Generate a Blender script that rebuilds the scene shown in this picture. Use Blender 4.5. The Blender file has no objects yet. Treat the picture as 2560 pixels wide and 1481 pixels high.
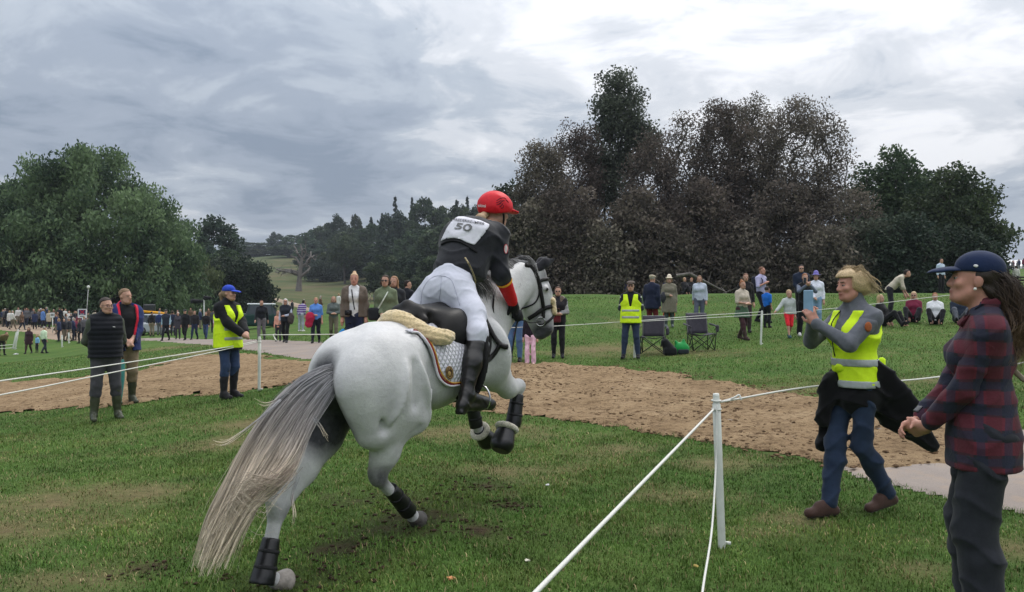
import bpy, bmesh, math, random
import numpy as np
from mathutils import Vector, Matrix
from mathutils.bvhtree import BVHTree

scene = bpy.context.scene
COL = scene.collection
R = math.radians
# ------------------------------------------------------------------ camera
F_PX, HZ, CAMH = 2000.0, 765.0, 1.45          # focal length and horizon row in photo pixels, eye height in metres
cam_data = bpy.data.cameras.new("camera")
cam = bpy.data.objects.new("camera", cam_data)
COL.objects.link(cam)
cam.location = (0, 0, CAMH)
cam.rotation_euler = (R(90), 0, 0)
cam_data.sensor_width = 36.0
cam_data.lens = F_PX / 2560 * 36
cam_data.shift_y = (HZ - 740.5) / 2560
cam_data.clip_start = 0.1
cam_data.clip_end = 6000
scene.camera = cam
# ------------------------------------------------------------------ render
scene.render.engine = 'CYCLES'
scene.view_settings.view_transform = 'Standard'
scene.view_settings.look = 'None'
scene.view_settings.gamma = 1.0
scene.view_settings.exposure = -0.02
scene.cycles.use_denoising = True
scene.cycles.max_bounces = 4
scene.cycles.diffuse_bounces = 2
scene.cycles.glossy_bounces = 2
scene.cycles.transmission_bounces = 4
scene.cycles.transparent_max_bounces = 6
scene.cycles.caustics_reflective = False
scene.cycles.caustics_refractive = False
# ------------------------------------------------------------------ sky
SUN_EL, SUN_AZ = 52.0, 35.0      # elevation, azimuth east of the view direction (veiled sun ahead right)
world = bpy.data.worlds.new("World")
scene.world = world
world.use_nodes = True
nt = world.node_tree
nt.nodes.clear()
def wn(t, **kw):
    n = nt.nodes.new(t)
    for k, v in kw.items():
        setattr(n, k, v)
    return n
def wl(a, b):
    nt.links.new(a, b)
def wmath(op, a, b=None, clamp=False):
    n = wn('ShaderNodeMath', operation=op)
    n.use_clamp = clamp
    for i, v in enumerate((a, b)):
        if v is None:
            continue
        if isinstance(v, (int, float)):
            n.inputs[i].default_value = v
        else:
            wl(v, n.inputs[i])
    return n.outputs[0]
tc = wn('ShaderNodeTexCoord')
sep = wn('ShaderNodeSeparateXYZ')
wl(tc.outputs['Generated'], sep.inputs[0])
zc = wmath('MAXIMUM', sep.outputs[2], 0.0)
den = wmath('ADD', zc, 0.16)
cx = wmath('DIVIDE', sep.outputs[0], den)
cy = wmath('DIVIDE', sep.outputs[1], den)
comb = wn('ShaderNodeCombineXYZ')
wl(cx, comb.inputs[0]); wl(cy, comb.inputs[1])
def wnoise(scale, detail, rough, dist, off):
    mp = wn('ShaderNodeMapping')
    mp.inputs['Location'].default_value = off
    wl(comb.outputs[0], mp.inputs['Vector'])
    n = wn('ShaderNodeTexNoise')
    n.inputs['Scale'].default_value = scale
    n.inputs['Detail'].default_value = detail
    n.inputs['Roughness'].default_value = rough
    n.inputs['Distortion'].default_value = dist
    wl(mp.outputs[0], n.inputs['Vector'])
    return n.outputs['Fac']
nA = wnoise(0.75, 8, 0.55, 0.35, (3.1, 7.7, 0.4))
nB = wnoise(2.6, 9, 0.6, 0.5, (1.3, 2.2, 5.0))
nC = wnoise(0.5, 3, 0.5, 0.2, (9.3, 4.2, 1.0))
fine = wmath('ADD', wmath('MULTIPLY', nA, 0.56), wmath('MULTIPLY', nB, 0.44))
elev = wmath('MULTIPLY', zc, 0.22)
side = wmath('MULTIPLY', sep.outputs[0], 0.05)
tot = wmath('ADD', wmath('ADD', fine, elev), side)
ramp = wn('ShaderNodeValToRGB')
wl(tot, ramp.inputs[0])
cr = ramp.color_ramp
cr.interpolation = 'EASE'
stops = [(0.38, (0.215, 0.265, 0.345)), (0.47, (0.315, 0.365, 0.445)), (0.53, (0.42, 0.47, 0.54)),
         (0.59, (0.60, 0.63, 0.68)), (0.68, (0.84, 0.85, 0.88))]
while len(cr.elements) < len(stops):
    cr.elements.new(0.5)
for e, (p, c) in zip(cr.elements, stops):
    e.position = p
    e.color = (*c, 1)
sky = wn('ShaderNodeTexSky', sky_type='NISHITA')
sky.sun_disc = False
sky.sun_elevation = R(SUN_EL)
sky.sun_rotation = R(SUN_AZ)
sky.air_density = 1.0
sky.dust_density = 1.5
skys = wn('ShaderNodeMix', data_type='RGBA', blend_type='MULTIPLY')
skys.inputs[0].default_value = 1.0
wl(sky.outputs[0], skys.inputs[6])
skys.inputs[7].default_value = (0.085, 0.085, 0.085, 1)
cover = wmath('SUBTRACT', 1.0, wmath('MULTIPLY', wmath('SUBTRACT', nC, 0.60, True), 3.0, True))
cover = wmath('MULTIPLY', cover, 0.96)
mixc = wn('ShaderNodeMix', data_type='RGBA')
wl(cover, mixc.inputs[0])
wl(skys.outputs[2], mixc.inputs[6])
wl(ramp.outputs[0], mixc.inputs[7])
bg = wn('ShaderNodeBackground')
bg.inputs['Strength'].default_value = 1.0
dome = wmath('ADD', wmath('MULTIPLY', zc, 1.6), 0.86)      # overcast skies brighten towards the zenith
dmul = wn('ShaderNodeMix', data_type='RGBA', blend_type='MULTIPLY')
dmul.inputs[0].default_value = 1.0
wl(mixc.outputs[2], dmul.inputs[6])
wl(dome, dmul.inputs[7])
wl(dmul.outputs[2], bg.inputs['Color'])
wout = wn('ShaderNodeOutputWorld')
wl(bg.outputs[0], wout.inputs['Surface'])
# ------------------------------------------------------------------ sun (veiled by cloud)
sl = bpy.data.lights.new("sun", 'SUN')
sl.energy = 1.4
sl.angle = R(14)
sl.color = (1.0, 0.96, 0.9)
sun = bpy.data.objects.new("sun", sl)
COL.objects.link(sun)
sd = Vector((math.sin(R(SUN_AZ)) * math.cos(R(SUN_EL)), math.cos(R(SUN_AZ)) * math.cos(R(SUN_EL)), math.sin(R(SUN_EL))))
sun.rotation_euler = (-sd).to_track_quat('-Z', 'Y').to_euler()
sun.location = sd * 50

# ================================================================== helpers
rng = np.random.default_rng(11)
random.seed(5)

def tag(o, label=None, cat=None, group=None, kind=None):
    if label: o["label"] = label
    if cat: o["category"] = cat
    if group: o["group"] = group
    if kind: o["kind"] = kind
    return o

def empty(name, loc=(0, 0, 0), rz=0.0):
    o = bpy.data.objects.new(name, None)
    COL.objects.link(o)
    o.location = loc
    o.rotation_euler = (0, 0, rz)
    o.empty_display_size = 0.2
    return o

def mesh_obj(name, verts, faces, mat=None, parent=None, smooth=True):
    me = bpy.data.meshes.new(name)
    verts = np.asarray(verts, dtype=np.float32)
    if isinstance(faces, np.ndarray):
        k = faces.shape[1]
        n = len(faces)
        me.vertices.add(len(verts))
        me.vertices.foreach_set('co', verts.ravel())
        me.loops.add(n * k)
        me.loops.foreach_set('vertex_index', faces.astype(np.int32).ravel())
        me.polygons.add(n)
        me.polygons.foreach_set('loop_start', np.arange(0, n * k, k, dtype=np.int32))
        me.polygons.foreach_set('loop_total', np.full(n, k, dtype=np.int32))
        me.update(calc_edges=True)
    else:
        me.from_pydata([tuple(v) for v in verts.tolist()], [], faces)
        me.update()
    if smooth and len(me.polygons):
        me.polygons.foreach_set('use_smooth', np.ones(len(me.polygons), dtype=bool))
    o = bpy.data.objects.new(name, me)
    COL.objects.link(o)
    if mat:
        me.materials.append(mat)
    if parent:
        o.parent = parent
    return o

def set_attr(o, name, vals):
    a = o.data.attributes.new(name, 'FLOAT', 'POINT')
    a.data.foreach_set('value', np.asarray(vals, dtype=np.float32))

def set_color(o, name, cols):
    a = o.data.attributes.new(name, 'FLOAT_COLOR', 'POINT')
    c = np.ones((len(cols), 4), dtype=np.float32)
    c[:, :3] = cols
    a.data.foreach_set('color', c.ravel())

class NT:
    def __init__(s, name):
        s.m = bpy.data.materials.new(name)
        s.m.use_nodes = True
        s.t = s.m.node_tree
        s.t.nodes.clear()
        s.out = s.n('ShaderNodeOutputMaterial')
        s.b = s.n('ShaderNodeBsdfPrincipled')
        s.l(s.b.outputs[0], s.out.inputs['Surface'])
    def n(s, t, **kw):
        x = s.t.nodes.new(t)
        for k, v in kw.items():
            setattr(x, k, v)
        return x
    def l(s, a, b):
        s.t.links.new(a, b)
    def setin(s, inp, v):
        if v is None:
            return
        if hasattr(v, 'links'):
            s.l(v, inp)
        elif isinstance(v, tuple) and len(v) == 3 and inp.type == 'RGBA':
            inp.default_value = (*v, 1)
        else:
            inp.default_value = v
    def pos(s):
        return s.n('ShaderNodeNewGeometry').outputs['Position']
    def obj(s):
        return s.n('ShaderNodeTexCoord').outputs['Object']
    def noise(s, vec, scale, detail=3, rough=0.5, dist=0.0):
        x = s.n('ShaderNodeTexNoise')
        s.setin(x.inputs['Vector'], vec)
        x.inputs['Scale'].default_value = scale
        x.inputs['Detail'].default_value = detail
        x.inputs['Roughness'].default_value = rough
        x.inputs['Distortion'].default_value = dist
        return x.outputs['Fac']
    def math(s, op, a, b=None, c=None, clamp=False):
        x = s.n('ShaderNodeMath', operation=op)
        x.use_clamp = clamp
        for i, v in enumerate((a, b, c)):
            if v is not None:
                s.setin(x.inputs[i], v)
        return x.outputs[0]
    def ramp(s, f, stops, interp='LINEAR'):
        x = s.n('ShaderNodeValToRGB')
        s.l(f, x.inputs[0])
        e = x.color_ramp
        e.interpolation = interp
        while len(e.elements) < len(stops):
            e.elements.new(0.5)
        for el, (p, c) in zip(e.elements, stops):
            el.position = p
            el.color = (*c, 1) if isinstance(c, tuple) else (c, c, c, 1)
        return x.outputs[0]
    def mix(s, f, a, b, mode='MIX'):
        x = s.n('ShaderNodeMix', data_type='RGBA', blend_type=mode)
        s.setin(x.inputs[0], f)
        s.setin(x.inputs[6], a)
        s.setin(x.inputs[7], b)
        return x.outputs[2]
    def attr(s, name, out='Fac'):
        x = s.n('ShaderNodeAttribute', attribute_name=name)
        return x.outputs[out]
    def bump(s, h, strength, dist=0.01, normal=None):
        x = s.n('ShaderNodeBump')
        x.inputs['Strength'].default_value = strength
        x.inputs['Distance'].default_value = dist
        s.l(h, x.inputs['Height'])
        if normal is not None:
            s.l(normal, x.inputs['Normal'])
        s.l(x.outputs[0], s.b.inputs['Normal'])
        return x.outputs[0]
    def set(s, **kw):
        for k, v in kw.items():
            s.setin(s.b.inputs[k.replace('_', ' ')], v)
        return s

_mc = {}
def MAT(col, rough=0.8, var=0.18, scale=30.0, bump=0.15, spec=0.25, metal=0.0, sheen=0.0, name=None, bscale=None, bdist=0.004):
    key = (tuple(round(c, 4) for c in col), rough, var, scale, bump, spec, metal, sheen, name, bscale)
    if key in _mc:
        return _mc[key]
    m = NT(name or 'cloth_%02x%02x%02x' % tuple(min(255, int(c * 255)) for c in col))
    o = m.obj()
    f = m.noise(o, scale, 4, 0.6)
    a = tuple(max(0, c * (1 - var)) for c in col)
    b = tuple(min(1, c * (1 + var)) for c in col)
    c1 = m.ramp(f, [(0.3, a), (0.7, b)])
    m.set(Base_Color=c1, Roughness=rough, Metallic=metal)
    m.b.inputs['Specular IOR Level'].default_value = spec
    if sheen:
        m.b.inputs['Sheen Weight'].default_value = sheen
    if bump:
        m.bump(m.noise(o, bscale or scale * 2, 4, 0.6), bump, bdist)
    _mc[key] = m.m
    return m.m

def srgb(r, g, b):
    def f(c):
        c /= 255.0
        return c / 12.92 if c <= 0.04045 else ((c + 0.055) / 1.055) ** 2.4
    return (f(r), f(g), f(b))

def W(px, py, d):
    """photo pixel at distance d (metres along the view axis) -> world point"""
    return np.array([(px - 1280) / F_PX * d, d, CAMH - (py - HZ) / F_PX * d])

# ------------------------------------------------------------------ terrain height
_ctl = []
def _c(px, py, d):
    p = W(px, py, d)
    _ctl.append(p)
for x, y, z in [(-6, 2, 0), (-3, 2, 0), (0, 2, 0), (3, 2, 0), (6, 2, 0), (0, -2.5, 0), (-8, -6, -.1), (8, -6, .1), (0, -40, 0), (-60, -40, -1), (60, -40, 2),
                (-2.6, 4, -.06), (-1.24, 4.3, -.085), (-.66, 5.15, .01), (-1.2, 3.6, -.06), (0, 4, 0), (1.4, 4, 0), (2.6, 4, 0.02), (0.5, 6, 0.0), (3, 6, .03), (-3.6, 6, -.08), (2, 8, .04),
                (-5, 8, -.16), (0, 9, .02), (5.2, 9, .12), (0, 12, .06), (4, 12, .12), (14, 10, .3), (-14, 10, -.6), (40, 30, 2.0), (-60, 40, -2.2),
                (-150, 100, -1), (150, 100, 6), (-300, 250, 4), (400, 300, 20), (-1500, 1500, 40), (1500, 1500, 60), (0, -1500, 10), (0, 3000, 60), (900, -900, 10), (-900, -900, 10)]:
    _ctl.append(np.array([x, y, z], float))
for a in [(260, 1055, 11.6), (310, 1006, 12.9), (570, 998, 12.5), (648, 979, 13.2), (900, 905, 16), (1000, 905, 16), (1390, 897, 18.9), (1587, 898, 18.8), (1560, 897, 18.5),
          (1903, 868, 20.6), (1650, 876, 20), (1972, 841, 21.5), (1860, 848, 21.8), (1917, 822, 25), (1672, 823, 27), (2012, 843, 21.5), (1750, 812, 26), (2300, 806, 24),
          (2500, 806, 24), (1300, 742, 38), (1500, 735, 38), (1760, 733, 38), (2000, 733, 38), (2250, 733, 38), (2500, 735, 38), (2540, 722, 60), (2540, 690, 110), (2540, 668, 135),
          (1450, 762, 55), (1600, 762, 55), (1750, 760, 55), (2000, 752, 60), (2250, 748, 60), (1750, 752, 100), (1100, 800, 35), (1280, 790, 30),
          (715, 858, 30), (800, 859, 29), (655, 850, 33), (450, 852, 45), (540, 850, 46), (380, 850, 47), (300, 858, 45), (75, 888, 50), (110, 888, 50), (10, 878, 50), (230, 860, 55),
          (100, 822, 70), (20, 818, 74), (220, 828, 70), (300, 812, 80), (-200, 815, 80), (150, 800, 110), (450, 795, 110), (600, 795, 120), (700, 775, 120), (850, 775, 90), (950, 760, 90), (760, 752, 160), (700, 735, 190), (745, 730, 235),
          (900, 748, 200), (1050, 745, 200), (700, 690, 310), (690, 648, 420), (520, 700, 330), (450, 690, 340), (860, 690, 330), (1000, 700, 260), (1150, 715, 230), (600, 640, 560), (800, 640, 480), (1000, 640, 420), (1200, 640, 400),
          (200, 720, 500), (-300, 740, 500), (1500, 720, 400), (2000, 700, 400), (2540, 660, 400)]:
    _c(*a)
_ctl = np.array(_ctl)
def _uw(x, y):
    r = np.maximum(np.hypot(x, y), 2.2)
    th = np.arctan2(x, y)
    return np.stack([th * 3.2, np.log(np.minimum(r, 2500.0))], -1)
_cu = _uw(_ctl[:, 0], _ctl[:, 1])
def _phi(a, b):
    d2 = ((a[:, None, :] - b[None, :, :]) ** 2).sum(-1)
    return np.sqrt(d2 + 0.02)
_A = _phi(_cu, _cu) - np.eye(len(_cu)) * 0.02
_n = len(_cu)
_S = np.zeros((_n + 1, _n + 1)); _S[:_n, :_n] = _A; _S[_n, :_n] = 1; _S[:_n, _n] = 1
_rc = np.hypot(_ctl[:, 0], _ctl[:, 1])
_wv = np.linalg.solve(_S, np.append(_ctl[:, 2] / np.sqrt(np.maximum(_rc, 3.0)), 0))
def gz(x, y):
    x = np.atleast_1d(np.asarray(x, float)); y = np.atleast_1d(np.asarray(y, float))
    out = np.empty(len(x))
    for i in range(0, len(x), 20000):
        xs, ys = x[i:i + 20000], y[i:i + 20000]
        r = np.hypot(xs, ys)
        out[i:i + 20000] = (_phi(_uw(xs, ys), _cu) @ _wv[:_n] + _wv[_n]) * np.sqrt(np.maximum(r, 3.0))
    return out
def gz1(x, y):
    return float(gz([x], [y])[0])
def hit(px, py, dmin=2.5, dmax=900):
    """photo pixel -> point on the ground"""
    d = np.exp(np.linspace(math.log(dmin), math.log(dmax), 900))
    z = CAMH - (py - HZ) / F_PX * d
    g = gz((px - 1280) / F_PX * d, d)
    k = np.argmax(z <= g)
    if not (z <= g).any():
        k = len(d) - 1
    if k > 0:
        a, b = z[k - 1] - g[k - 1], z[k] - g[k]
        t = a / (a - b) if a != b else 0
        dd = d[k - 1] + (d[k] - d[k - 1]) * t
    else:
        dd = d[0]
    x = (px - 1280) / F_PX * dd
    return np.array([x, dd, gz1(x, dd)])
def sdf_poly(P, poly):
    """signed distance (negative inside) of points P (n,2) to polygon"""
    poly = np.asarray(poly)[:, :2]
    a = poly; b = np.roll(poly, -1, 0)
    d = np.full(len(P), 1e9); ins = np.zeros(len(P), bool)
    for (ax, ay), (bx, by) in zip(a, b):
        ex, ey = bx - ax, by - ay
        wx, wy = P[:, 0] - ax, P[:, 1] - ay
        t = np.clip((wx * ex + wy * ey) / (ex * ex + ey * ey + 1e-12), 0, 1)
        d = np.minimum(d, np.hypot(wx - ex * t, wy - ey * t))
        c = (ay > P[:, 1]) != (by > P[:, 1])
        with np.errstate(divide='ignore', invalid='ignore'):
            xi = (bx - ax) * (P[:, 1] - ay) / (by - ay + 1e-12) + ax
        ins ^= c & (P[:, 0] < xi)
    return np.where(ins, -d, d)
def vnoise(x, y, s, seed=0):
    """cheap smooth value noise in [-1,1]"""
    x = x / s; y = y / s
    xi = np.floor(x).astype(np.int64); yi = np.floor(y).astype(np.int64)
    fx = x - xi; fy = y - yi
    fx = fx * fx * (3 - 2 * fx); fy = fy * fy * (3 - 2 * fy)
    def h(a, b):
        n = (a * 374761393 + b * 668265263 + seed * 1442695041) & 0x7fffffff
        n = ((n ^ (n >> 13)) * 1274126177) & 0x7fffffff
        return (n ^ (n >> 16)) % 65536 / 32768.0 - 1
    return (h(xi, yi) * (1 - fx) + h(xi + 1, yi) * fx) * (1 - fy) + (h(xi, yi + 1) * (1 - fx) + h(xi + 1, yi + 1) * fx) * fy
def fbm(x, y, s, seed=0):
    return 0.55 * vnoise(x, y, s, seed) + 0.3 * vnoise(x, y, s * 0.47, seed + 1) + 0.15 * vnoise(x, y, s * 0.21, seed + 2)

# ------------------------------------------------------------------ ground regions (outlines seen in the photograph, cast onto the terrain)
def cast(pts):
    return np.array([hit(*p) for p in pts])
SAND = cast([(-700, 1000), (-60, 960), (200, 945), (330, 933), (420, 908), (500, 890), (620, 888), (700, 897), (830, 905), (1000, 908), (1280, 908), (1400, 911), (1550, 920), (1700, 940),
             (1850, 965), (2000, 985), (2150, 1002), (2300, 1035), (2450, 1075), (2440, 1130), (2330, 1165), (2220, 1180), (2130, 1172), (2050, 1155), (1900, 1130), (1800, 1110), (1700, 1090), (1550, 1066), (1400, 1050), (1300, 1042),
             (1150, 1015), (1000, 985), (800, 958), (720, 966), (660, 977), (560, 985), (450, 992), (330, 1012), (200, 1020), (-60, 1040), (-700, 1110)])
ROAD = cast([(340, 847), (450, 846), (560, 848), (650, 850), (802, 856), (960, 862), (1150, 905), (1500, 960), (2000, 1010), (2450, 1065), (2700, 1090), (2800, 1340), (2560, 1285), (2300, 1228), (2130, 1188),
             (2060, 1140), (1900, 1110), (1500, 1030), (1100, 960), (900, 925), (800, 905), (730, 896), (653, 882), (560, 866), (450, 858), (357, 852)])
PATH2 = cast([(-40, 800), (30, 808), (120, 818), (220, 830), (330, 842), (340, 850), (230, 856), (130, 848), (90, 836), (20, 828), (-40, 822)])
HPATH1 = cast([(672, 746), (700, 748), (750, 760), (790, 775), (770, 779), (740, 768), (700, 757), (672, 752)])
HPATH2 = cast([(448, 700), (480, 702), (530, 707), (560, 712), (560, 717), (530, 712), (480, 708), (448, 705)])
# ================================================================== ground
WORN = [(960, 1300, .42, 1), (900, 1255, .30, 1), (1060, 1245, .34, 1), (850, 1375, .30, 1), (390, 1425, .16, 1), (1285, 1265, .14, 1), (1010, 1340, .3, 1), (1190, 1215, .22, 1), (1180, 1330, .2, 1), (700, 1455, .3, 1), (830, 1440, .25, 1),
        (320, 1235, .5, 0), (120, 1255, .55, 0), (60, 1320, .4, 0), (560, 1110, .5, 0), (640, 1060, .5, 0), (1350, 1100, .55, 0), (1250, 1170, .5, 0), (1450, 1150, .6, 0), (1960, 1300, .28, 0), (1910, 1330, .25, 0), (1720, 1235, .4, 0),
        (2310, 1420, .2, 0), (1880, 1245, .3, 0), (180, 1450, .35, 0), (1500, 872, 1.3, 0), (1560, 815, 1.2, 0), (1430, 880, 1.2, 0), (2150, 960, .9, 0), (2320, 950, .6, 0), (1700, 880, .9, 0), (620, 920, 1.2, 0), (520, 880, 1.5, 0), (430, 870, 2, 0), (1100, 1090, .5, 0), (1200, 1080, .5, 0),
        (1780, 1160, .4, 0), (1250, 1075, .5, 0), (1560, 1120, .5, 0), (700, 1180, .3, 0), (1650, 1330, .25, 0), (2480, 1370, .3, 0), (1690, 960, .8, 0), (1900, 980, .8, 0)]
_wc = [(hit(u, v), r, k) for u, v, r, k in WORN]
def wear_at(x, y):
    dry = np.zeros(len(x)); mud = np.zeros(len(x))
    for p, r, k in _wc:
        rr = np.maximum(r, .12)
        g = np.exp(-((x - p[0]) ** 2 / (rr * 1.25) ** 2 + (y - p[1]) ** 2 / (rr * 1.0) ** 2))
        if k: mud = np.maximum(mud, g)
        else: dry = np.maximum(dry, g)
    n = fbm(x, y, 0.5, 3) * 0.55 + fbm(x, y, 0.13, 9) * 0.35
    lush = fbm(x, y, 2.6, 21)
    dry = np.clip(dry * 0.80 + n * 0.85 - lush * 0.45 - 0.12, 0, 1)
    mud = np.clip((mud * 0.9 + n * 1.1) * np.where(mud > .05, 1, 0) - 0.25, 0, 1)
    return dry, mud
def micro(x, y):
    r = np.hypot(x, y)
    k = np.clip((40 - r) / 30, 0, 1)
    return (0.012 * fbm(x, y, 0.55, 5) + 0.006 * fbm(x, y, 0.16, 6)) * k + 0.02 * fbm(x, y, 2.4, 7) * np.clip((60 - r) / 40, 0, 1)
def build_ground():
    th = np.concatenate([np.linspace(-180, -37, 24)[:-1], np.linspace(-37, 37, 270), np.linspace(37, 180, 24)[1:]])
    r = np.exp(np.linspace(math.log(0.6), math.log(3000), 500))
    T, RR = np.meshgrid(np.radians(th), r)
    x = (np.sin(T) * RR).ravel(); y = (np.cos(T) * RR).ravel()
    z = gz(x, y) + micro(x, y)
    nr, nc = RR.shape
    P = np.stack([x, y], -1)
    # press the ground 4 cm below the sheets laid on it
    idx = np.arange(nr * nc).reshape(nr, nc)
    f = np.stack([idx[:-1, :-1], idx[:-1, 1:], idx[1:, 1:], idx[1:, :-1]], -1).reshape(-1, 4)
    cap = len(x)
    v = np.concatenate([np.stack([x, y, z], -1), [[0, 0, gz1(0, 0.1)]]])
    o = mesh_obj('ground', v, f[:, ::-1].copy(), None)
    dry, mud = wear_at(x, y)
    rr = np.hypot(x, y)
    mea = np.clip((rr - 90) / 60, 0, 1) * np.clip((25 - x) / 30, 0, 1)
    set_attr(o, 'dry', np.append(dry, 0)); set_attr(o, 'mud', np.append(mud, 0)); set_attr(o, 'meadow', np.append(mea, 0))
    tag(o, kind='structure')
    m = NT('turf')
    p = m.pos()
    big = m.noise(p, 0.32, 5, 0.6)
    mid = m.noise(p, 2.2, 5, 0.65)
    fin = m.noise(p, 26, 6, 0.7)
    g = m.ramp(big, [(0.32, (0.048, 0.105, 0.021)), (0.5, (0.074, 0.148, 0.030)), (0.66, (0.108, 0.172, 0.042))])
    g = m.mix(m.ramp(mid, [(0.45, 0.0), (0.75, 0.5)]), g, (0.11, 0.12, 0.045))
    g = m.mix(m.ramp(fin, [(0.3, 0.55), (0.62, 0.0)]), g, (0.028, 0.044, 0.012))
    d = m.math('MULTIPLY', m.attr('dry'), m.ramp(fin, [(0.25, 0.55), (0.6, 1.0)]))
    g = m.mix(d, g, m.ramp(m.noise(p, 9, 5, 0.7), [(0.3, (0.11, 0.085, 0.045)), (0.7, (0.22, 0.175, 0.09))]))
    g = m.mix(m.attr('mud'), g, m.ramp(m.noise(p, 14, 5, 0.7), [(0.3, (0.020, 0.014, 0.009)), (0.7, (0.075, 0.052, 0.032))]))
    hm = m.noise(p, 0.05, 8, 0.7)
    g = m.mix(m.attr('meadow'), g, m.ramp(hm, [(0.36, (0.042, 0.070, 0.024)), (0.52, (0.082, 0.088, 0.038)), (0.66, (0.125, 0.104, 0.056))]))
    m.set(Base_Color=g, Roughness=0.95)
    m.b.inputs['Specular IOR Level'].default_value = 0.1
    b1 = m.math('ADD', m.math('MULTIPLY', fin, 1.0), m.math('MULTIPLY', m.noise(p, 7, 4, 0.7), 1.4))
    m.bump(b1, 0.9, 0.035)
    o.data.materials.append(m.m)
    return o
ground = build_ground()

def sheet(name, poly, lift, mat, cell, noise_amp, near=True, extra=None):
    """a sheet laid on the terrain inside an outline, its edge broken up by noise"""
    mn = poly[:, :2].min(0) - 0.5; mx = poly[:, :2].max(0) + 0.5
    # cells grow with distance: polar grid
    r0 = max(2.5, np.hypot(poly[:, 0], poly[:, 1]).min() * 0.9); r1 = np.hypot(poly[:, 0], poly[:, 1]).max() * 1.05
    a = np.arctan2(poly[:, 0], poly[:, 1])
    th = np.arange(max(a.min() - .02, -0.72), min(a.max() + .02, 0.72), cell)
    r = np.exp(np.arange(math.log(r0), math.log(r1), cell * 2.2))
    T, RR = np.meshgrid(th, r)
    x = (np.sin(T) * RR).ravel(); y = (np.cos(T) * RR).ravel()
    s = sdf_poly(np.stack([x, y], -1), poly)
    sc = np.clip(np.hypot(x, y) / 9, 0.6, 6)
    s = s + noise_amp * sc * (fbm(x, y, 0.9, 31) + 0.6 * fbm(x, y, 0.22, 33))
    nr, nc = RR.shape
    idx = np.arange(nr * nc).reshape(nr, nc)
    f = np.stack([idx[:-1, :-1], idx[1:, :-1], idx[1:, 1:], idx[:-1, 1:]], -1).reshape(-1, 4)[:, ::-1]
    keep = (s[f] < 0).sum(1) >= 3
    f = f[keep]
    edge = np.clip(-s / (0.15 * sc), 0, 1)
    z = gz(x, y) + micro(x, y) + lift * edge + 0.003
    if extra is not None:
        z = z + extra(x, y) * edge
    used = np.unique(f)
    mp = np.full(len(x), -1); mp[used] = np.arange(len(used))
    o = mesh_obj(name, np.stack([x, y, z], -1)[used], mp[f], mat)
    set_attr(o, 'edge', np.clip(-s / (0.5 * sc), 0, 1)[used])
    tag(o, kind='structure')
    return o
def sand_mat():
    m = NT('sand')
    p = m.pos()
    c = m.ramp(m.noise(p, 1.1, 6, 0.65), [(0.32, (0.29, 0.200, 0.112)), (0.55, (0.41, 0.292, 0.170)), (0.7, (0.50, 0.37, 0.225))])
    f = m.noise(p, 9, 6, 0.75, 0.4)
    c = m.mix(m.ramp(f, [(0.36, 0.95), (0.52, 0.0)]), c, (0.13, 0.08, 0.045))
    c = m.mix(m.ramp(m.noise(p, 60, 3, 0.7), [(0.35, 0.35), (0.6, 0.0)]), c, (0.17, 0.11, 0.06))
    m.set(Base_Color=c, Roughness=0.95)
    m.b.inputs['Specular IOR Level'].default_value = 0.1
    m.bump(m.math('ADD', f, m.math('MULTIPLY', m.noise(p, 34, 5, 0.7), 0.5)), 1.0, 0.08)
    return m.m
def road_mat(name, a, b):
    m = NT(name)
    p = m.pos()
    c = m.ramp(m.noise(p, 0.7, 6, 0.65), [(0.3, a), (0.7, b)])
    c = m.mix(m.ramp(m.noise(p, 110, 2, 0.6), [(0.35, 0.45), (0.6, 0.0)]), c, tuple(v * 0.6 for v in a))
    c = m.mix(m.ramp(m.noise(p, 2.4, 5, 0.7), [(0.5, 0.0), (0.75, 0.6)]), c, (0.33, 0.23, 0.14))
    m.set(Base_Color=c, Roughness=0.9)
    m.bump(m.noise(p, 120, 3, 0.7), 0.35, 0.006)
    return m.m
ROADM = road_mat('tarmac', (0.205, 0.170, 0.150), (0.275, 0.235, 0.205))
DIRTM = road_mat('dirt_path', (0.25, 0.185, 0.13), (0.35, 0.27, 0.19))
sheet('road', ROAD, 0.02, ROADM, 0.0042, 0.06)
def churn(x, y):
    return 0.034 * np.abs(fbm(x, y, 0.34, 41)) + 0.020 * fbm(x, y, 0.12, 43)
sheet('sand_track', SAND, 0.030, sand_mat(), 0.0026, 0.30, extra=churn)
sheet('path', PATH2, 0.03, DIRTM, 0.003, 0.12)
sheet('path', HPATH1, 0.25, DIRTM, 0.0012, 0.02)
sheet('path', HPATH2, 0.3, DIRTM, 0.0012, 0.02)

def in_any(x, y, grow=0.0):
    P = np.stack([x, y], -1)
    return np.minimum(sdf_poly(P, SAND), sdf_poly(P, ROAD))

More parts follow.
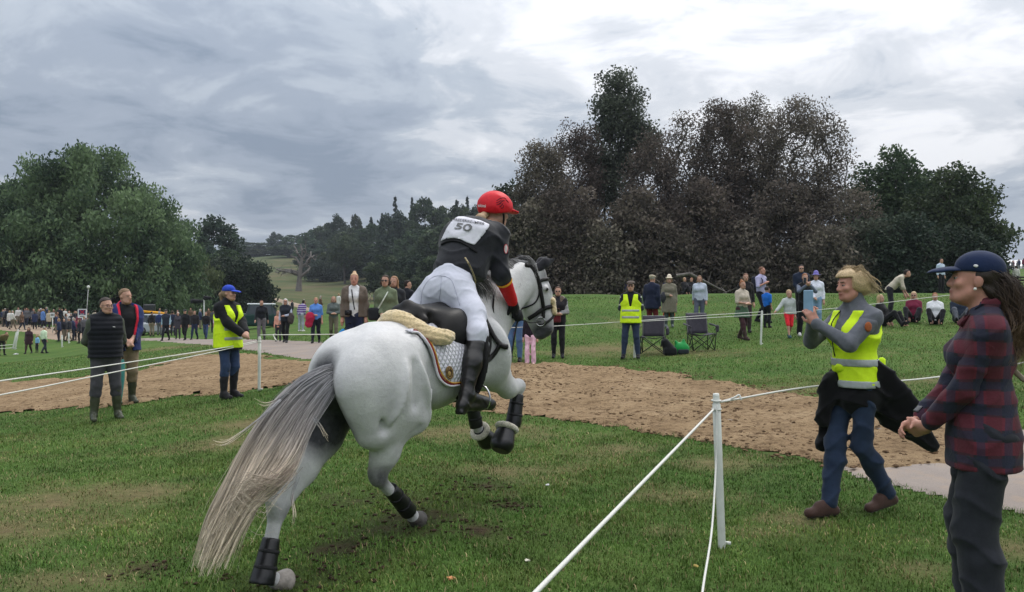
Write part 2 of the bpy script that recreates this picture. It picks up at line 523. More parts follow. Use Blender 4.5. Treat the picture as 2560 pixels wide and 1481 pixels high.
# ------------------------------------------------------------------ grass blades
def build_grass():
    bands = [(3.3, 6.0, 9000, 1.0), (6.0, 9.0, 5200, 1.15), (9.0, 14.0, 2300, 1.5), (14.0, 24.0, 620, 2.2), (24.0, 36.0, 170, 3.4)]
    V, C = [], []
    for r0, r1, den, sc in bands:
        half = 0.78
        area = half * (r1 * r1 - r0 * r0)
        n = int(area * den)
        r = np.sqrt(rng.uniform(r0 * r0, r1 * r1, n)); t = rng.uniform(-half, half, n)
        y = r; x = np.tan(t * 0.98) * r * 0.86
        dry, mud = wear_at(x, y)
        s = in_any(x, y) + 0.12 * sc * fbm(x, y, 0.5, 51)
        clump = 0.5 + 0.5 * fbm(x, y, 0.16, 55)
        keep = (s > -0.03) & (rng.random(n) > dry * 0.95) & (rng.random(n) > mud * 1.3) & (rng.random(n) < 0.25 + clump)
        x, y, dry, mud, clump = x[keep], y[keep], dry[keep], mud[keep], clump[keep]
        n = len(x)
        z = gz(x, y) + micro(x, y)
        L = (0.014 + 0.034 * rng.random(n) ** 1.6 * (0.5 + clump) * (1 - 0.5 * dry)) * (0.75 + 0.25 * sc)
        a = rng.uniform(0, 2 * math.pi, n); lean = rng.uniform(0.2, 1.5, n)
        w = (0.0016 + 0.0016 * rng.random(n)) * sc
        dx, dy = np.cos(a), np.sin(a)
        base = np.stack([x, y, z - 0.004], -1)
        side = np.stack([-dy, dx, np.zeros(n)], -1) * w[:, None]
        mid = base + np.stack([dx * np.sin(lean * 0.4), dy * np.sin(lean * 0.4), np.cos(lean * 0.4)], -1) * (L * 0.55)[:, None]
        tip = mid + np.stack([dx * np.sin(lean), dy * np.sin(lean), np.cos(lean)], -1) * (L * 0.5)[:, None]
        V.append(np.stack([base - side, base + side, mid + side * 0.8, tip, mid - side * 0.8], 1).reshape(-1, 3))
        u = rng.random(n)
        lush = np.clip(0.5 + 0.7 * fbm(x, y, 1.7, 21), 0, 1)
        g1 = np.array([0.042, 0.122, 0.018]); g2 = np.array([0.108, 0.172, 0.036]); st = np.array([0.27, 0.22, 0.11])
        c = g2 + (g1 - g2) * (0.35 * u + 0.65 * lush)[:, None]
        isdry = (rng.random(n) < 0.07 + 0.75 * dry)[:, None]
        c = np.where(isdry, st * (0.6 + 0.6 * rng.random(n))[:, None], c) * ((0.75 + 0.5 * rng.random(n)) * (1.05 + 0.55 * fbm(x, y, 0.32, 77) + 0.35 * fbm(x, y, 1.3, 79)))[:, None]
        c = c + np.array([.05, .03, .008]) * np.clip(fbm(x, y, 0.7, 83) + .25 + .3 * np.exp(-((x - .2) ** 2 / 4 + (y - 6.6) ** 2 / 2.5)), 0, 1)[:, None]
        C.append(np.repeat(c, 5, 0))
    V = np.concatenate(V); C = np.concatenate(C)
    n = len(V) // 5
    i = np.arange(n)[:, None] * 5
    f = np.concatenate([np.concatenate([i, i + 1, i + 2], 1), np.concatenate([i, i + 2, i + 4], 1), np.concatenate([i + 4, i + 2, i + 3], 1)])
    m = NT('grass_blade')
    m.set(Base_Color=m.attr('col', 'Color'), Roughness=0.6)
    m.b.inputs['Specular IOR Level'].default_value = 0.2
    o = mesh_obj('grass', V, f, m.m, smooth=False)
    set_color(o, 'col', C)
    tag(o, 'short trampled green and straw coloured grass covering the meadow', 'grass', kind='stuff')
    print('grass blades', n)
build_grass()

def build_clods(n=4200, turf=False):
    if turf:
        c = [(p, r) for p, r, k in _wc if k]
        q = rng.integers(0, len(c), n); P_ = np.array([c[i][0][:2] for i in q]); R_ = np.array([c[i][1] for i in q])
        xy = P_ + rng.normal(0, .75, (n, 2)) * R_[:, None]; x, y = xy[:, 0], xy[:, 1]
    else:
        mn = SAND[:, :2].min(0); mx = SAND[:, :2].max(0)
        x = rng.uniform(max(mn[0], -9), min(mx[0], 9), n * 6); y = rng.uniform(mn[1], min(mx[1], 17), n * 6)
        s = sdf_poly(np.stack([x, y], -1), SAND)
        k = (s < 0.25) & (fbm(x, y, 0.8, 61) > -0.25) & ((x > -0.5) | (rng.random(len(x)) < 0.25))
        x, y = x[k][:n], y[k][:n]
    n = len(x)
    t = (1 + 5 ** 0.5) / 2
    iv = np.array([(-1, t, 0), (1, t, 0), (-1, -t, 0), (1, -t, 0), (0, -1, t), (0, 1, t), (0, -1, -t), (0, 1, -t), (t, 0, -1), (t, 0, 1), (-t, 0, -1), (-t, 0, 1)]) / math.hypot(1, t)
    iff = np.array([(0, 11, 5), (0, 5, 1), (0, 1, 7), (0, 7, 10), (0, 10, 11), (1, 5, 9), (5, 11, 4), (11, 10, 2), (10, 7, 6), (7, 1, 8), (3, 9, 4), (3, 4, 2), (3, 2, 6), (3, 6, 8), (3, 8, 9), (4, 9, 5), (2, 4, 11), (6, 2, 10), (8, 6, 7), (9, 8, 1)])
    r = (0.005 + 0.020 * rng.random(n) ** 2.6) * (.7 if turf else 1)
    V = iv[None] * r[:, None, None] * rng.uniform(0.6, 1.4, (n, 12, 1))
    V[:, :, 2] *= 0.5
    a = rng.uniform(0, 6.28, n)
    ca, sa = np.cos(a)[:, None], np.sin(a)[:, None]
    V = np.stack([V[:, :, 0] * ca * 1.5 - V[:, :, 1] * sa, V[:, :, 0] * sa * 1.5 + V[:, :, 1] * ca, V[:, :, 2]], -1)
    z = gz(x, y) + micro(x, y) + (0.006 if turf else 0.04)
    V = V + np.stack([x, y, z], -1)[:, None]
    F = (iff[None] + np.arange(n)[:, None, None] * 12).reshape(-1, 3)
    if turf:
        o = mesh_obj('turf_crumbs', V.reshape(-1, 3), F, MAT((0.045, 0.031, 0.02), 0.95, 0.5, 25, 0.8, 0.1, name='dark_soil'), smooth=False)
        tag(o, 'dark crumbs of torn turf round the hooves of the grey horse', 'soil', kind='stuff')
    else:
        o = mesh_obj('soil_clods', V.reshape(-1, 3), F, MAT((0.125, 0.080, 0.046), 0.95, 0.5, 25, 0.8, 0.1, name='soil'), smooth=False)
        tag(o, 'dark crumbs of turf and soil kicked over the sand track', 'soil', kind='stuff')
build_clods()
build_clods(900, True)
# ================================================================== trees
def tubes(segs, sides=5):
    """segs: (p0, p1, r0, r1) arrays -> verts, quads"""
    p0 = np.array([s[0] for s in segs], float); p1 = np.array([s[1] for s in segs], float)
    r0 = np.array([s[2] for s in segs], float); r1 = np.array([s[3] for s in segs], float)
    d = p1 - p0
    d /= np.linalg.norm(d, axis=1, keepdims=True) + 1e-9
    up = np.where(np.abs(d[:, 2:3]) > 0.9, np.array([[1.0, 0, 0]]), np.array([[0, 0, 1.0]]))
    u = np.cross(d, up); u /= np.linalg.norm(u, axis=1, keepdims=True) + 1e-9
    v = np.cross(d, u)
    a = np.arange(sides) / sides * 2 * math.pi
    ring = np.cos(a)[None, :, None] * u[:, None] + np.sin(a)[None, :, None] * v[:, None]
    A = p0[:, None] + ring * r0[:, None, None]; B = p1[:, None] + ring * r1[:, None, None]
    V = np.concatenate([A, B], 1).reshape(-1, 3)
    k = np.arange(sides); k2 = (k + 1) % sides
    q = np.stack([k, k2, k2 + sides, k + sides], -1)
    F = (q[None] + np.arange(len(segs))[:, None, None] * 2 * sides).reshape(-1, 4)
    return V, F
def grow(points, base, trunk_top, seed=0, r_tip=0.02, r_base=0.4, wander=0.25):
    """join the points into a branching skeleton that starts at the trunk"""
    rg = np.random.default_rng(seed)
    nodes = [np.array(base, float)]
    parent = [-1]
    steps = 7
    for i in range(1, steps + 1):
        t = i / steps
        q = np.array(base) + (np.array(trunk_top) - np.array(base)) * t
        q[:2] += rg.normal(0, 0.02 * np.linalg.norm(np.array(trunk_top) - base), 2) * t
        nodes.append(q); parent.append(len(nodes) - 2)
    ntr = len(nodes)
    cap_ = len(nodes) + 2 * len(points)
    N = np.zeros((cap_, 3)); PL = np.zeros(cap_); m = len(nodes)
    N[:m] = nodes; PL[:m] = [np.linalg.norm(q - nodes[0]) for q in nodes]
    PL[0] += 18
    order = np.argsort(np.linalg.norm(points - nodes[2], axis=1))
    for k in order:
        p = points[k]
        df = N[:m] - p
        d = np.sqrt((df * df).sum(1))
        cost = d + 0.28 * PL[:m] + np.where(df[:, 2] > -0.15 * d, 0.8 * d, 0)
        j = int(np.argmin(cost))
        mid = (N[j] * 0.5 + p * 0.5) + rg.normal(0, wander * 0.3, 3) * min(1.0, d[j] / 3)
        mid[2] += 0.10 * d[j]
        N[m] = mid; parent.append(j); PL[m] = PL[j] + d[j] * 0.5
        N[m + 1] = p; parent.append(m); PL[m + 1] = PL[j] + d[j]
        m += 2
    nodes = N[:m]
    n = len(nodes)
    cnt = np.zeros(n)
    for i in range(n - 1, 0, -1):
        if cnt[i] == 0: cnt[i] = 1
        cnt[parent[i]] += cnt[i]
    rad = r_tip * cnt ** 0.5
    rad *= 1 if rad[0] < 1e-6 else 1
    s = r_base / (r_tip * cnt[0] ** 0.5)
    rad = r_tip * (cnt ** 0.5) * (1 + (s - 1) * np.clip(np.log(cnt) / np.log(cnt[0]), 0, 1))
    segs = []
    for i in range(1, n):
        j = parent[i]
        r0 = min(rad[j], rad[i] * 1.7)
        segs.append((nodes[j], nodes[i], r0, rad[i]))
    # root flare
    segs.append((nodes[0] - np.array([0, 0, 0.5]), nodes[0] + (nodes[1] - nodes[0]) * .5, r_base * 1.9, r_base * 1.0))
    return segs
def leaves(centers, rad, per, size, seed=0, aspect=0.55, droop=0.0, flat=0.75, jitter=0.4):
    rg = np.random.default_rng(seed)
    n = len(centers) * per
    c = np.repeat(centers, per, 0)
    rr = np.repeat(np.broadcast_to(rad, (len(centers),)), per)
    off = rg.normal(0, 1, (n, 3))
    off /= np.linalg.norm(off, axis=1, keepdims=True)
    off *= (rg.random(n) ** 0.45)[:, None]
    off[:, 2] *= flat
    if droop:
        off[:, 2] -= droop * rg.random(n) ** 1.2
    p = c + off * rr[:, None]
    ax = rg.normal(0, 1, (n, 3))
    if droop:
        ax[:, 2] -= 2.2 * droop
    ax /= np.linalg.norm(ax, axis=1, keepdims=True)
    b = np.cross(ax, rg.normal(0, 1, (n, 3)))
    b /= np.linalg.norm(b, axis=1, keepdims=True) + 1e-9
    s = size * (1 - jitter + 2 * jitter * rg.random(n))
    A = ax * s[:, None]; B = b * (s * aspect)[:, None] * 0.5
    V = np.stack([p - A * 0.5, p + B, p + A * 0.5, p - B], 1).reshape(-1, 3)
    F = (np.arange(4)[None] + np.arange(n)[:, None] * 4)
    shade = np.repeat(np.repeat(rg.random(len(centers)), per) * 0.7 + 0.3 * rg.random(n), 4)
    return V, F, shade
def foliage_mat(name, dark, light, trans=0.25, rough=0.65, tint=0.12):
    m = NT(name)
    f = m.attr('shade')
    c = m.ramp(f, [(0.15, dark), (0.85, light)])
    oi = m.n('ShaderNodeObjectInfo')
    hsv = m.n('ShaderNodeHueSaturation')
    m.l(c, hsv.inputs['Color'])
    m.l(m.math('ADD', m.math('MULTIPLY', oi.outputs['Random'], 0.06), 0.47), hsv.inputs['Hue'])
    m.l(m.math('ADD', m.math('MULTIPLY', oi.outputs['Random'], tint * 4), 1 - tint * 2), hsv.inputs['Value'])
    m.set(Base_Color=hsv.outputs[0], Roughness=rough)
    m.b.inputs['Specular IOR Level'].default_value = 0.12
    tr = m.n('ShaderNodeBsdfTranslucent')
    m.l(hsv.outputs[0], tr.inputs['Color'])
    mx = m.n('ShaderNodeMixShader')
    mx.inputs[0].default_value = trans
    m.l(m.b.outputs[0], mx.inputs[1]); m.l(tr.outputs[0], mx.inputs[2])
    m.l(mx.outputs[0], m.out.inputs['Surface'])
    return m.m
def bark_mat(name, a, b):
    m = NT(name)
    o = m.obj()
    mp = m.n('ShaderNodeMapping'); mp.inputs['Scale'].default_value = (1, 1, 0.25)
    m.l(o, mp.inputs[0])
    f = m.noise(mp.outputs[0], 7, 5, 0.7)
    m.set(Base_Color=m.ramp(f, [(0.3, a), (0.7, b)]), Roughness=0.9)
    m.bump(f, 0.8, 0.05)
    return m.m
BARK = bark_mat('bark', (0.035, 0.030, 0.026), (0.085, 0.075, 0.065))
DEAD = bark_mat('dead_wood', (0.075, 0.066, 0.06), (0.20, 0.18, 0.165))
BROWN = foliage_mat('withered_leaf', (0.066, 0.058, 0.050), (0.175, 0.148, 0.122), 0.3)
GREYG = foliage_mat('grey_green_leaf', (0.048, 0.060, 0.048), (0.125, 0.145, 0.105), 0.25)
GREEN = foliage_mat('green_leaf', (0.028, 0.052, 0.030), (0.085, 0.130, 0.060), 0.25)
WILLOW = foliage_mat('willow_leaf', (0.030, 0.052, 0.030), (0.150, 0.195, 0.095), 0.3)
DARKG = foliage_mat('dark_leaf', (0.020, 0.036, 0.028), (0.058, 0.085, 0.055), 0.2)
WOODG = foliage_mat('wood_leaf', (0.026, 0.044, 0.028), (0.085, 0.120, 0.060), 0.25, tint=0.2)
FIR = foliage_mat('fir_needle', (0.014, 0.026, 0.022), (0.034, 0.055, 0.042), 0.1)

def ell(rg, n, c, r, shell=0.5):
    v = rg.normal(0, 1, (n, 3)); v /= np.linalg.norm(v, axis=1, keepdims=True)
    return np.array(c) + v * (shell + (1 - shell) * rg.random((n, 1)) ** 0.6) * np.array(r)
def tree(name, label, group, base, lobes, per, size, leafmat, seed, trunk_frac=0.45, r_base=0.35, cl_r=1.1, aspect=0.6, droop=0.0, flat=0.75, bark=None, cat='tree', wander=0.4, r_tip=0.02, rot=0.0):
    """lobes: (dx, dy, z, rx, ry, rz, n clusters) relative to the base"""
    rg = np.random.default_rng(seed)
    root = empty(name, tuple(base), rot)
    pts = np.concatenate([ell(rg, int(l[6]), l[:3], l[3:6]) for l in lobes])
    pts = pts[pts[:, 2] > 0.25]
    top = pts[:, 2].max()
    segs = grow(pts, (0, 0, 0), (rg.normal(0, .3), rg.normal(0, .3), top * trunk_frac), seed, r_tip, r_base, wander)
    V, F = tubes(segs, 5)
    mesh_obj('trunk', V, F, bark or BARK, root)
    V, F, S = leaves(pts, cl_r, per, size, seed + 1, aspect, droop, flat)
    o = mesh_obj('crown', V, F, leafmat, root, smooth=False)
    set_attr(o, 'shade', S)
    tag(root, label, cat, group)
    return root
def copy_tree_obj(root, loc, rz, sc, label, group=None, mats=None):
    r = root.copy(); COL.objects.link(r)
    r.location = loc; r.rotation_euler = (0, 0, rz); r.scale = sc
    if label: r['label'] = label
    if group: r['group'] = group
    for ch in list(root.children):
        c = ch.copy(); COL.objects.link(c); c.parent = r
        if mats and ch.name.split('.')[0] in mats:
            c.material_slots[0].link = 'OBJECT'; c.material_slots[0].material = mats[ch.name.split('.')[0]]
    return r
def at(px, d, sink=0.0):
    x = (px - 1280) / F_PX * d
    return np.array([x, d, gz1(x, d) - sink])
def hz_at(py, d):
    return CAMH - (py - HZ) / F_PX * d

# --- the withered grove on the right; each entry: column, top row, half width px, depth, label
def grove_tree(px, top, hw, d, label, mat=BROWN, seed=1, per=84, n=310, size=0.18, bare=0.25, shape='vase', group='withered trees of the grove', low=0.12):
    b = at(px, d)
    H = hz_at(top, d) - b[2]
    w = hw / F_PX * d
    if shape == 'vase':
        lobes = [(0, 0, H * 0.66, w * 0.95, w * 0.95, H * 0.33, n * 0.62), (0, 0, H * 0.34, w * 1.0, w * 0.85, H * 0.32, n * 0.5)]
    elif shape == 'tall':
        lobes = [(0, 0, H * 0.84, w * 0.8, w * 0.8, H * 0.16, n * 0.4), (w * .75, 0, H * 0.68, w * 0.6, w * 0.6, H * 0.10, n * 0.2), (-w * .5, 0, H * 0.60, w * 0.55, w * 0.6, H * 0.10, n * 0.15), (0, 0, H * 0.4, w * 0.8, w * .8, H * 0.3, n * 0.35)]
    else:
        lobes = [(0, 0, H * 0.60, w * 0.85, w * 0.8, H * 0.40, n * 0.6), (w * .35, 0, H * 0.38, w * 0.75, w * 0.8, H * 0.34, n * 0.4)]
    return tree('withered_tree' if mat is BROWN else 'broad_tree', label, group, b, lobes, per, size, mat, seed, 0.5, 0.32, 0.95 if mat is BROWN else 1.15, 0.6, r_tip=0.026)
grove_tree(1352, 345, 62, 62, 'brown withered tree at the left end of the grove, lowest of its tops', seed=3)
grove_tree(1440, 298, 66, 66, 'brown withered tree just left of the tallest tree in the grove', seed=4)
grove_tree(1548, 180, 74, 69, 'tallest tree of the grove, grey green with a narrow rounded top', GREYG, seed=5, n=240, per=100, size=0.25, shape='tall', group=None)
grove_tree(1625, 330, 66, 61, 'thin brown tree in the dip right of the tallest tree', seed=6, per=54)
grove_tree(1716, 276, 70, 64, 'brown withered tree with sparse pale twigs in mid grove', seed=7, per=50)
grove_tree(1800, 250, 78, 63, 'brown withered tree left of the two tallest brown crowns', seed=8)
grove_tree(1880, 233, 74, 66, 'brown withered tree with the highest of the brown crowns', seed=9)
grove_tree(2000, 240, 118, 62, 'broad brown tree with fanned branches at the right of the grove', seed=10, n=480, per=66)
grove_tree(2225, 385, 120, 66, 'dense green tree right of the brown grove', GREEN, seed=11, n=230, per=120, size=0.30, shape='round', group='green trees at the right')
grove_tree(2380, 425, 118, 60, 'green tree at the far right end of the grove above the blue cap', GREEN, seed=12, n=230, per=110, size=0.28, shape='round', group='green trees at the right')
grove_tree(1268, 440, 44, 74, 'small dark green tree peeping out behind the red helmet', DARKG, seed=13, n=90, per=60, size=0.34, shape='round', group=None)
grove_tree(2120, 470, 90, 58, 'dull brown low tree where brown grove meets green trees', BROWN, seed=14, n=150, per=60, shape='round')
# dark understorey closing the foot of the grove
for i, (px, top, hw, d, mt) in enumerate([(1250, 560, 60, 60, GREYG), (1330, 500, 70, 58, BROWN), (1420, 450, 70, 57, BROWN), (1505, 560, 66, 56, BROWN), (1590, 470, 70, 57, BROWN), (1680, 560, 72, 56, BROWN), (1770, 440, 75, 57, BROWN),
                                            (1865, 550, 75, 56, BROWN), (1960, 460, 78, 57, BROWN), (2060, 570, 78, 55, BROWN), (2160, 540, 80, 56, GREYG), (2260, 540, 80, 55, DARKG), (2360, 560, 75, 56, DARKG), (2440, 600, 50, 55, DARKG)]):
    b = at(px, d); H = hz_at(top, d) - b[2]; w = hw / F_PX * d * 1.15
    names = {id(BROWN): 'brown', id(DARKG): 'dark green', id(GREYG): 'grey green'}
    where = ['behind the red helmet', 'behind the grey horse\'s ear', 'left of the flat-capped steward', 'behind the flat-capped steward', 'behind the navy blazer and red trousers', 'behind the grey hooded girl', 'just right of the grey hooded girl',
             'behind the lavender shirted man', 'behind the boy in red shorts', 'left of the blonde woman with phone', 'above the blonde woman with phone', 'left of the blue cap', 'behind the blue cap', 'right end behind the blue cap'][i]
    tree('understorey_tree', names[id(mt)] + ' low tree filling the grove foot ' + where, 'low trees at the foot of the grove', b,
         [(0, 0, H * 0.52, w, w * 0.7, H * 0.46, 110), (0, 0, H * 0.2, w * 1.1, w * 0.8, H * 0.22, 60)], 90, 0.25, mt, 40 + i, 0.4, 0.16, 0.95, 0.6, r_tip=0.018)
# pale fallen limb and leaning bare stem in front of the grove
def bare_stem(name, pts, r0, label):
    root = empty(name, tuple(pts[0]))
    P = np.array(pts) - np.array(pts[0])
    segs = [(P[i], P[i + 1], r0 * (1 - i / len(P)) + .015, r0 * (1 - (i + 1) / len(P)) + .015) for i in range(len(P) - 1)]
    rg = np.random.default_rng(len(pts))
    for k in range(7):
        i = rg.integers(1, len(P)); q = P[i] + rg.normal(0, 0.45, 3); segs.append((P[i], q, r0 * .25, 0.008))
    V, F = tubes(segs, 6); mesh_obj('stem', V, F, DEAD, root)
    tag(root, label, 'dead branch')
bare_stem('fallen_limb', [at(1690, 45) + [0, 0, 1.2], at(1725, 45) + [0, 0, 1.3], at(1770, 45) + [0, 0, .75], at(1815, 45) + [0, 0, .2]], 0.10, 'pale fallen limb at the grove foot behind the grey hooded girl')

# --- the big willow on the left
def build_willow():
    d = 92; b = at(205, d)
    H = hz_at(382, d) - b[2]
    rg = np.random.default_rng(77)
    root = empty('willow_tree', tuple(b))
    n = 820
    v = rg.normal(0, 1, (n, 3)); v /= np.linalg.norm(v, axis=1, keepdims=True); v[:, 2] = np.abs(v[:, 2])
    v = v / ((np.abs(v) ** 2.9).sum(1, keepdims=True)) ** (1 / 2.9)
    R0 = np.array([12.4, 11, H * 0.92])
    lump = 1 + 0.10 * np.sin(v[:, 0] * 7 + 1) * np.cos(v[:, 2] * 6) + 0.06 * np.sin(v[:, 1] * 9)
    pts = v * R0 * (0.72 + 0.28 * rg.random((n, 1)) ** 0.5) * lump[:, None]
    pts[:, 2] = np.maximum(pts[:, 2], 0.8)
    low = rg.random(n) < 0.35
    pts[low, 2] = rg.uniform(1.2, H * .55, low.sum())
    pts[low, :2] = pts[low, :2] / (np.linalg.norm(pts[low, :2] / R0[:2], axis=1, keepdims=True) + 1e-6) * rg.uniform(.75, 1.03, (low.sum(), 1))
    segs = grow(pts[::3], (0, 0, 0), (0.3, 0.2, H * 0.3), 5, 0.03, 0.8, 0.5)
    V, F = tubes(segs, 5); mesh_obj('trunk', V, F, BARK, root)
    V, F, S = leaves(pts, 1.55, 190, 0.46, 9, 0.45, 0.6, 0.85)
    o = mesh_obj('crown', V, F, WILLOW, root, smooth=False); set_attr(o, 'shade', S)
    tag(root, 'huge rounded pale green willow behind the crowd on the left', 'tree')
    for k, (px, dd, top, w, lab) in enumerate([(-60, 84, 480, 6, 'smaller willow at the left edge of the picture'), (15, 104, 455, 6, 'grey green tree behind the big willow at the left edge'), (440, 100, 600, 5, 'drooping green tree at the right skirt of the willow')]):
        bb = at(px, dd); HH = hz_at(top, dd) - bb[2]
        tree('willow_tree', lab, None, bb, [(0, 0, HH * .5, w, w, HH * .48, 120)], 130, 0.58, WILLOW, 90 + k, .4, .4, 1.2, 0.28, 0.9)
build_willow()

# --- middle distance and hillside wood
def broad(px, top, hw, d, label, mt, seed, base=None, per=60, n=110, size=0.6, group=None, name='oak_tree'):
    b = at(px, d); H = hz_at(top, d) - b[2]; w = hw / F_PX * d
    return tree(name, label, group, b, [(0, 0, H * 0.62, w, w, H * 0.36, n * .6), (w * .2, 0, H * 0.34, w * 1.02, w, H * 0.28, n * .4)], per, size, mt, seed, .45, .4, 0.16 * w + .7, 0.7)
broad(545, 540, 56, 150, 'dark rounded tree standing tall right of the willow', DARKG, 101, n=150, size=.55)
broad(520, 610, 42, 140, 'dark green tree between willow and the ivied tree', DARKG, 102, size=.5)
broad(580, 645, 92, 118, 'black green ivied tree behind the steward in the blue cap', DARKG, 103, per=110, n=190, size=.42)
broad(560, 622, 46, 126, 'lighter green tree top above the ivied tree', WOODG, 104, size=.42)
def conifer(px, top, d, label, seed, wf=0.2):
    b = at(px, d); H = hz_at(top, d) - b[2]
    rg = np.random.default_rng(seed)
    root = empty('fir_tree', tuple(b))
    V, F = tubes([((0, 0, -.5), (0, 0, H), .35, .04)], 6); mesh_obj('trunk', V, F, BARK, root)
    pts = []
    for k in range(26):
        t = 0.12 + 0.86 * (k + rg.uniform(-.6, .6)) / 25.6
        rad = H * wf * (1 - t) ** 1.0 * rg.uniform(.6, 1.2) + .05
        for j in range(8):
            a = rg.uniform(0, 6.28); t2 = t + rg.uniform(-.03, .03); r2 = rad * rg.uniform(.5, 1.15)
            for q in (0.35, .7, 1.0):
                pts.append((math.cos(a) * r2 * q, math.sin(a) * r2 * q, t2 * H - r2 * q * .25))
    V, F, S = leaves(np.array(pts), 0.35, 8, 0.62, seed, .4, .3)
    o = mesh_obj('crown', V, F, FIR, root, smooth=False); set_attr(o, 'shade', S)
    tag(root, label, 'tree', 'firs on the wooded hill')
    return root
conifer(988, 488, 300, 'tall ragged fir, the highest on the hill skyline', 201)
conifer(1030, 490, 310, 'slim pointed fir just right of the tall ragged fir', 202, .13)
conifer(1142, 497, 290, 'fir tip left of the red helmet, the left of two', 203, .2)
conifer(1168, 488, 285, 'fir tip left of the red helmet, the right of two', 204, .2)
conifer(928, 540, 330, 'dark fir on the slope left of the tall ragged fir', 205, .24)
conifer(955, 535, 320, 'dark fir close beside the tall ragged fir', 206, .24)
# wood on the hill: three grown prototypes, copied
HW = [(650, 608, 55, 520, 1), (600, 606, 50, 540, 0), (690, 583, 22, 500, 2), (735, 590, 34, 470, 1), (770, 592, 30, 450, 0), (640, 625, 60, 480, 0), (720, 615, 50, 440, 1), (780, 578, 34, 400, 0), (845, 543, 34, 360, 2), (890, 540, 18, 350, 1), (815, 565, 36, 380, 0),
      (880, 575, 50, 330, 1), (930, 565, 48, 310, 0), (985, 535, 50, 290, 2), (1060, 502, 46, 280, 0), (1105, 520, 44, 270, 1), (1010, 545, 44, 300, 1), (1150, 520, 46, 260, 0), (1200, 515, 46, 250, 2), (1245, 500, 46, 220, 0),
      (800, 605, 60, 330, 2), (860, 620, 55, 300, 0), (920, 610, 55, 280, 1), (975, 600, 55, 260, 2), (1040, 580, 55, 240, 0), (1100, 570, 60, 220, 1), (1160, 570, 60, 200, 0), (1220, 560, 60, 180, 2),
      (965, 640, 50, 190, 0), (1030, 640, 55, 170, 2), (1100, 640, 60, 160, 0), (1170, 630, 60, 150, 1), (1235, 620, 55, 130, 2), (1060, 690, 40, 140, 1), (985, 680, 36, 165, 1)]
protos = [broad(-420, 520, 90, 220, 'round green tree beyond the left edge of the picture', WOODG, 301, n=150, per=70, size=1.05),
          broad(-560, 520, 80, 220, 'dull green tree beyond the left edge of the picture', WOODG, 302, n=130, per=75, size=1.05),
          broad(-700, 510, 90, 220, 'dark green tree beyond the left edge of the picture', DARKG, 303, n=150, per=70, size=1.05)]
pdim = []
for p in protos:
    c = [ch for ch in p.children if ch.name.startswith('crown')][0]
    co = np.empty(len(c.data.vertices) * 3, np.float32); c.data.vertices.foreach_get('co', co); co = co.reshape(-1, 3)
    pdim.append((np.percentile(np.abs(co[:, 0]), 98), np.percentile(co[:, 2], 99.5)))
HLAB = ['round green', 'dull green', 'dark green']
used = {}
for i, (px, top, hw, d, k) in enumerate(HW):
    b = at(px, d, 0.5)
    H = hz_at(top, d) - b[2]; w = hw / F_PX * d
    land = ('on the far skyline' if d > 430 else 'high on the hill' if d > 290 else 'half way up the hill' if d > 195 else 'low on the hill')
    xx = ('above the ivied tree' if px < 660 else 'above the dead tree' if px < 800 else 'above the brown jacket' if px < 930 else 'above the green sweater' if px < 1020 else 'left of the rider\'s back' if px < 1130 else 'behind the rider\'s back' if px < 1215 else 'right of the rider\'s helmet')
    lab = '%s tree %s %s' % (HLAB[k], land, xx)
    used[lab] = used.get(lab, 0) + 1
    if used[lab] > 1:
        lab += ', %s' % ['', '', 'second', 'third', 'fourth'][used[lab]]
    if i < 3 and k == 9: pass
    copy_tree_obj(protos[k], tuple(b), random.uniform(0, 6.28), (w / pdim[k][0], w / pdim[k][0], H / pdim[k][1]), lab, 'trees of the wooded hill')
for p in protos:
    for ch in list(p.children): bpy.data.objects.remove(ch)
    bpy.data.objects.remove(p)
# cedar-like spreading tree and a clean-stemmed tree on the slope
broad(800, 655, 52, 290, 'dark spreading tree beside the dead tree on the slope', DARKG, 310, n=130, per=60, size=.6)
def slope_tree():
    b = at(862, 270); H = hz_at(590, 270) - b[2]; w = 48 / F_PX * 270
    tree('oak_tree', 'clean stemmed green tree on the slope above the brown jacket woman', None, b, [(0, 0, H * .68, w, w, H * .3, 110)], 60, .6, WOODG, 311, .4, .45, 1.6, .7)
slope_tree()
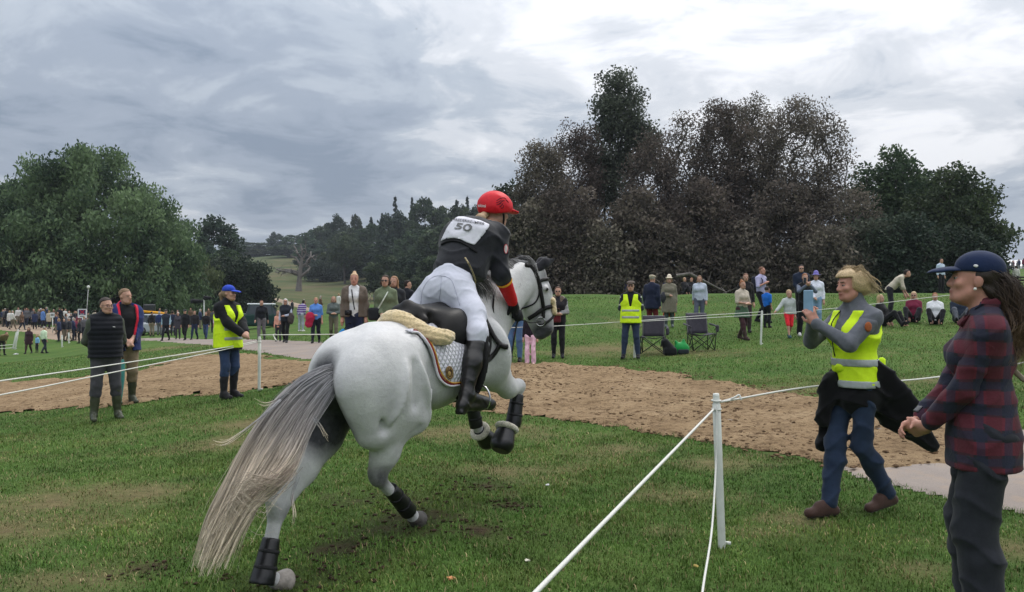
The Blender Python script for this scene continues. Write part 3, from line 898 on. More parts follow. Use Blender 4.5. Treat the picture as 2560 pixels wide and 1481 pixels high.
# --- the dead tree
def dead_tree():
    d = 235; b = at(748, d)
    def q(u, v): return W(u, v, d) - b
    segs = []
    T = [q(746, 735), q(748, 705), q(750, 680), q(754, 655), q(752, 640)]
    rr = [1.1, .75, .65, .45, .28]
    for i in range(4): segs.append((T[i], T[i + 1], rr[i], rr[i + 1]))
    br = [([(750, 690), (735, 682), (715, 679), (700, 677), (690, 672)], .5), ([(748, 683), (730, 676), (712, 674)], .4), ([(754, 690), (768, 680), (772, 668), (764, 660)], .45), ([(752, 668), (770, 655), (782, 645), (786, 640)], .45), ([(752, 650), (748, 636), (742, 625), (735, 615)], .35),
          ([(754, 648), (762, 632), (768, 622)], .3), ([(750, 660), (738, 645), (726, 640)], .3), ([(768, 656), (776, 640), (772, 628)], .25), ([(755, 640), (757, 625), (752, 612)], .25), ([(700, 677), (692, 682), (686, 680)], .2), ([(715, 679), (706, 686)], .2), ([(782, 645), (790, 652)], .2)]
    rg = np.random.default_rng(3)
    for pts, r0 in br:
        P = [q(*p) + np.array([0, rg.normal(0, 1.0), 0]) for p in pts]
        for i in range(len(P) - 1):
            segs.append((P[i], P[i + 1], r0 * (1 - i / len(P)) + .06, r0 * (1 - (i + 1) / len(P)) + .05))
            for k in range(2):
                t = P[i + 1] + rg.normal(0, 1.2, 3); segs.append((P[i + 1], t, .1, .03))
    root = empty('dead_tree', tuple(b))
    V, F = tubes(segs[:4], 8); tr = mesh_obj('trunk', V, F, DEAD, root)
    V, F = tubes(segs[4:], 5); mesh_obj('branches', V, F, DEAD, root)
    tag(root, 'bleached dead tree with bare crooked branches on the hillside', 'dead tree')
dead_tree()
# ================================================================== solid modelling: smooth unions of tapered limbs, meshed as one skin
def _v(p): return np.asarray(p, float)
def _f32(p): return np.asarray(p, np.float32)
class Field:
    """a distance field built from tapered elliptical limbs, ellipsoids and boxes"""
    def __init__(s): s.p = []
    def cone(s, a, b, ra, rb, k=0.03, wide=None, sx=1.0, sy=1.0, op='add'):
        """limb from a to b; wide = direction of the wide axis, sx / sy = scale along wide axis / across"""
        s.p.append(('cone', _v(a), _v(b), ra, rb, k, None if wide is None else _v(wide), sx, sy, op)); return s
    def chain(s, pts, rs, k=0.03, wide=None, sx=1.0, sy=1.0):
        for i in range(len(pts) - 1):
            s.cone(pts[i], pts[i + 1], rs[i], rs[i + 1], k, wide, sx, sy)
        return s
    def ell(s, c, r, rot=None, k=0.03, op='add'):
        s.p.append(('ell', _v(c), _v(r), None if rot is None else np.asarray(rot, float), k, op)); return s
    def box(s, c, r, rot=None, rnd=0.01, k=0.02, op='add'):
        s.p.append(('box', _v(c), _v(r), None if rot is None else np.asarray(rot, float), rnd, k, op)); return s
    def bounds(s):
        lo = np.full(3, 1e9); hi = np.full(3, -1e9)
        for q in s.p:
            if q[-1] != 'add': continue
            if q[0] == 'cone':
                m = max(q[3], q[4]) * max(1, q[7], q[8])
                lo = np.minimum(lo, np.minimum(q[1], q[2]) - m); hi = np.maximum(hi, np.maximum(q[1], q[2]) + m)
            else:
                m = np.linalg.norm(q[2]) if q[3] is not None else q[2]
                lo = np.minimum(lo, q[1] - m); hi = np.maximum(hi, q[1] + m)
        return lo, hi
    def _dist(s, q, X, Y, Z):
        if q[0] == 'cone':
            _, a, b, ra, rb, k, wide, sx, sy, op = q
            a, b = _f32(a), _f32(b); ra, rb, sx, sy = (np.float32(v_) for v_ in (ra, rb, sx, sy)); wide = None if wide is None else _f32(wide)
            d = b - a; L2 = float(d @ d) + 1e-12
            px, py, pz = X - a[0], Y - a[1], Z - a[2]
            t = np.clip((px * d[0] + py * d[1] + pz * d[2]) / L2, 0, 1)
            wx, wy, wz = px - d[0] * t, py - d[1] * t, pz - d[2] * t
            r = ra + (rb - ra) * t
            if wide is None:
                return np.sqrt(wx * wx + wy * wy + wz * wz) - r
            dn = d / np.float32(math.sqrt(L2))
            e1 = wide - dn * (wide @ dn); e1 = e1 / (np.linalg.norm(e1) + 1e-9)
            e2 = np.cross(dn, e1)
            c1 = (wx * e1[0] + wy * e1[1] + wz * e1[2]); c2 = (wx * e2[0] + wy * e2[1] + wz * e2[2]); c3 = (wx * dn[0] + wy * dn[1] + wz * dn[2])
            l = np.sqrt(c1 * c1 + c2 * c2 + c3 * c3) + 1e-9
            qn = np.sqrt((c1 / sx) ** 2 + (c2 / sy) ** 2 + c3 * c3) + 1e-9
            return l * (1 - r / qn)
        if q[0] == 'ell':
            _, c, r, rot, k, op = q
            c, r = _f32(c), _f32(r); rot = None if rot is None else _f32(rot)
            p = [X - c[0], Y - c[1], Z - c[2]]
            if rot is not None:
                p = [rot[0, i] * p[0] + rot[1, i] * p[1] + rot[2, i] * p[2] for i in range(3)]
            l = np.sqrt(p[0] ** 2 + p[1] ** 2 + p[2] ** 2) + 1e-9
            qn = np.sqrt((p[0] / r[0]) ** 2 + (p[1] / r[1]) ** 2 + (p[2] / r[2]) ** 2) + 1e-9
            return l * (1 - 1 / qn)
        _, c, r, rot, rnd, k, op = q
        p = [X - c[0], Y - c[1], Z - c[2]]
        if rot is not None:
            p = [rot[0, i] * p[0] + rot[1, i] * p[1] + rot[2, i] * p[2] for i in range(3)]
        g = [np.abs(p[i]) - (r[i] - rnd) for i in range(3)]
        o = np.sqrt(sum(np.maximum(x, 0) ** 2 for x in g))
        return o + np.minimum(np.maximum(np.maximum(g[0], g[1]), g[2]), 0) - rnd
    def mesh(s, h, offset=0.0, disp=None, clip=None, smooth=1):
        lo, hi = s.bounds()
        pad = 3 * h + abs(offset) + (0.02 if disp else 0)
        lo = lo - pad; hi = hi + pad
        n = np.maximum(np.ceil((hi - lo) / h).astype(int) + 1, 4)
        ax = [(lo[i] + h * np.arange(n[i])).astype(np.float32) for i in range(3)]
        D = np.full(tuple(n), 0.5, np.float32)
        for q in s.p:
            op = q[-1]; k = q[-2] if q[0] != 'cone' else q[5]
            if q[0] == 'cone':
                m = max(q[3], q[4]) * max(1, q[7], q[8]); l0 = np.minimum(q[1], q[2]) - m; h0 = np.maximum(q[1], q[2]) + m
            else:
                m = np.linalg.norm(q[2]) if q[3] is not None else q[2]; l0 = q[1] - m; h0 = q[1] + m
            mg = k + 4 * h + abs(offset)
            i0 = np.clip(((l0 - mg - lo) / h).astype(int), 0, n - 1); i1 = np.clip(((h0 + mg - lo) / h).astype(int) + 2, 1, n)
            if (i1 <= i0).any(): continue
            sl = tuple(slice(i0[i], i1[i]) for i in range(3))
            X = ax[0][sl[0]][:, None, None]; Y = ax[1][sl[1]][None, :, None]; Z = ax[2][sl[2]][None, None, :]
            d = s._dist(q, X, Y, Z)
            g = D[sl]
            if op == 'add':
                w = np.clip(k - np.abs(g - d), 0, None) / max(k, 1e-6)
                D[sl] = np.minimum(g, d) - w * w * k * 0.25
            else:
                w = np.clip(k - np.abs(g + d), 0, None) / max(k, 1e-6)
                D[sl] = np.maximum(g, -d) + w * w * k * 0.25
        D -= offset
        if disp is not None or clip is not None:
            if disp is not None:
                i = np.nonzero(np.abs(D) < 2.5 * h + .02)
                D[i] -= disp(ax[0][i[0]], ax[1][i[1]], ax[2][i[2]])
            if clip is not None:
                i = np.nonzero(D < 3 * h)
                D[i] = np.maximum(D[i], clip(ax[0][i[0]], ax[1][i[1]], ax[2][i[2]]))
        return nets(D, lo, h, smooth)
def nets(D, lo, h, smooth=1):
    """surface nets"""
    n = np.array(D.shape)
    I = D < 0
    c = np.zeros(tuple(n - 1), np.int8)
    for dx in (0, 1):
        for dy in (0, 1):
            for dz in (0, 1):
                c += I[dx:n[0] - 1 + dx, dy:n[1] - 1 + dy, dz:n[2] - 1 + dz]
    act = np.argwhere((c > 0) & (c < 8))
    if len(act) == 0: return np.zeros((0, 3)), np.zeros((0, 4), int)
    idm = np.full(tuple(n - 1), -1, np.int64)
    idm[act[:, 0], act[:, 1], act[:, 2]] = np.arange(len(act))
    s = np.zeros((len(act), 3)); w = np.zeros(len(act))
    cor = [(0, 0, 0), (1, 0, 0), (0, 1, 0), (1, 1, 0), (0, 0, 1), (1, 0, 1), (0, 1, 1), (1, 1, 1)]
    val = [D[act[:, 0] + a, act[:, 1] + b, act[:, 2] + cc] for a, b, cc in cor]
    for i, j in [(0, 1), (2, 3), (4, 5), (6, 7), (0, 2), (1, 3), (4, 6), (5, 7), (0, 4), (1, 5), (2, 6), (3, 7)]:
        va, vb = val[i], val[j]
        m = (va < 0) != (vb < 0)
        t = np.where(m, va / np.where(m, va - vb, 1), 0)
        p = np.array(cor[i])[None] + (np.array(cor[j]) - np.array(cor[i]))[None] * t[:, None]
        s += p * m[:, None]; w += m
    V = (act + s / w[:, None]) * h + lo
    Q = []
    for a in range(3):
        b, cc = (a + 1) % 3, (a + 2) % 3
        sl0 = [slice(None)] * 3; sl1 = [slice(None)] * 3
        sl0[a] = slice(0, n[a] - 1); sl1[a] = slice(1, n[a])
        A = I[tuple(sl0)]; B = I[tuple(sl1)]
        e = np.argwhere(A != B)
        e = e[(e[:, b] > 0) & (e[:, b] < n[b] - 1) & (e[:, cc] > 0) & (e[:, cc] < n[cc] - 1)]
        if len(e) == 0: continue
        ins = A[e[:, 0], e[:, 1], e[:, 2]]
        def ci(db, dc):
            q = e.copy(); q[:, b] -= db; q[:, cc] -= dc
            return idm[q[:, 0], q[:, 1], q[:, 2]]
        q = np.stack([ci(1, 1), ci(0, 1), ci(0, 0), ci(1, 0)], -1)
        q = np.where(ins[:, None], q, q[:, ::-1])
        Q.append(q)
    Q = np.concatenate(Q)
    Q = Q[(Q >= 0).all(1)]
    for _ in range(smooth):
        a_ = np.concatenate([Q[:, i] for i in range(4)] + [Q[:, (i + 1) % 4] for i in range(4)]); b_ = np.concatenate([Q[:, (i + 1) % 4] for i in range(4)] + [Q[:, i] for i in range(4)])
        cn = np.bincount(a_, minlength=len(V)); acc = np.stack([np.bincount(a_, V[b_, c_], len(V)) for c_ in range(3)], -1)
        V = V * 0.5 + acc / np.maximum(cn, 1)[:, None] * 0.5
    return V, Q
def fobj(name, f, h, mat, parent=None, offset=0.0, disp=None, clip=None, smooth=1):
    V, Q = f.mesh(h, offset, disp, clip, smooth)
    return mesh_obj(name, V, Q, mat, parent)
def rotm(fwd, up=(0, 0, 1)):
    """columns: right, forward, up"""
    f = _v(fwd); f = f / np.linalg.norm(f)
    r = np.cross(f, _v(up)); r /= np.linalg.norm(r)
    return np.stack([r, f, np.cross(r, f)], -1)
def ribbon_tube(name, pts, rad, mat, parent=None, sides=6, flat=1.0, wide=None, closed=False):
    """a strap / rope / tube swept along points"""
    P = np.asarray(pts, float); n = len(P)
    rad = np.broadcast_to(np.asarray(rad, float), (n,))
    T = np.gradient(P, axis=0) if not closed else (np.roll(P, -1, 0) - np.roll(P, 1, 0))
    T /= np.linalg.norm(T, axis=1, keepdims=True) + 1e-9
    ref = np.array([0, 0, 1.0]) if wide is None else _v(wide)
    U = np.cross(T, ref); bad = np.linalg.norm(U, axis=1) < 1e-3
    U[bad] = np.cross(T[bad], np.array([1.0, 0.2, 0]))
    U /= np.linalg.norm(U, axis=1, keepdims=True)
    N = np.cross(U, T)
    a = np.arange(sides) / sides * 2 * math.pi + math.pi / sides
    V = P[:, None] + (np.cos(a)[None, :, None] * U[:, None] * flat + np.sin(a)[None, :, None] * N[:, None]) * rad[:, None, None]
    V = V.reshape(-1, 3)
    k = np.arange(sides); k2 = (k + 1) % sides
    m = n if closed else n - 1
    F = []
    for i in range(m):
        j = (i + 1) % n
        F.append(np.stack([i * sides + k, i * sides + k2, j * sides + k2, j * sides + k], -1))
    F = np.concatenate(F).tolist()
    if not closed:
        F.append(list(range(sides))[::-1]); F.append([(n - 1) * sides + i for i in range(sides)])
    return mesh_obj(name, V, F, mat, parent)
def spline(pts, n):
    """Catmull-Rom through points"""
    P = np.asarray(pts, float)
    Q = np.concatenate([[2 * P[0] - P[1]], P, [2 * P[-1] - P[-2]]])
    m = len(P) - 1
    t = np.linspace(0, m, n)
    i = np.minimum(t.astype(int), m - 1); f = (t - i)[:, None]
    p0, p1, p2, p3 = Q[i], Q[i + 1], Q[i + 2], Q[i + 3]
    return 0.5 * (2 * p1 + (p2 - p0) * f + (2 * p0 - 5 * p1 + 4 * p2 - p3) * f ** 2 + (3 * p1 - p0 - 3 * p2 + p3) * f ** 3)
def strands(name, guides, count, mat, parent, spread, seed, r=0.0012, seg=14, curl=0.0, colf=None, lenvar=0.15, clump=0.01, nclump=0):
    """hair: guides is a list of (points, weight); strands wander round them"""
    rg = np.random.default_rng(seed)
    G = [spline(g, seg) for g in guides]
    ng = len(G)
    t = np.linspace(0, 1, seg)
    Vs, Cs, As = [], [], []
    Garr = np.array(G)
    nc = nclump or count
    cl = [(rg.random(), rg.normal(0, 1, 3), rg.normal(0, 1, 3), rg.uniform(0, 6.28), rg.uniform(2, 5), rg.random()) for _ in range(nc)]
    for s in range(count):
        ck, o0, o1, ph, fr, cu_ = cl[s % nc]
        if ng > 1:
            k = ck * (ng - 1); i = int(k); f = k - i
            c = Garr[i] * (1 - f) + Garr[min(i + 1, ng - 1)] * f
        else:
            c = Garr[0].copy()
        sp = spread[0] + (spread[1] - spread[0]) * t
        c = c + (o0[None] * (1 - t)[:, None] + o1[None] * t[:, None]) * sp[:, None] * 0.5
        if curl:
            c = c + np.stack([np.sin(fr * 3.1 * t + ph), np.cos(fr * 2.7 * t + ph), np.sin(fr * 2.2 * t + 2 * ph)], -1) * (curl * t)[:, None]
        if nclump:
            c = c + (rg.normal(0, 1, 3)[None] * (1 - t)[:, None] + rg.normal(0, 1, 3)[None] * (t * (1.25 - t))[:, None]) * clump
        L = 1 - lenvar * rg.random()
        c = spline(c, seg)[: max(4, int(seg * L))] if L < 0.97 else c
        Vs.append(c)
        Cs.append((t[:len(c)], rg.random()))
    V, F, T, S = [], [], [], []
    base = 0
    for c, (tt, u) in zip(Vs, Cs):
        n = len(c)
        d = np.gradient(c, axis=0); d /= np.linalg.norm(d, axis=1, keepdims=True) + 1e-9
        a = np.cross(d, rg.normal(0, 1, 3)[None]); a /= np.linalg.norm(a, axis=1, keepdims=True) + 1e-9
        b = np.cross(d, a)
        rr = r * (1.0 - 0.75 * tt ** 2)[:, None] * (0.7 + 0.6 * u)
        V.append(np.stack([c + a * rr, c - a * rr * 0.5 + b * rr * 0.87, c - a * rr * 0.5 - b * rr * 0.87], 1).reshape(-1, 3))
        i = np.arange(n - 1)[:, None] * 3 + base
        for k in range(3):
            k2 = (k + 1) % 3
            F.append(np.concatenate([i + k, i + k2, i + 3 + k2, i + 3 + k], 1))
        T.append(np.repeat(tt, 3)); S.append(np.full(n * 3, u))
        base += n * 3
    o = mesh_obj(name, np.concatenate(V), np.concatenate(F), mat, parent)
    set_attr(o, 'along', np.concatenate(T)); set_attr(o, 'pick', np.concatenate(S))
    return o
def text_mesh(body, size, bold=0.0):
    cu = bpy.data.curves.new('lettering', 'FONT')
    cu.body = body; cu.size = size; cu.align_x = 'CENTER'; cu.align_y = 'CENTER'; cu.offset = bold
    cu.resolution_u = 3
    ob = bpy.data.objects.new('lettering', cu); COL.objects.link(ob)
    dg = bpy.context.evaluated_depsgraph_get()
    me = bpy.data.meshes.new_from_object(ob.evaluated_get(dg))
    v = np.array([tuple(x.co) for x in me.vertices]); f = [tuple(p.vertices) for p in me.polygons]
    bpy.data.objects.remove(ob); bpy.data.curves.remove(cu); bpy.data.meshes.remove(me)
    return v, f
# ------------------------------------------------------------------ human parts
SKIN = {}
def skin_mat(kind='fair'):
    if kind in SKIN: return SKIN[kind]
    c = {'fair': (0.46, 0.265, 0.195), 'tan': (0.36, 0.195, 0.135), 'rosy': (0.48, 0.24, 0.18)}[kind]
    m = NT('skin_' + kind)
    o = m.obj()
    col = m.ramp(m.noise(o, 22, 4, 0.6), [(0.3, tuple(x * .84 for x in c)), (0.7, tuple(min(1, x * 1.12) for x in c))])
    lip = m.attr('lip')
    col = m.mix(lip, col, (0.30, 0.10, 0.085))
    m.set(Base_Color=col, Roughness=0.5)
    m.b.inputs['Subsurface Weight'].default_value = 0.12
    m.b.inputs['Subsurface Radius'].default_value = (0.01, 0.004, 0.002)
    m.b.inputs['Specular IOR Level'].default_value = 0.3
    m.bump(m.noise(o, 220, 3, 0.6), 0.12, 0.002)
    SKIN[kind] = m.m
    return m.m
def head_into(f, c, M, s=1.0, fine=True, fem=False):
    """face forward = M[:,1], up = M[:,2], right = M[:,0]; c = centre of the head"""
    P = lambda x, y, z: np.asarray(c) + M @ (np.array([x, y, z]) * s)
    E = lambda x, y, z, a, b, d, k=.02, op='add': f.ell(P(x, y, z), (a * s, b * s, d * s), M, k * s, op)
    E(0, -.010, .035, .074, .094, .086, .03)
    E(0, .028, -.030, .060, .068, .082, .03)
    E(0, .050, -.082, .040 if fem else .046, .040, .032, .03)
    f.cone(P(-.045, .02, -.062), P(-.030, .06, -.088), .022 * s, .020 * s, .02 * s)
    f.cone(P(.045, .02, -.062), P(.030, .06, -.088), .022 * s, .020 * s, .02 * s)
    f.cone(P(0, .086, .012), P(0, .106, -.026), .010 * s, .0135 * s, .014 * s)
    E(-.011, .098, -.031, .009, .010, .008, .008); E(.011, .098, -.031, .009, .010, .008, .008)
    f.cone(P(-.036, .080 - .004 * fem, .026), P(.036, .080 - .004 * fem, .026), (.011 - .003 * fem) * s, (.011 - .003 * fem) * s, .014 * s)
    if fine:
        for q in (-1, 1):
            E(q * .031, .097, .004, .016, .012, .010, .012, 'sub')
            E(q * .042, .070, -.022, .022, .018, .018, .02)
        E(0, .094, -.056, .022, .010, .0065, .006); E(0, .091, -.068, .019, .011, .0075, .006)
        E(0, .112, -.0615, .020, .012, .0022, .003, 'sub')
        E(0, .086, -.092, .018, .014, .014, .012)
    for q in (-1, 1):
        E(q * .076, -.008, -.008, .010, .020, .030, .008)
    return P
def eyes_for(parent, P, M, s, white=True):
    for q in (-1, 1):
        g = Field(); g.ell(P(q * .031, .0775, .004), (.0125 * s,) * 3)
        V, F = g.mesh(.004 * s, smooth=0)
        o = mesh_obj('eye', V, F, MAT((.30, .27, .25), .25, .1, 20, 0, .4, name='eye_white'), parent)
        g = Field(); g.ell(P(q * .031, .0875, .003), (.0068 * s, .004 * s, .0066 * s), M)
        h_ = Field(); h_.cone(P(q * .019, .090, .011), P(q * .044, .083, .010), .0042 * s, .0042 * s); V, F = h_.mesh(.003 * s, smooth=0); mesh_obj('eyelid', V, F, skin_mat('rosy'), parent)
        V, F = g.mesh(.002 * s, smooth=0)
        mesh_obj('iris', V, F, MAT((.02, .016, .014), .15, .2, 20, 0, .5, name='eye_iris'), o)
        g = Field(); g.cone(P(q * .015, .093, .026), P(q * .047, .084, .027), .0042 * s, .003 * s)
        V, F = g.mesh(.003 * s, smooth=0)
        mesh_obj('eyebrow', V, F, MAT((.13, .09, .06), .9, .2, 60, .3, .1, name='eyebrow_hair'), parent)
def mark_lips(o, P, s):
    n = len(o.data.vertices)
    co = np.empty(n * 3, np.float32); o.data.vertices.foreach_get('co', co); co = co.reshape(-1, 3)
    c = P(0, .10, -.062)
    a = np.linalg.norm((co - c) / np.array([.026 * s, .026 * s, .012 * s]), axis=1)
    set_attr(o, 'lip', np.clip(1.4 - a, 0, 1) * .8)
def hand_into(f, wr, dirv, palm, s=1.0, curl=0.4, thumb=1, spread=0.10, curls=None):
    """wrist, finger direction, palm normal; thumb = side sign along dir x palm"""
    d = _v(dirv); d = d / np.linalg.norm(d)
    n = _v(palm); n = n - d * (n @ d); n /= np.linalg.norm(n)
    sd = np.cross(d, n) * thumb
    wr = _v(wr)
    kn = wr + d * .085 * s
    f.cone(wr, wr + d * .03 * s, .026 * s, .028 * s, .02 * s, wide=sd, sx=1.0, sy=.75)
    f.box(wr + d * .048 * s, (.039 * s, .046 * s, .0135 * s), np.stack([sd, d, np.cross(sd, d)], -1), .012 * s, .014 * s)
    for i, (off, ln, r) in enumerate([(.030, .072, .0088), (.010, .080, .0090), (-.010, .074, .0086), (-.029, .058, .0076)]):
        cu = (curls[i] if curls else curl)
        b = kn + sd * off * s - d * .006 * s * (i == 3) - d * .004 * s
        a1, a2, a3 = cu * .9, cu * 2.1, cu * 2.9
        dv = d + sd * spread * (off / .03)
        dv /= np.linalg.norm(dv)
        p1 = b + (dv * math.cos(a1) + n * math.sin(a1)) * ln * .46 * s
        p2 = p1 + (dv * math.cos(a2) + n * math.sin(a2)) * ln * .30 * s
        p3 = p2 + (dv * math.cos(a3) + n * math.sin(a3)) * ln * .24 * s
        f.cone(b, p1, r * 1.08 * s, r * s, .006 * s); f.cone(p1, p2, r * s, r * .92 * s, .004 * s); f.cone(p2, p3, r * .92 * s, r * .78 * s, .004 * s)
    t0 = wr + d * .022 * s + sd * .026 * s + n * .006 * s
    t1 = t0 + (sd * .62 + d * .62 + n * .45) * .042 * s
    t2 = t1 + (sd * (.35 - .5 * curl) + d * .85 + n * (.3 + .4 * curl)) * .034 * s
    f.cone(t0, t1, .0135 * s, .0108 * s, .010 * s); f.cone(t1, t2, .0108 * s, .0085 * s, .004 * s)
def wrinkle(amp, freq, seed=0):
    a = np.random.default_rng(seed).uniform(0, 6.28, 6)
    def fn(X, Y, Z):
        p1 = Z * freq + 2.2 * np.sin(X * freq * .45 + a[0]) + 1.7 * np.sin(Y * freq * .5 + a[1])
        p2 = (X * .8 + Y * .6) * freq * .8 + 1.8 * np.sin(Z * freq * .5 + a[2]) + a[3]
        u = np.sin(Z * freq * .37 + 3 * np.sin(X * freq * .2 + a[4]) + a[5])
        return amp * (1.2 * (1 - np.abs(np.sin(p1 * .5))) ** 3 + .8 * (1 - np.abs(np.sin(p2 * .5))) ** 3 + .4 * u - .4)
    return fn
# ================================================================== the grey horse
TH = R(29)
HO = np.array([-0.742, 5.10])
_fw = np.array([math.sin(TH), math.cos(TH)]); _lf = np.array([-math.cos(TH), math.sin(TH)])
def HL(px, py, l):
    """photo pixel on the plane at lateral offset l of the horse -> horse frame (forward, left, up)"""
    r = np.array([(px - 1280) / F_PX, 1.0])
    t = (l + HO @ _lf) / (r @ _lf)
    p = t * r - HO
    return np.array([p @ _fw, l, CAMH - (py - HZ) / F_PX * t])
def HD(px, py, d):
    """photo pixel at depth d -> horse frame"""
    w = W(px, py, d)
    p = w[:2] - HO
    return np.array([p @ _fw, p @ _lf, w[2]])
horse = empty('horse', (HO[0], HO[1], 0), math.pi / 2 - TH)
tag(horse, 'light grey horse cantering away with black leg boots and long pale tail', 'horse')
S = (1, 0, 0); Lx = (0, 1, 0)
def fleece_mat(name, col):
    m = NT(name)
    o = m.obj()
    f = m.noise(o, 55, 5, 0.7)
    m.set(Base_Color=m.ramp(f, [(0.3, tuple(c * .62 for c in col)), (0.62, col)]), Roughness=1.0)
    m.b.inputs['Sheen Weight'].default_value = 0.6
    m.b.inputs['Specular IOR Level'].default_value = 0.05
    m.bump(f, 1.0, 0.012)
    return m.m
def build_horse():
    f = Field()
    A = lambda *p: np.array(p, float)
    # trunk
    f.ell((-.20, 0, 1.07), (.39, .272, .25), k=.06)
    f.ell((.30, 0, 1.045), (.52, .295, .300), k=.10)
    f.ell((.72, 0, 1.12), (.40, .275, .300), k=.10)
    f.cone((-.22, 0, 1.24), (.55, 0, 1.27), .085, .09, k=.12)
    f.cone((.55, 0, 1.32), (.98, 0, 1.44), .08, .07, k=.12)
    f.ell((1.02, 0, 1.05), (.24, .22, .24), k=.10)
    for sd in (-1, 1):
        f.ell((.88, sd * .150, 1.13), (.19, .125, .27), rotm((.93, 0, .35)) @ np.eye(3), k=.08)
        f.ell((-.13, sd * .19, 1.17), (.12, .085, .10), k=.10)            # point of hip
    # right haunch, engaged under the body
    f.ell((-.33, -.15, 1.00), (.30, .155, .30), k=.08)
    f.cone((-.30, -.17, 1.02), (-.10, -.205, .80), .235, .145, k=.07, wide=(0, 1, 0), sx=.68)
    f.cone((-.50, -.13, 1.00), (-.40, -.145, .74), .17, .135, k=.07, wide=(0, 1, 0), sx=.8)
    f.ell((-.065, -.225, .795), (.062, .045, .075), k=.045)              # stifle
    st, hk, ft = A(-.15, -.18, .76), A(-.285, -.085, .435), HL(1016, 1272, -.055)
    f.cone((-.22, -.17, .79), (-.245, -.125, .57), .165, .098, k=.06, wide=(0, 1, 0), sx=.72)
    f.cone((-.245, -.125, .57), hk, .092, .055, k=.05, wide=(0, 1, 0), sx=.75)
    f.cone((-.34, -.14, .66), hk + A(-.045, 0, .035), .05, .03, k=.04)    # achilles
    f.ell(hk, (.062, .046, .068), k=.03)
    f.cone(hk + A(.01, 0, -.03), ft, .038, .033, k=.03)
    f.ell(ft, (.044, .04, .044), k=.02)
    hf = HL(1034, 1293, -.05)
    f.cone(ft, hf, .034, .042, k=.02)
    # muscle relief of the near side
    f.ell((-.12, -.262, .97), (.085, .03, .17), rotm((.9, 0, .35)), k=.07)
    f.ell((-.36, -.262, .96), (.10, .03, .18), rotm((.95, 0, -.2)), k=.07)
    f.cone((-.235, -.325, 1.10), (-.215, -.31, .86), .010, .012, k=.07, op='sub')
    f.cone((.03, -.30, 1.06), (.045, -.255, .84), .030, .026, k=.08, op='sub')
    f.cone((-.01, -.285, .86), (.005, -.27, .80), .012, .012, k=.06, op='sub')
    f.cone((.02, -.255, .92), (-.04, -.248, .80), .014, .024, k=.06)
    f.cone((-.14, -.285, .70), (-.205, -.25, .60), .010, .010, k=.06, op='sub')
    f.cone((-.16, -.20, .58), (-.20, -.14, .49), .016, .012, k=.04, op='sub')
    f.cone((-.52, -.20, .96), (-.43, -.235, .74), .012, .012, k=.06, op='sub')
    f.cone((.70, -.31, 1.24), (.76, -.29, .98), .02, .018, k=.07, op='sub')
    f.cone((1.06, -.19, .98), (1.26, -.185, .92), .012, .012, k=.04, op='sub')
    # left haunch, pushing off behind
    f.ell((-.32, .135, 1.00), (.28, .145, .28), k=.08)
    f.cone((-.34, .16, .98), (-.50, .155, .70), .22, .135, k=.08, wide=(0, 1, 0), sx=.72)
    lst, lhk, lft = A(-.50, .15, .68), HL(694, 1272, .09), HL(659, 1436, .065)
    f.cone((-.50, .15, .70), (-.70, .12, .53), .135, .092, k=.06, wide=(0, 1, 0), sx=.75)
    f.cone((-.70, .12, .53), lhk, .088, .055, k=.05, wide=(0, 1, 0), sx=.75)
    f.cone((-.70, .12, .60), lhk + A(-.05, 0, .05), .05, .03, k=.04)
    f.ell(lhk, (.06, .046, .07), k=.03)
    f.cone(lhk, lft, .040, .034, k=.03)
    f.ell(lft, (.044, .04, .044), k=.02)
    lhf = HL(690, 1452, .055)
    f.cone(lft, lhf, .035, .042, k=.02)
    # right fore, folded
    el, kn, cf = A(.94, -.155, .91), HL(1296, 966, -.13), HL(1283, 1058, -.12)
    f.cone((.92, -.15, 1.0), kn + A(-.16, -.0, .0), .14, .078, k=.07, wide=(0, 1, 0), sx=.8)
    f.cone(kn + A(-.18, 0, .005), kn, .080, .052, k=.04)
    f.ell(kn, (.052, .05, .056), k=.03)
    f.cone(kn, cf, .040, .033, k=.02)
    f.ell(cf, (.04, .038, .042), k=.02)
    rh = HL(1259, 1096, -.12)
    f.cone(cf, rh, .034, .042, k=.02)
    # left fore, folded, mostly behind the rider's boot
    lel, lkn, lcf = A(.92, .15, .95), A(1.10, .125, .74), HL(1190, 1062, .10)
    f.cone(lel, lkn, .12, .052, k=.06)
    f.ell(lkn, (.052, .05, .056), k=.03)
    f.cone(lkn, lcf, .04, .033, k=.02)
    lh = HL(1209, 1094, .10)
    f.cone(lcf, lh, .034, .042, k=.02)
    # neck
    nb, nm, nt_ = A(1.00, 0, 1.24), A(1.26, -.01, 1.48), HD(1312, 705, 6.45)
    f.cone(nb, nm, .265, .215, k=.10, wide=(0, 1, 0), sx=.58)
    f.cone((1.14, 0, 1.10), (1.28, -.01, 1.36), .13, .10, k=.10, wide=(0, 1, 0), sx=.75)
    f.cone(nm, nt_, .210, .130, k=.08, wide=(.3, 1, 0), sx=.62)
    f.cone((1.02, 0, 1.47), HD(1300, 672, 6.4), .055, .045, k=.08)
    # head, turned to the right so that its side shows
    D = 6.55
    hd = lambda u, v, dd=0.0: HD(u, v, D + dd)
    ww = hd(1400, 700) - hd(1300, 700); vw = np.cross(ww, (0, 0, 1)); vw /= np.linalg.norm(vw)   # axis across the head
    f.cone(hd(1336, 688), hd(1346, 738), .098, .105, k=.05, wide=vw, sx=.80)
    f.cone(hd(1346, 738), hd(1358, 806), .105, .070, k=.05, wide=vw, sx=.72)
    f.ell(hd(1326, 762), (.10, .080, .115), rotm(ww), k=.045)
    f.cone(hd(1330, 790), hd(1348, 830), .060, .052, k=.04, wide=vw, sx=.8)
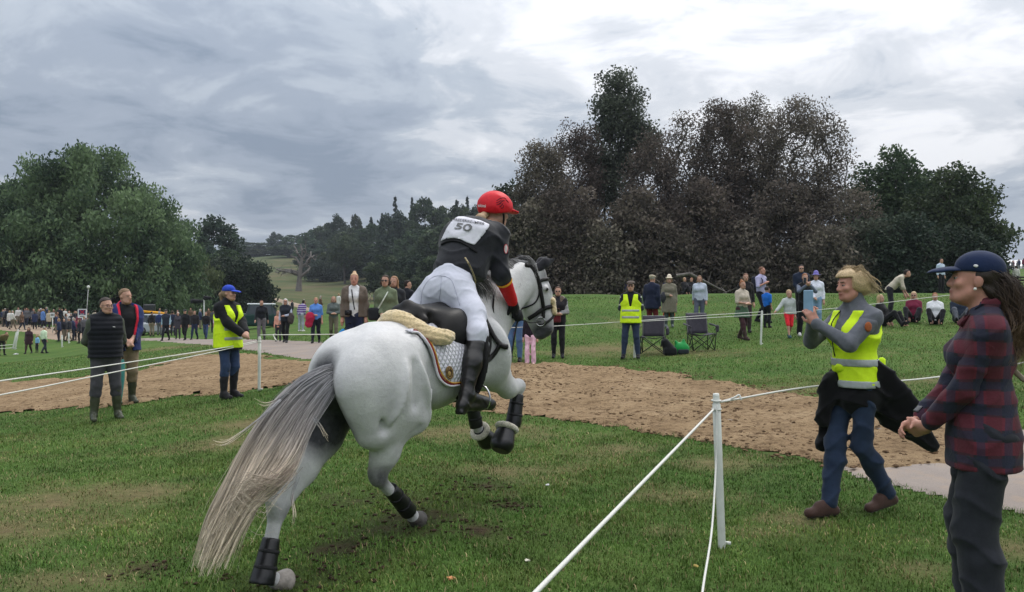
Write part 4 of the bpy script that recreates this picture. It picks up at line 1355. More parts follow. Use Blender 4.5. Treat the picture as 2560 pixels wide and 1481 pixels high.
    f.cone(hd(1360, 800), hd(1364, 822), .070, .066, k=.04, wide=vw, sx=.85)
    f.ell(hd(1351, 838), (.05, .045, .036), rotm(ww), k=.025)
    for sgn in (-1, 1):
        f.ell(hd(1362, 722) + vw * sgn * .075, (.036, .03, .03), rotm(ww), k=.02)                # eye socket
        f.ell(hd(1376, 822) + vw * sgn * .045, (.018, .022, .024), rotm(ww), k=.02)              # nostril wing
        f.ell(hd(1380, 823) + vw * sgn * .055, (.010, .012, .014), rotm(ww), k=.008, op='sub')
    V, Q = f.mesh(0.0115, smooth=1)
    m = NT('horse_coat')
    o = m.obj()
    base = m.ramp(m.noise(o, 5, 5, 0.6), [(0.3, (0.50, 0.50, 0.505)), (0.7, (0.62, 0.62, 0.615))])
    base = m.mix(m.ramp(m.noise(o, 60, 4, 0.7), [(0.35, 0.3), (0.6, 0)]), base, (0.40, 0.40, 0.41))
    vor = m.n('ShaderNodeTexVoronoi'); vor.inputs['Scale'].default_value = 11; m.l(o, vor.inputs['Vector'])
    base = m.mix(m.ramp(vor.outputs['Distance'], [(0.25, 0.0), (0.75, 0.16)]), base, (0.36, 0.36, 0.37))
    mud_ = m.math('MULTIPLY', m.ramp(m.noise(o, 85, 3, 0.8), [(0.63, 0.0), (0.70, 1.0)]), m.ramp(m.noise(o, 3.0, 2), [(0.45, 0.0), (0.7, 0.6)]))
    base = m.mix(mud_, base, (0.20, 0.15, 0.11))
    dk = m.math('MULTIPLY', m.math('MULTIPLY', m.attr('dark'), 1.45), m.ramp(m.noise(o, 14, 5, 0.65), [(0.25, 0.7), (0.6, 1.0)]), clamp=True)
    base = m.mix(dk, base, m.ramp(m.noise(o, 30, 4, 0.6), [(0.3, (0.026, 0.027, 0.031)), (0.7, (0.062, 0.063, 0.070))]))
    m.set(Base_Color=base, Roughness=0.52)
    m.b.inputs['Specular IOR Level'].default_value = 0.3
    m.b.inputs['Sheen Weight'].default_value = 0.15
    m.bump(m.math('ADD', m.noise(o, 9, 5, 0.6), m.math('MULTIPLY', m.noise(o, 160, 2, 0.7), 0.2)), 0.4, 0.025)
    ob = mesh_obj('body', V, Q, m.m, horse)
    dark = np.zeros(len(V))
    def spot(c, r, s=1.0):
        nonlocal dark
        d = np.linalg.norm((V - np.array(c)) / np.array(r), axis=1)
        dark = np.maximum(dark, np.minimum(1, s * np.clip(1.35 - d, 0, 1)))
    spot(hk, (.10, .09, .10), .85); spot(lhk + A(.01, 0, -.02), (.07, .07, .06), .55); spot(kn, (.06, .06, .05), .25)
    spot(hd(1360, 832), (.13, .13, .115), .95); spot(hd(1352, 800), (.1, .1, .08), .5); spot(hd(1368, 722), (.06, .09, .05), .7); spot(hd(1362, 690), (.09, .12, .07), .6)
    spot((-.62, .06, .93), (.13, .11, .28), 1.3); spot((-.50, .0, .78), (.20, .11, .22), 1.3); spot((-.58, .13, .76), (.17, .18, .19), 1.1); spot((-.3, 0, .74), (.18, .1, .14), 1.0)  # dark hide of groin and left thigh, deepened with painted shade between the legs
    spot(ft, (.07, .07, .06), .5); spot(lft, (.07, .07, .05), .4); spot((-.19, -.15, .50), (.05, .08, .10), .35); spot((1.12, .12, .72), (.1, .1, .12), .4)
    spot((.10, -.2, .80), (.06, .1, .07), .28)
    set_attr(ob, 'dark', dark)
    # hooves
    HOOF = MAT((0.075, 0.068, 0.062), 0.5, 0.35, 30, 0.3, 0.4, name='hoof_horn')
    HOOFL = MAT((0.30, 0.27, 0.24), 0.55, 0.3, 30, 0.3, 0.3, name='hoof_horn_pale')
    def hoof(top, tip, mt, r=.060):
        d = tip - top
        g = Field(); g.cone(top + d * .05, tip, r * .78, r * 1.08, k=.01)
        n = d / np.linalg.norm(d)
        fobj('hoof', g, .007, mt, horse, clip=lambda X, Y, Z: (X - tip[0]) * n[0] + (Y - tip[1]) * n[1] + (Z - tip[2]) * n[2] - .012)
    hoof(hf + (hf - ft) * .1, hf + A(.055, 0, -.035), HOOF); hoof(lhf + (lhf - lft) * .05, lhf + A(.07, 0, -.022), HOOFL)
    # eye and ears
    EYE = MAT((0.012, 0.009, 0.008), 0.08, 0.1, 10, 0, 0.6, name='eye_dark')
    for sgn in (-1, 1):
        g = Field(); g.ell(hd(1366, 724) + vw * sgn * .094, (.019, .014, .017), rotm(ww)); fobj('eye', g, .004, EYE, horse)
    EAR = MAT((0.030, 0.030, 0.036), 0.9, 0.3, 40, 0.3, 0.1, sheen=.2, name='ear_bonnet')
    for sgn, tip in ((1, hd(1388, 648, -.02)), (-1, hd(1368, 642, .2))):
        b = hd(1338, 676) + vw * sgn * (.06)
        g = Field(); mid = b * .5 + tip * .5 + A(0, 0, .012)
        g.cone(b, mid, .036, .040, k=.02, wide=(0, 0, 1), sx=1.0, sy=.7); g.cone(mid, tip, .040, .006, k=.02, wide=(0, 0, 1), sx=1, sy=.6)
        fobj('ear', g, .007, EAR, horse)
    # leg boots
    BOOT = MAT((0.010, 0.010, 0.012), 0.32, 0.3, 30, 0.15, 0.5, name='boot_shell')
    STRAP = MAT((0.018, 0.018, 0.02), 0.7, 0.3, 40, 0.2, 0.3, name='boot_strap')
    FLEECE = fleece_mat('boot_fleece', (0.70, 0.66, 0.54))
    def boot(a, b, r0, r1, mt=BOOT):
        g = Field(); g.cone(a, b, r0, r1, k=.015); g.cone(a + (b - a) * .1 + A(0, -.012, 0), a + (b - a) * .85 + A(0, -.014, 0), r0 * .8, r1 * .8, k=.01)
        n = (b - a) / np.linalg.norm(b - a)
        o = fobj('leg_boot', g, .007, mt, horse, clip=lambda X, Y, Z: np.maximum((X - b[0]) * n[0] + (Y - b[1]) * n[1] + (Z - b[2]) * n[2] - .012, -((X - a[0]) * n[0] + (Y - a[1]) * n[1] + (Z - a[2]) * n[2]) - .008))
        for q in (.28, .66):
            c = a + (b - a) * q
            e1 = np.cross(n, (0, 1, 0)); e1 /= np.linalg.norm(e1); e2 = np.cross(n, e1)
            rr = (r0 + (r1 - r0) * q) * .99
            t = np.linspace(0, 2 * math.pi, 18, endpoint=False)
            ribbon_tube('boot_strap', c + (np.cos(t)[:, None] * e1 + np.sin(t)[:, None] * e2) * rr + A(0, -.005, 0), .011, STRAP, o, 5, .4, closed=True, wide=n)
    boot(hk + (ft - hk) * .42, ft + (hf - ft) * .25, .046, .056)
    boot(lhk + (lft - lhk) * .48, lft + (lft - lhk) * .12, .047, .066)
    boot(kn + (cf - kn) * .24, cf + (cf - kn) * .06, .050, .062)
    boot(lkn + (lcf - lkn) * .2, lcf + (lcf - lkn) * .05, .048, .052)
    def bell(c, tip, r):
        d = (tip - c) / np.linalg.norm(tip - c)
        g = Field(); g.cone(c + d * .02, tip, r * .80, r * 1.05, k=.02)
        fobj('bell_boot', g, .008, BOOT, horse, clip=lambda X, Y, Z: (X - tip[0]) * d[0] + (Y - tip[1]) * d[1] + (Z - tip[2]) * d[2] - r * .75)
        e1 = np.cross(d, (0, 1, .1)); e1 /= np.linalg.norm(e1); e2 = np.cross(d, e1)
        t = np.linspace(0, 2 * math.pi, 20, endpoint=False)
        g = Field()
        q = c + d * .0 + (np.cos(t)[:, None] * e1 + np.sin(t)[:, None] * e2) * r * .80
        for i in range(20): g.cone(q[i], q[(i + 1) % 20], .021, .021, k=.01)
        fobj('boot_fleece', g, .007, FLEECE, horse, disp=lambda X, Y, Z: .003 * np.sin(X * 190) * np.sin(Y * 170) * np.sin(Z * 210))
    bell(HL(1267, 1070, -.12), HL(1256, 1108, -.12), .088)
    bell(HL(1200, 1078, .10), HL(1217, 1100, .10), .074)
    return dict(hd=hd, vw=vw, ww=ww, kn=kn)
HG = build_horse()
# ------------------------------------------------------------------ tail and mane
def hair_mat(name, stops, dark=0.5, rough=0.5):
    m = NT(name)
    c = m.ramp(m.attr('along'), stops)
    p = m.attr('pick')
    c2 = m.mix(m.ramp(p, [(0.2, dark), (0.7, 0.0)]), c, m.mix(0.65, c, (0.03, 0.028, 0.028)))
    m.set(Base_Color=c2, Roughness=rough)
    m.b.inputs['Specular IOR Level'].default_value = 0.35
    return m.m
def build_tail():
    mt = hair_mat('tail_hair', [(0.0, (0.40, 0.40, 0.42)), (0.2, (0.30, 0.30, 0.315)), (0.42, (0.44, 0.40, 0.37)), (0.58, (0.68, 0.58, 0.46)), (1.0, (0.90, 0.78, 0.58))], .85)
    def g(pts):
        return [HD(u, v, d) for u, v, d in pts]
    ga = np.array([(862, 921, 4.66), (802, 931, 4.55), (738, 963, 4.45), (690, 1008, 4.36), (642, 1072, 4.27), (602, 1142, 4.18), (563, 1230, 4.08), (532, 1300, 4.01), (507, 1375, 3.95), (494, 1420, 3.92)])
    gb = np.array([(866, 934, 4.66), (836, 962, 4.55), (806, 1008, 4.44), (776, 1060, 4.33), (754, 1112, 4.24), (730, 1165, 4.14), (690, 1215, 4.05), (645, 1262, 3.99), (606, 1325, 3.93), (574, 1398, 3.90)])
    G = [g((ga + (gb - ga) * q).tolist()) for q in (0, .25, .5, .75, 1)]
    # dock: the fleshy root of the tail
    f = Field()
    P = [HD(880, 912, 4.72), HD(858, 926, 4.64), HD(815, 950, 4.55), HD(780, 990, 4.47)]
    f.chain(P, [.055, .045, .035, .018], k=.02)
    o = fobj('tail', f, .01, MAT((0.16, 0.16, 0.17), 0.7, .3, 30, .3, .2, name='tail_dock'), horse)
    strands('tail_hair', G, 3600, mt, o, (.020, .032), 5, .0018, 20, curl=.026, lenvar=.25, nclump=150, clump=.009)
    strands('tail_hair', G, 220, mt, o, (.03, .10), 15, .0011, 20, curl=.04, lenvar=.3)
    # long locks that curl round the lower end
    rg = np.random.default_rng(8)
    for k in range(0, 5, 2):
        c = [HD(735 - 12 * k, 1170 + 8 * k, 4.08), HD(690 - 14 * k, 1205 + 6 * k, 3.98), HD(640 - 14 * k, 1190 + 14 * k, 3.93), HD(600 - 6 * k, 1215 + 22 * k, 3.91), HD(640 - 10 * k, 1255 + 20 * k, 3.90), HD(690 - 16 * k, 1240 + 24 * k, 3.94)]
        strands('tail_lock', [c], 18, hair_mat('tail_lock_hair', [(0, (.26, .20, .16)), (1, (.62, .54, .42))], .3), o, (.05, .09), 20 + k, .0014, 16, lenvar=.4)
    for k, c in enumerate([[(700, 1000, 4.3), (650, 1045, 4.2), (600, 1085, 4.15), (560, 1110, 4.1), (525, 1105, 4.08)], [(720, 980, 4.35), (690, 1000, 4.3), (660, 1010, 4.25), (640, 1003, 4.2)], [(745, 1190, 4.1), (730, 1240, 4.05), (735, 1285, 4.0), (732, 1310, 3.98)], [(785, 1045, 4.2), (805, 1070, 4.2), (822, 1100, 4.2)]]):
        strands('tail_lock', [g(c)], 9, mt, o, (.012, .02), 30 + k, .0013, 14)
build_tail()
def build_mane():
    mt = hair_mat('mane_hair', [(0, (0.12, .12, .125)), (.4, (.30, .30, .30)), (1, (.60, .59, .57))], .8)
    f = Field()
    P = [HL(1190, 712, -.0), HL(1215, 690, -.0), HL(1250, 672, 0), HL(1285, 657, 0.0), HD(1318, 656, 6.45)]
    f.chain(P, [.02, .03, .03, .028, .015], k=.02)
    o = fobj('mane', f, .01, MAT((0.22, .22, .225), .7, .3, 40, .4, .2, name='mane_root'), horse)
    G = []
    for k, (u, v) in enumerate([(1180, 735), (1205, 705), (1235, 682), (1265, 666), (1295, 655), (1316, 654)]):
        a = HL(u, v, 0) if k < 5 else HD(u, v, 6.45)
        G.append([a + (0, .02, .02), a + (.01, -.02, .03), a + (.03, -.07, -.03), a + (.02, -.10, -.12), a + (.0, -.11, -.19)])
    strands('mane_hair', G[:4], 420, mt, o, (.02, .045), 6, .0022, 12, curl=.01, lenvar=.35)
    strands('mane_hair', G[3:], 240, mt, o, (.018, .03), 7, .0018, 9, curl=.008, lenvar=.6)
build_mane()
# ================================================================== tack
hb = [c for c in horse.children if c.name.startswith('body')][0]
_hv = np.empty(len(hb.data.vertices) * 3, np.float32); hb.data.vertices.foreach_get('co', _hv); _hv = _hv.reshape(-1, 3)
_hf = [tuple(p.vertices) for p in hb.data.polygons]
HBVH = BVHTree.FromPolygons([tuple(v) for v in _hv.tolist()], _hf)
CAML = HD(1280, 765, 0.0)
def on_horse(px, py, off=0.0, bvh=None, dep=5.6):
    """where the sight line through a photo pixel meets the horse, lifted off the coat"""
    d = HD(px, py, 5.0) - CAML
    d /= np.linalg.norm(d)
    h = (bvh or HBVH).ray_cast(Vector(CAML), Vector(d))
    if h[0] is None:
        h = (bvh or HBVH).find_nearest(Vector(CAML + d * dep))
    p, n = np.array(h[0]), np.array(h[1])
    if n @ d > 0: n = -n
    return p + n * off
def mirror(p):
    q = np.array(p, float); q[..., 1] *= -1; return q
LEATHER = MAT((0.010, 0.0095, 0.0095), 0.5, 0.35, 40, 0.25, 0.25, name='black_leather')
SUEDE = MAT((0.014, 0.014, 0.016), 0.8, 0.3, 60, 0.3, 0.15, name='black_suede')
STEEL = MAT((0.55, 0.55, 0.56), 0.25, 0.1, 20, 0.05, 0.5, metal=1.0, name='steel')
CREAM = fleece_mat('sheepskin', (0.80, 0.63, 0.36))
saddle = empty('saddle', (HO[0], HO[1], 0), math.pi / 2 - TH)
tag(saddle, 'black leather jumping saddle with stirrups on the grey horse', 'saddle')
def build_saddle():
    f = Field()
    c0 = HL(1022, 778, 0)
    f.cone(c0, (.36, 0, 1.40), .06, .055, k=.05, wide=(0, 1, 0), sx=2.3, sy=.9)
    f.cone((.36, 0, 1.40), (.66, 0, 1.45), .055, .055, k=.05, wide=(0, 1, 0), sx=1.5)
    f.cone((.66, 0, 1.45), (.78, 0, 1.53), .055, .045, k=.04, wide=(0, 1, 0), sx=1.6)
    for sd in (-1, 1):
        f.cone((.30, sd * .12, 1.34), (.62, sd * .18, 1.32), .09, .08, k=.05, wide=(0, 1, -.6 * sd), sx=.8)
    f.ell(HL(1040, 800, -.02), (.10, .16, .055), rotm((1, 0, -.25)), k=.04)
    f.ell((.42, -.10, 1.36), (.16, .11, .07), k=.07); f.ell((.42, .10, 1.36), (.16, .11, .07), k=.07)
    for sd in (-1, 1): f.ell((.40, sd * .21, 1.27), (.19, .075, .14), k=.08)
    f.cone(HL(1000, 784, .12), HL(1019, 765, 0), .030, .034, k=.03); f.cone(HL(1019, 765, 0), HL(1060, 800, -.14), .034, .030, k=.03)
    fobj('seat', f, .011, LEATHER, saddle)
    for sd in (-1, 1):
        f = Field()
        f.ell((.435, sd * .272, 1.10), (.165, .026, .31), rotm((.96, 0, -.15)), k=.02)
        f.ell((.56, sd * .275, 1.16), (.04, .03, .13), rotm((.9, 0, -.3)), k=.03)
        f.cone((.30, sd * .10, 1.34), (.42, sd * .24, 1.24), .05, .04, k=.05, wide=(1, 0, 0), sx=1.5)
        fobj('flap', f, .011, LEATHER, saddle)
        # girth straps
        pts = []
        for a in np.linspace(20, -88, 12):
            d = np.array([0.05, sd * math.cos(R(a)), math.sin(R(a))])
            h = HBVH.ray_cast(Vector(np.array([.60, 0, 1.08]) + d * 1.2), Vector(-d))
            if h[0] is not None: pts.append(np.array(h[0]) + d * .012)
        if len(pts) > 3: ribbon_tube('girth', pts, .014, LEATHER, saddle, 6, 3.2, wide=(0, 1, .2))
        # stirrup leather and iron
        ft = HL(1205, 1018, -.37); ft[1] *= -sd
        top = np.array([.55, sd * .30, 1.25])
        ribbon_tube('stirrup_leather', spline([top, top * .5 + ft * .5 + (.0, sd * .03, .05), ft + (0.0, sd * .0, .16)], 10), .008, LEATHER, saddle, 6, 1.6, wide=(1, 0, 0))
        e = np.array([.42, 0, .05]) / np.linalg.norm([.42, 0, .05]); t = np.linspace(-2.35, 2.35 + 0, 19)
        a0 = np.array([.0, sd * 1.0, 0])
        ring = [ft + np.array([0, 0, .055]) + a0 * .062 * math.sin(q) + np.array([.02, 0, 1.0]) * .085 * math.cos(q) for q in t]
        ribbon_tube('stirrup_iron', ring + [ring[0]], .0065, STEEL, saddle, 6)
build_saddle()
numnah = empty('saddle_pad', (HO[0], HO[1], 0), math.pi / 2 - TH)
tag(numnah, 'white quilted saddle pad with red and gold edging and oval badge', 'saddle pad')
def patch(name, poly, step, off, mat, parent, thick=0.004, flip=False, bvh=None):
    """cloth cut to a photo outline, laid on the horse"""
    poly = np.asarray(poly, float)
    u = np.arange(poly[:, 0].min(), poly[:, 0].max() + step, step); v = np.arange(poly[:, 1].min(), poly[:, 1].max() + step, step)
    U, Vv = np.meshgrid(u, v, indexing='ij')
    P = np.stack([U.ravel(), Vv.ravel()], -1)
    s = sdf_poly(P, poly)
    # pull border points onto the outline
    seg_a = poly; seg_b = np.roll(poly, -1, 0)
    best = np.full(len(P), 1e9); near = P.copy()
    for a, b in zip(seg_a, seg_b):
        e = b - a; t = np.clip(((P - a) @ e) / (e @ e), 0, 1); q = a + t[:, None] * e
        d = np.linalg.norm(P - q, axis=1); k = d < best; best[k] = d[k]; near[k] = q[k]
    inside = s < step * .75
    P = np.where(((s > -step * .45) & inside)[:, None], near, P)
    idx = np.full(len(P), -1); ii = np.where(inside)[0]
    pts = np.array([on_horse(P[i, 0], P[i, 1], off, bvh) for i in ii])
    idx[ii] = np.arange(len(ii)); idx = idx.reshape(U.shape)
    F = np.stack([idx[:-1, :-1], idx[1:, :-1], idx[1:, 1:], idx[:-1, 1:]], -1).reshape(-1, 4)
    F = F[(F >= 0).all(1)]
    if flip:
        pts = mirror(pts)
        F = F[:, ::-1]
    o = mesh_obj(name, pts, F.copy(), mat, parent)
    if thick:
        md = o.modifiers.new('thickness', 'SOLIDIFY'); md.thickness = thick; md.offset = 0
    return o
def build_pad():
    m = NT('quilted_cotton')
    o = m.obj()
    sp = m.n('ShaderNodeSeparateXYZ'); m.l(o, sp.inputs[0])
    def wave(a):
        x = m.math('ADD', m.math('MULTIPLY', sp.outputs[0], a), m.math('MULTIPLY', sp.outputs[2], 1.0))
        return m.math('ABSOLUTE', m.math('SINE', m.math('MULTIPLY', x, 62)))
    q = m.math('MINIMUM', wave(1.35), wave(-1.35))
    q2 = m.math('POWER', q, 0.5)
    m.set(Base_Color=m.mix(m.ramp(q2, [(0.15, 0.35), (0.5, 0.0)]), (0.66, 0.66, 0.72), (0.52, 0.52, 0.58)), Roughness=0.8)
    m.bump(q2, 1.0, 0.012)
    outline = [(1010, 832), (1043, 838), (1064, 866), (1078, 900), (1090, 935), (1102, 954), (1117, 963), (1135, 962), (1190, 950), (1212, 930), (1218, 860), (1205, 815), (1150, 800), (1080, 812)]
    for fl in (False, True):
        patch('pad_cloth', outline, 5, .014, m.m, numnah, .008, fl)
        edge = np.array([(1026, 838), (1043, 842), (1064, 869), (1078, 902), (1090, 936), (1102, 954), (1117, 962), (1135, 961), (1160, 956)])
        def line(inset, r, mt, nm):
            e2 = spline(np.c_[edge + inset, np.zeros(len(edge))], 40)[:, :2]
            p = np.array([on_horse(a, b, .022) for a, b in e2])
            if fl: p = mirror(p)
            ribbon_tube(nm, p, r, mt, numnah, 6)
        line(np.array([0.5, -.5]), .0085, MAT((.62, .60, .64), .7, .1, 60, .2, .2, name='white_binding'), 'binding')
        line(np.array([4.6, -4.4]), .0050, MAT((.26, .012, .015), .6, .2, 60, .2, .3, name='red_piping'), 'red_piping')
        line(np.array([7.8, -7.2]), .0042, MAT((.62, .36, .05), .6, .2, 60, .2, .3, name='gold_piping'), 'gold_piping')
    # badge
    def oval(rx, ry, n=22, c=(1117, 931), rot=-.10):
        t = np.linspace(0, 2 * math.pi, n, endpoint=False)
        x, y = np.cos(t) * rx, np.sin(t) * ry
        return np.stack([c[0] + x * math.cos(rot) - y * math.sin(rot), c[1] + x * math.sin(rot) + y * math.cos(rot)], -1)
    brown = MAT((.075, .035, .022), .6, .3, 60, .3, .3, name='badge_brown'); gold = MAT((.42, .28, .10), .45, .25, 60, .3, .4, name='badge_gold')
    bd = patch('badge', oval(9.0, 15.5), 2.2, .024, brown, numnah, .003)
    for rx, ry in ((8.6, 15), (6.6, 12.2)):
        p = np.array([on_horse(a, b, .027) for a, b in oval(rx, ry)])
        ribbon_tube('badge_ring', p, .0014, gold, bd, 5, closed=True)
    patch('badge_emblem', oval(3.6, 6.0, c=(1116, 933)), 1.6, .0275, gold, bd, .002)
    for pts in ([(1113, 926), (1117, 921), (1121, 925)], [(1112, 938), (1117, 942), (1121, 938)], [(1122, 925), (1123, 932), (1121, 938)]):
        ribbon_tube('badge_emblem', np.array([on_horse(a, b, .028) for a, b in spline(np.c_[np.array(pts, float), np.zeros(3)], 8)[:, :2]]), .0015, gold, bd, 5)
build_pad()
def build_halfpad():
    root = empty('sheepskin_half_pad', (HO[0], HO[1], 0), math.pi / 2 - TH)
    tag(root, 'cream sheepskin roll of the half pad behind the saddle', 'half pad')
    f = Field()
    P = [HL(962, 806, .07), HL(985, 803, .0), HL(1012, 812, -.06), HL(1040, 828, -.13), HL(1075, 846, -.21), HL(1102, 852, -.265), HL(1120, 851, -.285)]
    P = spline(P, 18)
    r = [.040] * 3 + [.046] * 13 + [.044, .038]
    P = P + np.array([0, -.010, .022])
    f.chain(P, r, k=.02)
    f.chain(mirror(P[4:]), r[4:], k=.02)
    fobj('sheepskin_roll', f, .009, CREAM, root, disp=lambda X, Y, Z: .004 * np.sin(X * 150 + 3 * np.sin(Z * 90)) * np.sin(Y * 140) + .003 * np.sin(Z * 170 + X * 60))
build_halfpad()
bridle = empty('bridle', (HO[0], HO[1], 0), math.pi / 2 - TH)
tag(bridle, 'black leather bridle with fleece noseband and reins on the horse head', 'bridle')
def build_bridle():
    hd, vw = HG['hd'], HG['vw']
    hc = hd(1345, 740)
    def refl(P):
        P = np.asarray(P); return P - 2 * ((P - hc) @ vw)[:, None] * vw[None]
    def strap(name, pts, r=.008, fl=1.9, both=True, mt=LEATHER):
        e = spline(np.c_[np.array(pts, float), np.zeros(len(pts))], 4 * len(pts))[:, :2]
        p = np.array([on_horse(a, b, .007, None, 6.55) for a, b in e])
        ribbon_tube(name, p, r, mt, bridle, 6, fl, wide=vw)
        if both: ribbon_tube(name, refl(p), r, mt, bridle, 6, fl, wide=vw)
    strap('headpiece', [(1312, 664), (1324, 668), (1336, 682), (1345, 704), (1351, 722)], .0105)
    strap('cheekpiece', [(1349, 716), (1354, 742), (1358, 772), (1358, 796)], .009)
    strap('throat_lash', [(1348, 716), (1347, 738), (1338, 756), (1322, 766), (1303, 772)], .0055, 1.3)
    strap('browband', [(1346, 704), (1358, 700), (1370, 698)], .008)
    strap('noseband', [(1381, 766), (1370, 768), (1355, 774), (1338, 786), (1322, 796)], .010)
    strap('flash_strap', [(1384, 790), (1372, 802), (1358, 812), (1345, 814)], .006)
    f = Field(); a, b = hd(1381, 752), hd(1386, 782)
    f.cone(a + vw * .03, a - vw * .03, .02, .02, k=.02); f.cone(a, b, .026, .022, k=.02, wide=vw, sx=1.4)
    fobj('noseband_fleece', f, .007, CREAM, bridle, disp=lambda X, Y, Z: .003 * np.sin(X * 190) * np.sin(Z * 170))
    t = np.linspace(0, 2 * math.pi, 18, endpoint=False)
    bit = on_horse(1352, 804, .012)
    ring = lambda c: c[None] + (np.cos(t)[:, None] * HG['ww'][None] / np.linalg.norm(HG['ww']) + np.sin(t)[:, None] * np.array([0, 0, 1.0])[None]) * .036
    for c in (bit, refl(bit[None])[0]):
        ribbon_tube('bit_ring', ring(c), .0045, STEEL, bridle, 6, closed=True)
    ribbon_tube('bit_mouthpiece', [bit, bit * .5 + refl(bit[None])[0] * .5, refl(bit[None])[0]], .006, STEEL, bridle, 6)
    hr, hl_ = HL(1298, 797, -.165), HL(1236, 702, .10)
    ribbon_tube('rein', spline([bit, bit * .5 + hr * .5 + (0, 0, -.02), hr], 12), .0045, LEATHER, bridle, 6, 1.7)
    ribbon_tube('rein', spline([refl(bit[None])[0], HL(1330, 765, .14), hl_ + np.array([.12, .03, -.05]), hl_], 14), .0045, LEATHER, bridle, 6, 1.7)
    loop = [HL(1240, 706, -.02), HL(1236, 735, -.10), HL(1233, 770, -.13), HL(1238, 810, -.14), HL(1249, 860, -.15), HL(1255, 905, -.155), HL(1260, 932, -.16), HL(1267, 936, -.16), HL(1274, 920, -.16), HL(1282, 870, -.16), HL(1290, 820, -.16), HL(1296, 800, -.16)]
    ribbon_tube('rein_loop', spline(loop, 50), .0055, LEATHER, bridle, 6, 1.8, wide=(0, 1, 0))
build_bridle()
def build_breastplate():
    root = empty('breastplate', (HO[0], HO[1], 0), math.pi / 2 - TH)
    tag(root, 'black leather breastplate straps across the horse shoulder', 'breastplate')
    for i, (pts, r) in enumerate([([(1205, 770), (1214, 800), (1232, 838), (1250, 862), (1266, 868)], .012), ([(1205, 800), (1222, 850), (1216, 890)], .011), ([(1250, 860), (1238, 880), (1222, 896), (1208, 905)], .012)]):
        e = spline(np.c_[np.array(pts, float), np.zeros(len(pts))], 20)[:, :2]
        p = np.array([on_horse(a, b, .010) for a, b in e])
        ribbon_tube('strap', p, r, LEATHER, root, 6, 1.8, wide=(0, 1, 0))
        ribbon_tube('strap', mirror(p), r, LEATHER, root, 6, 1.8, wide=(0, 1, 0))
build_breastplate()

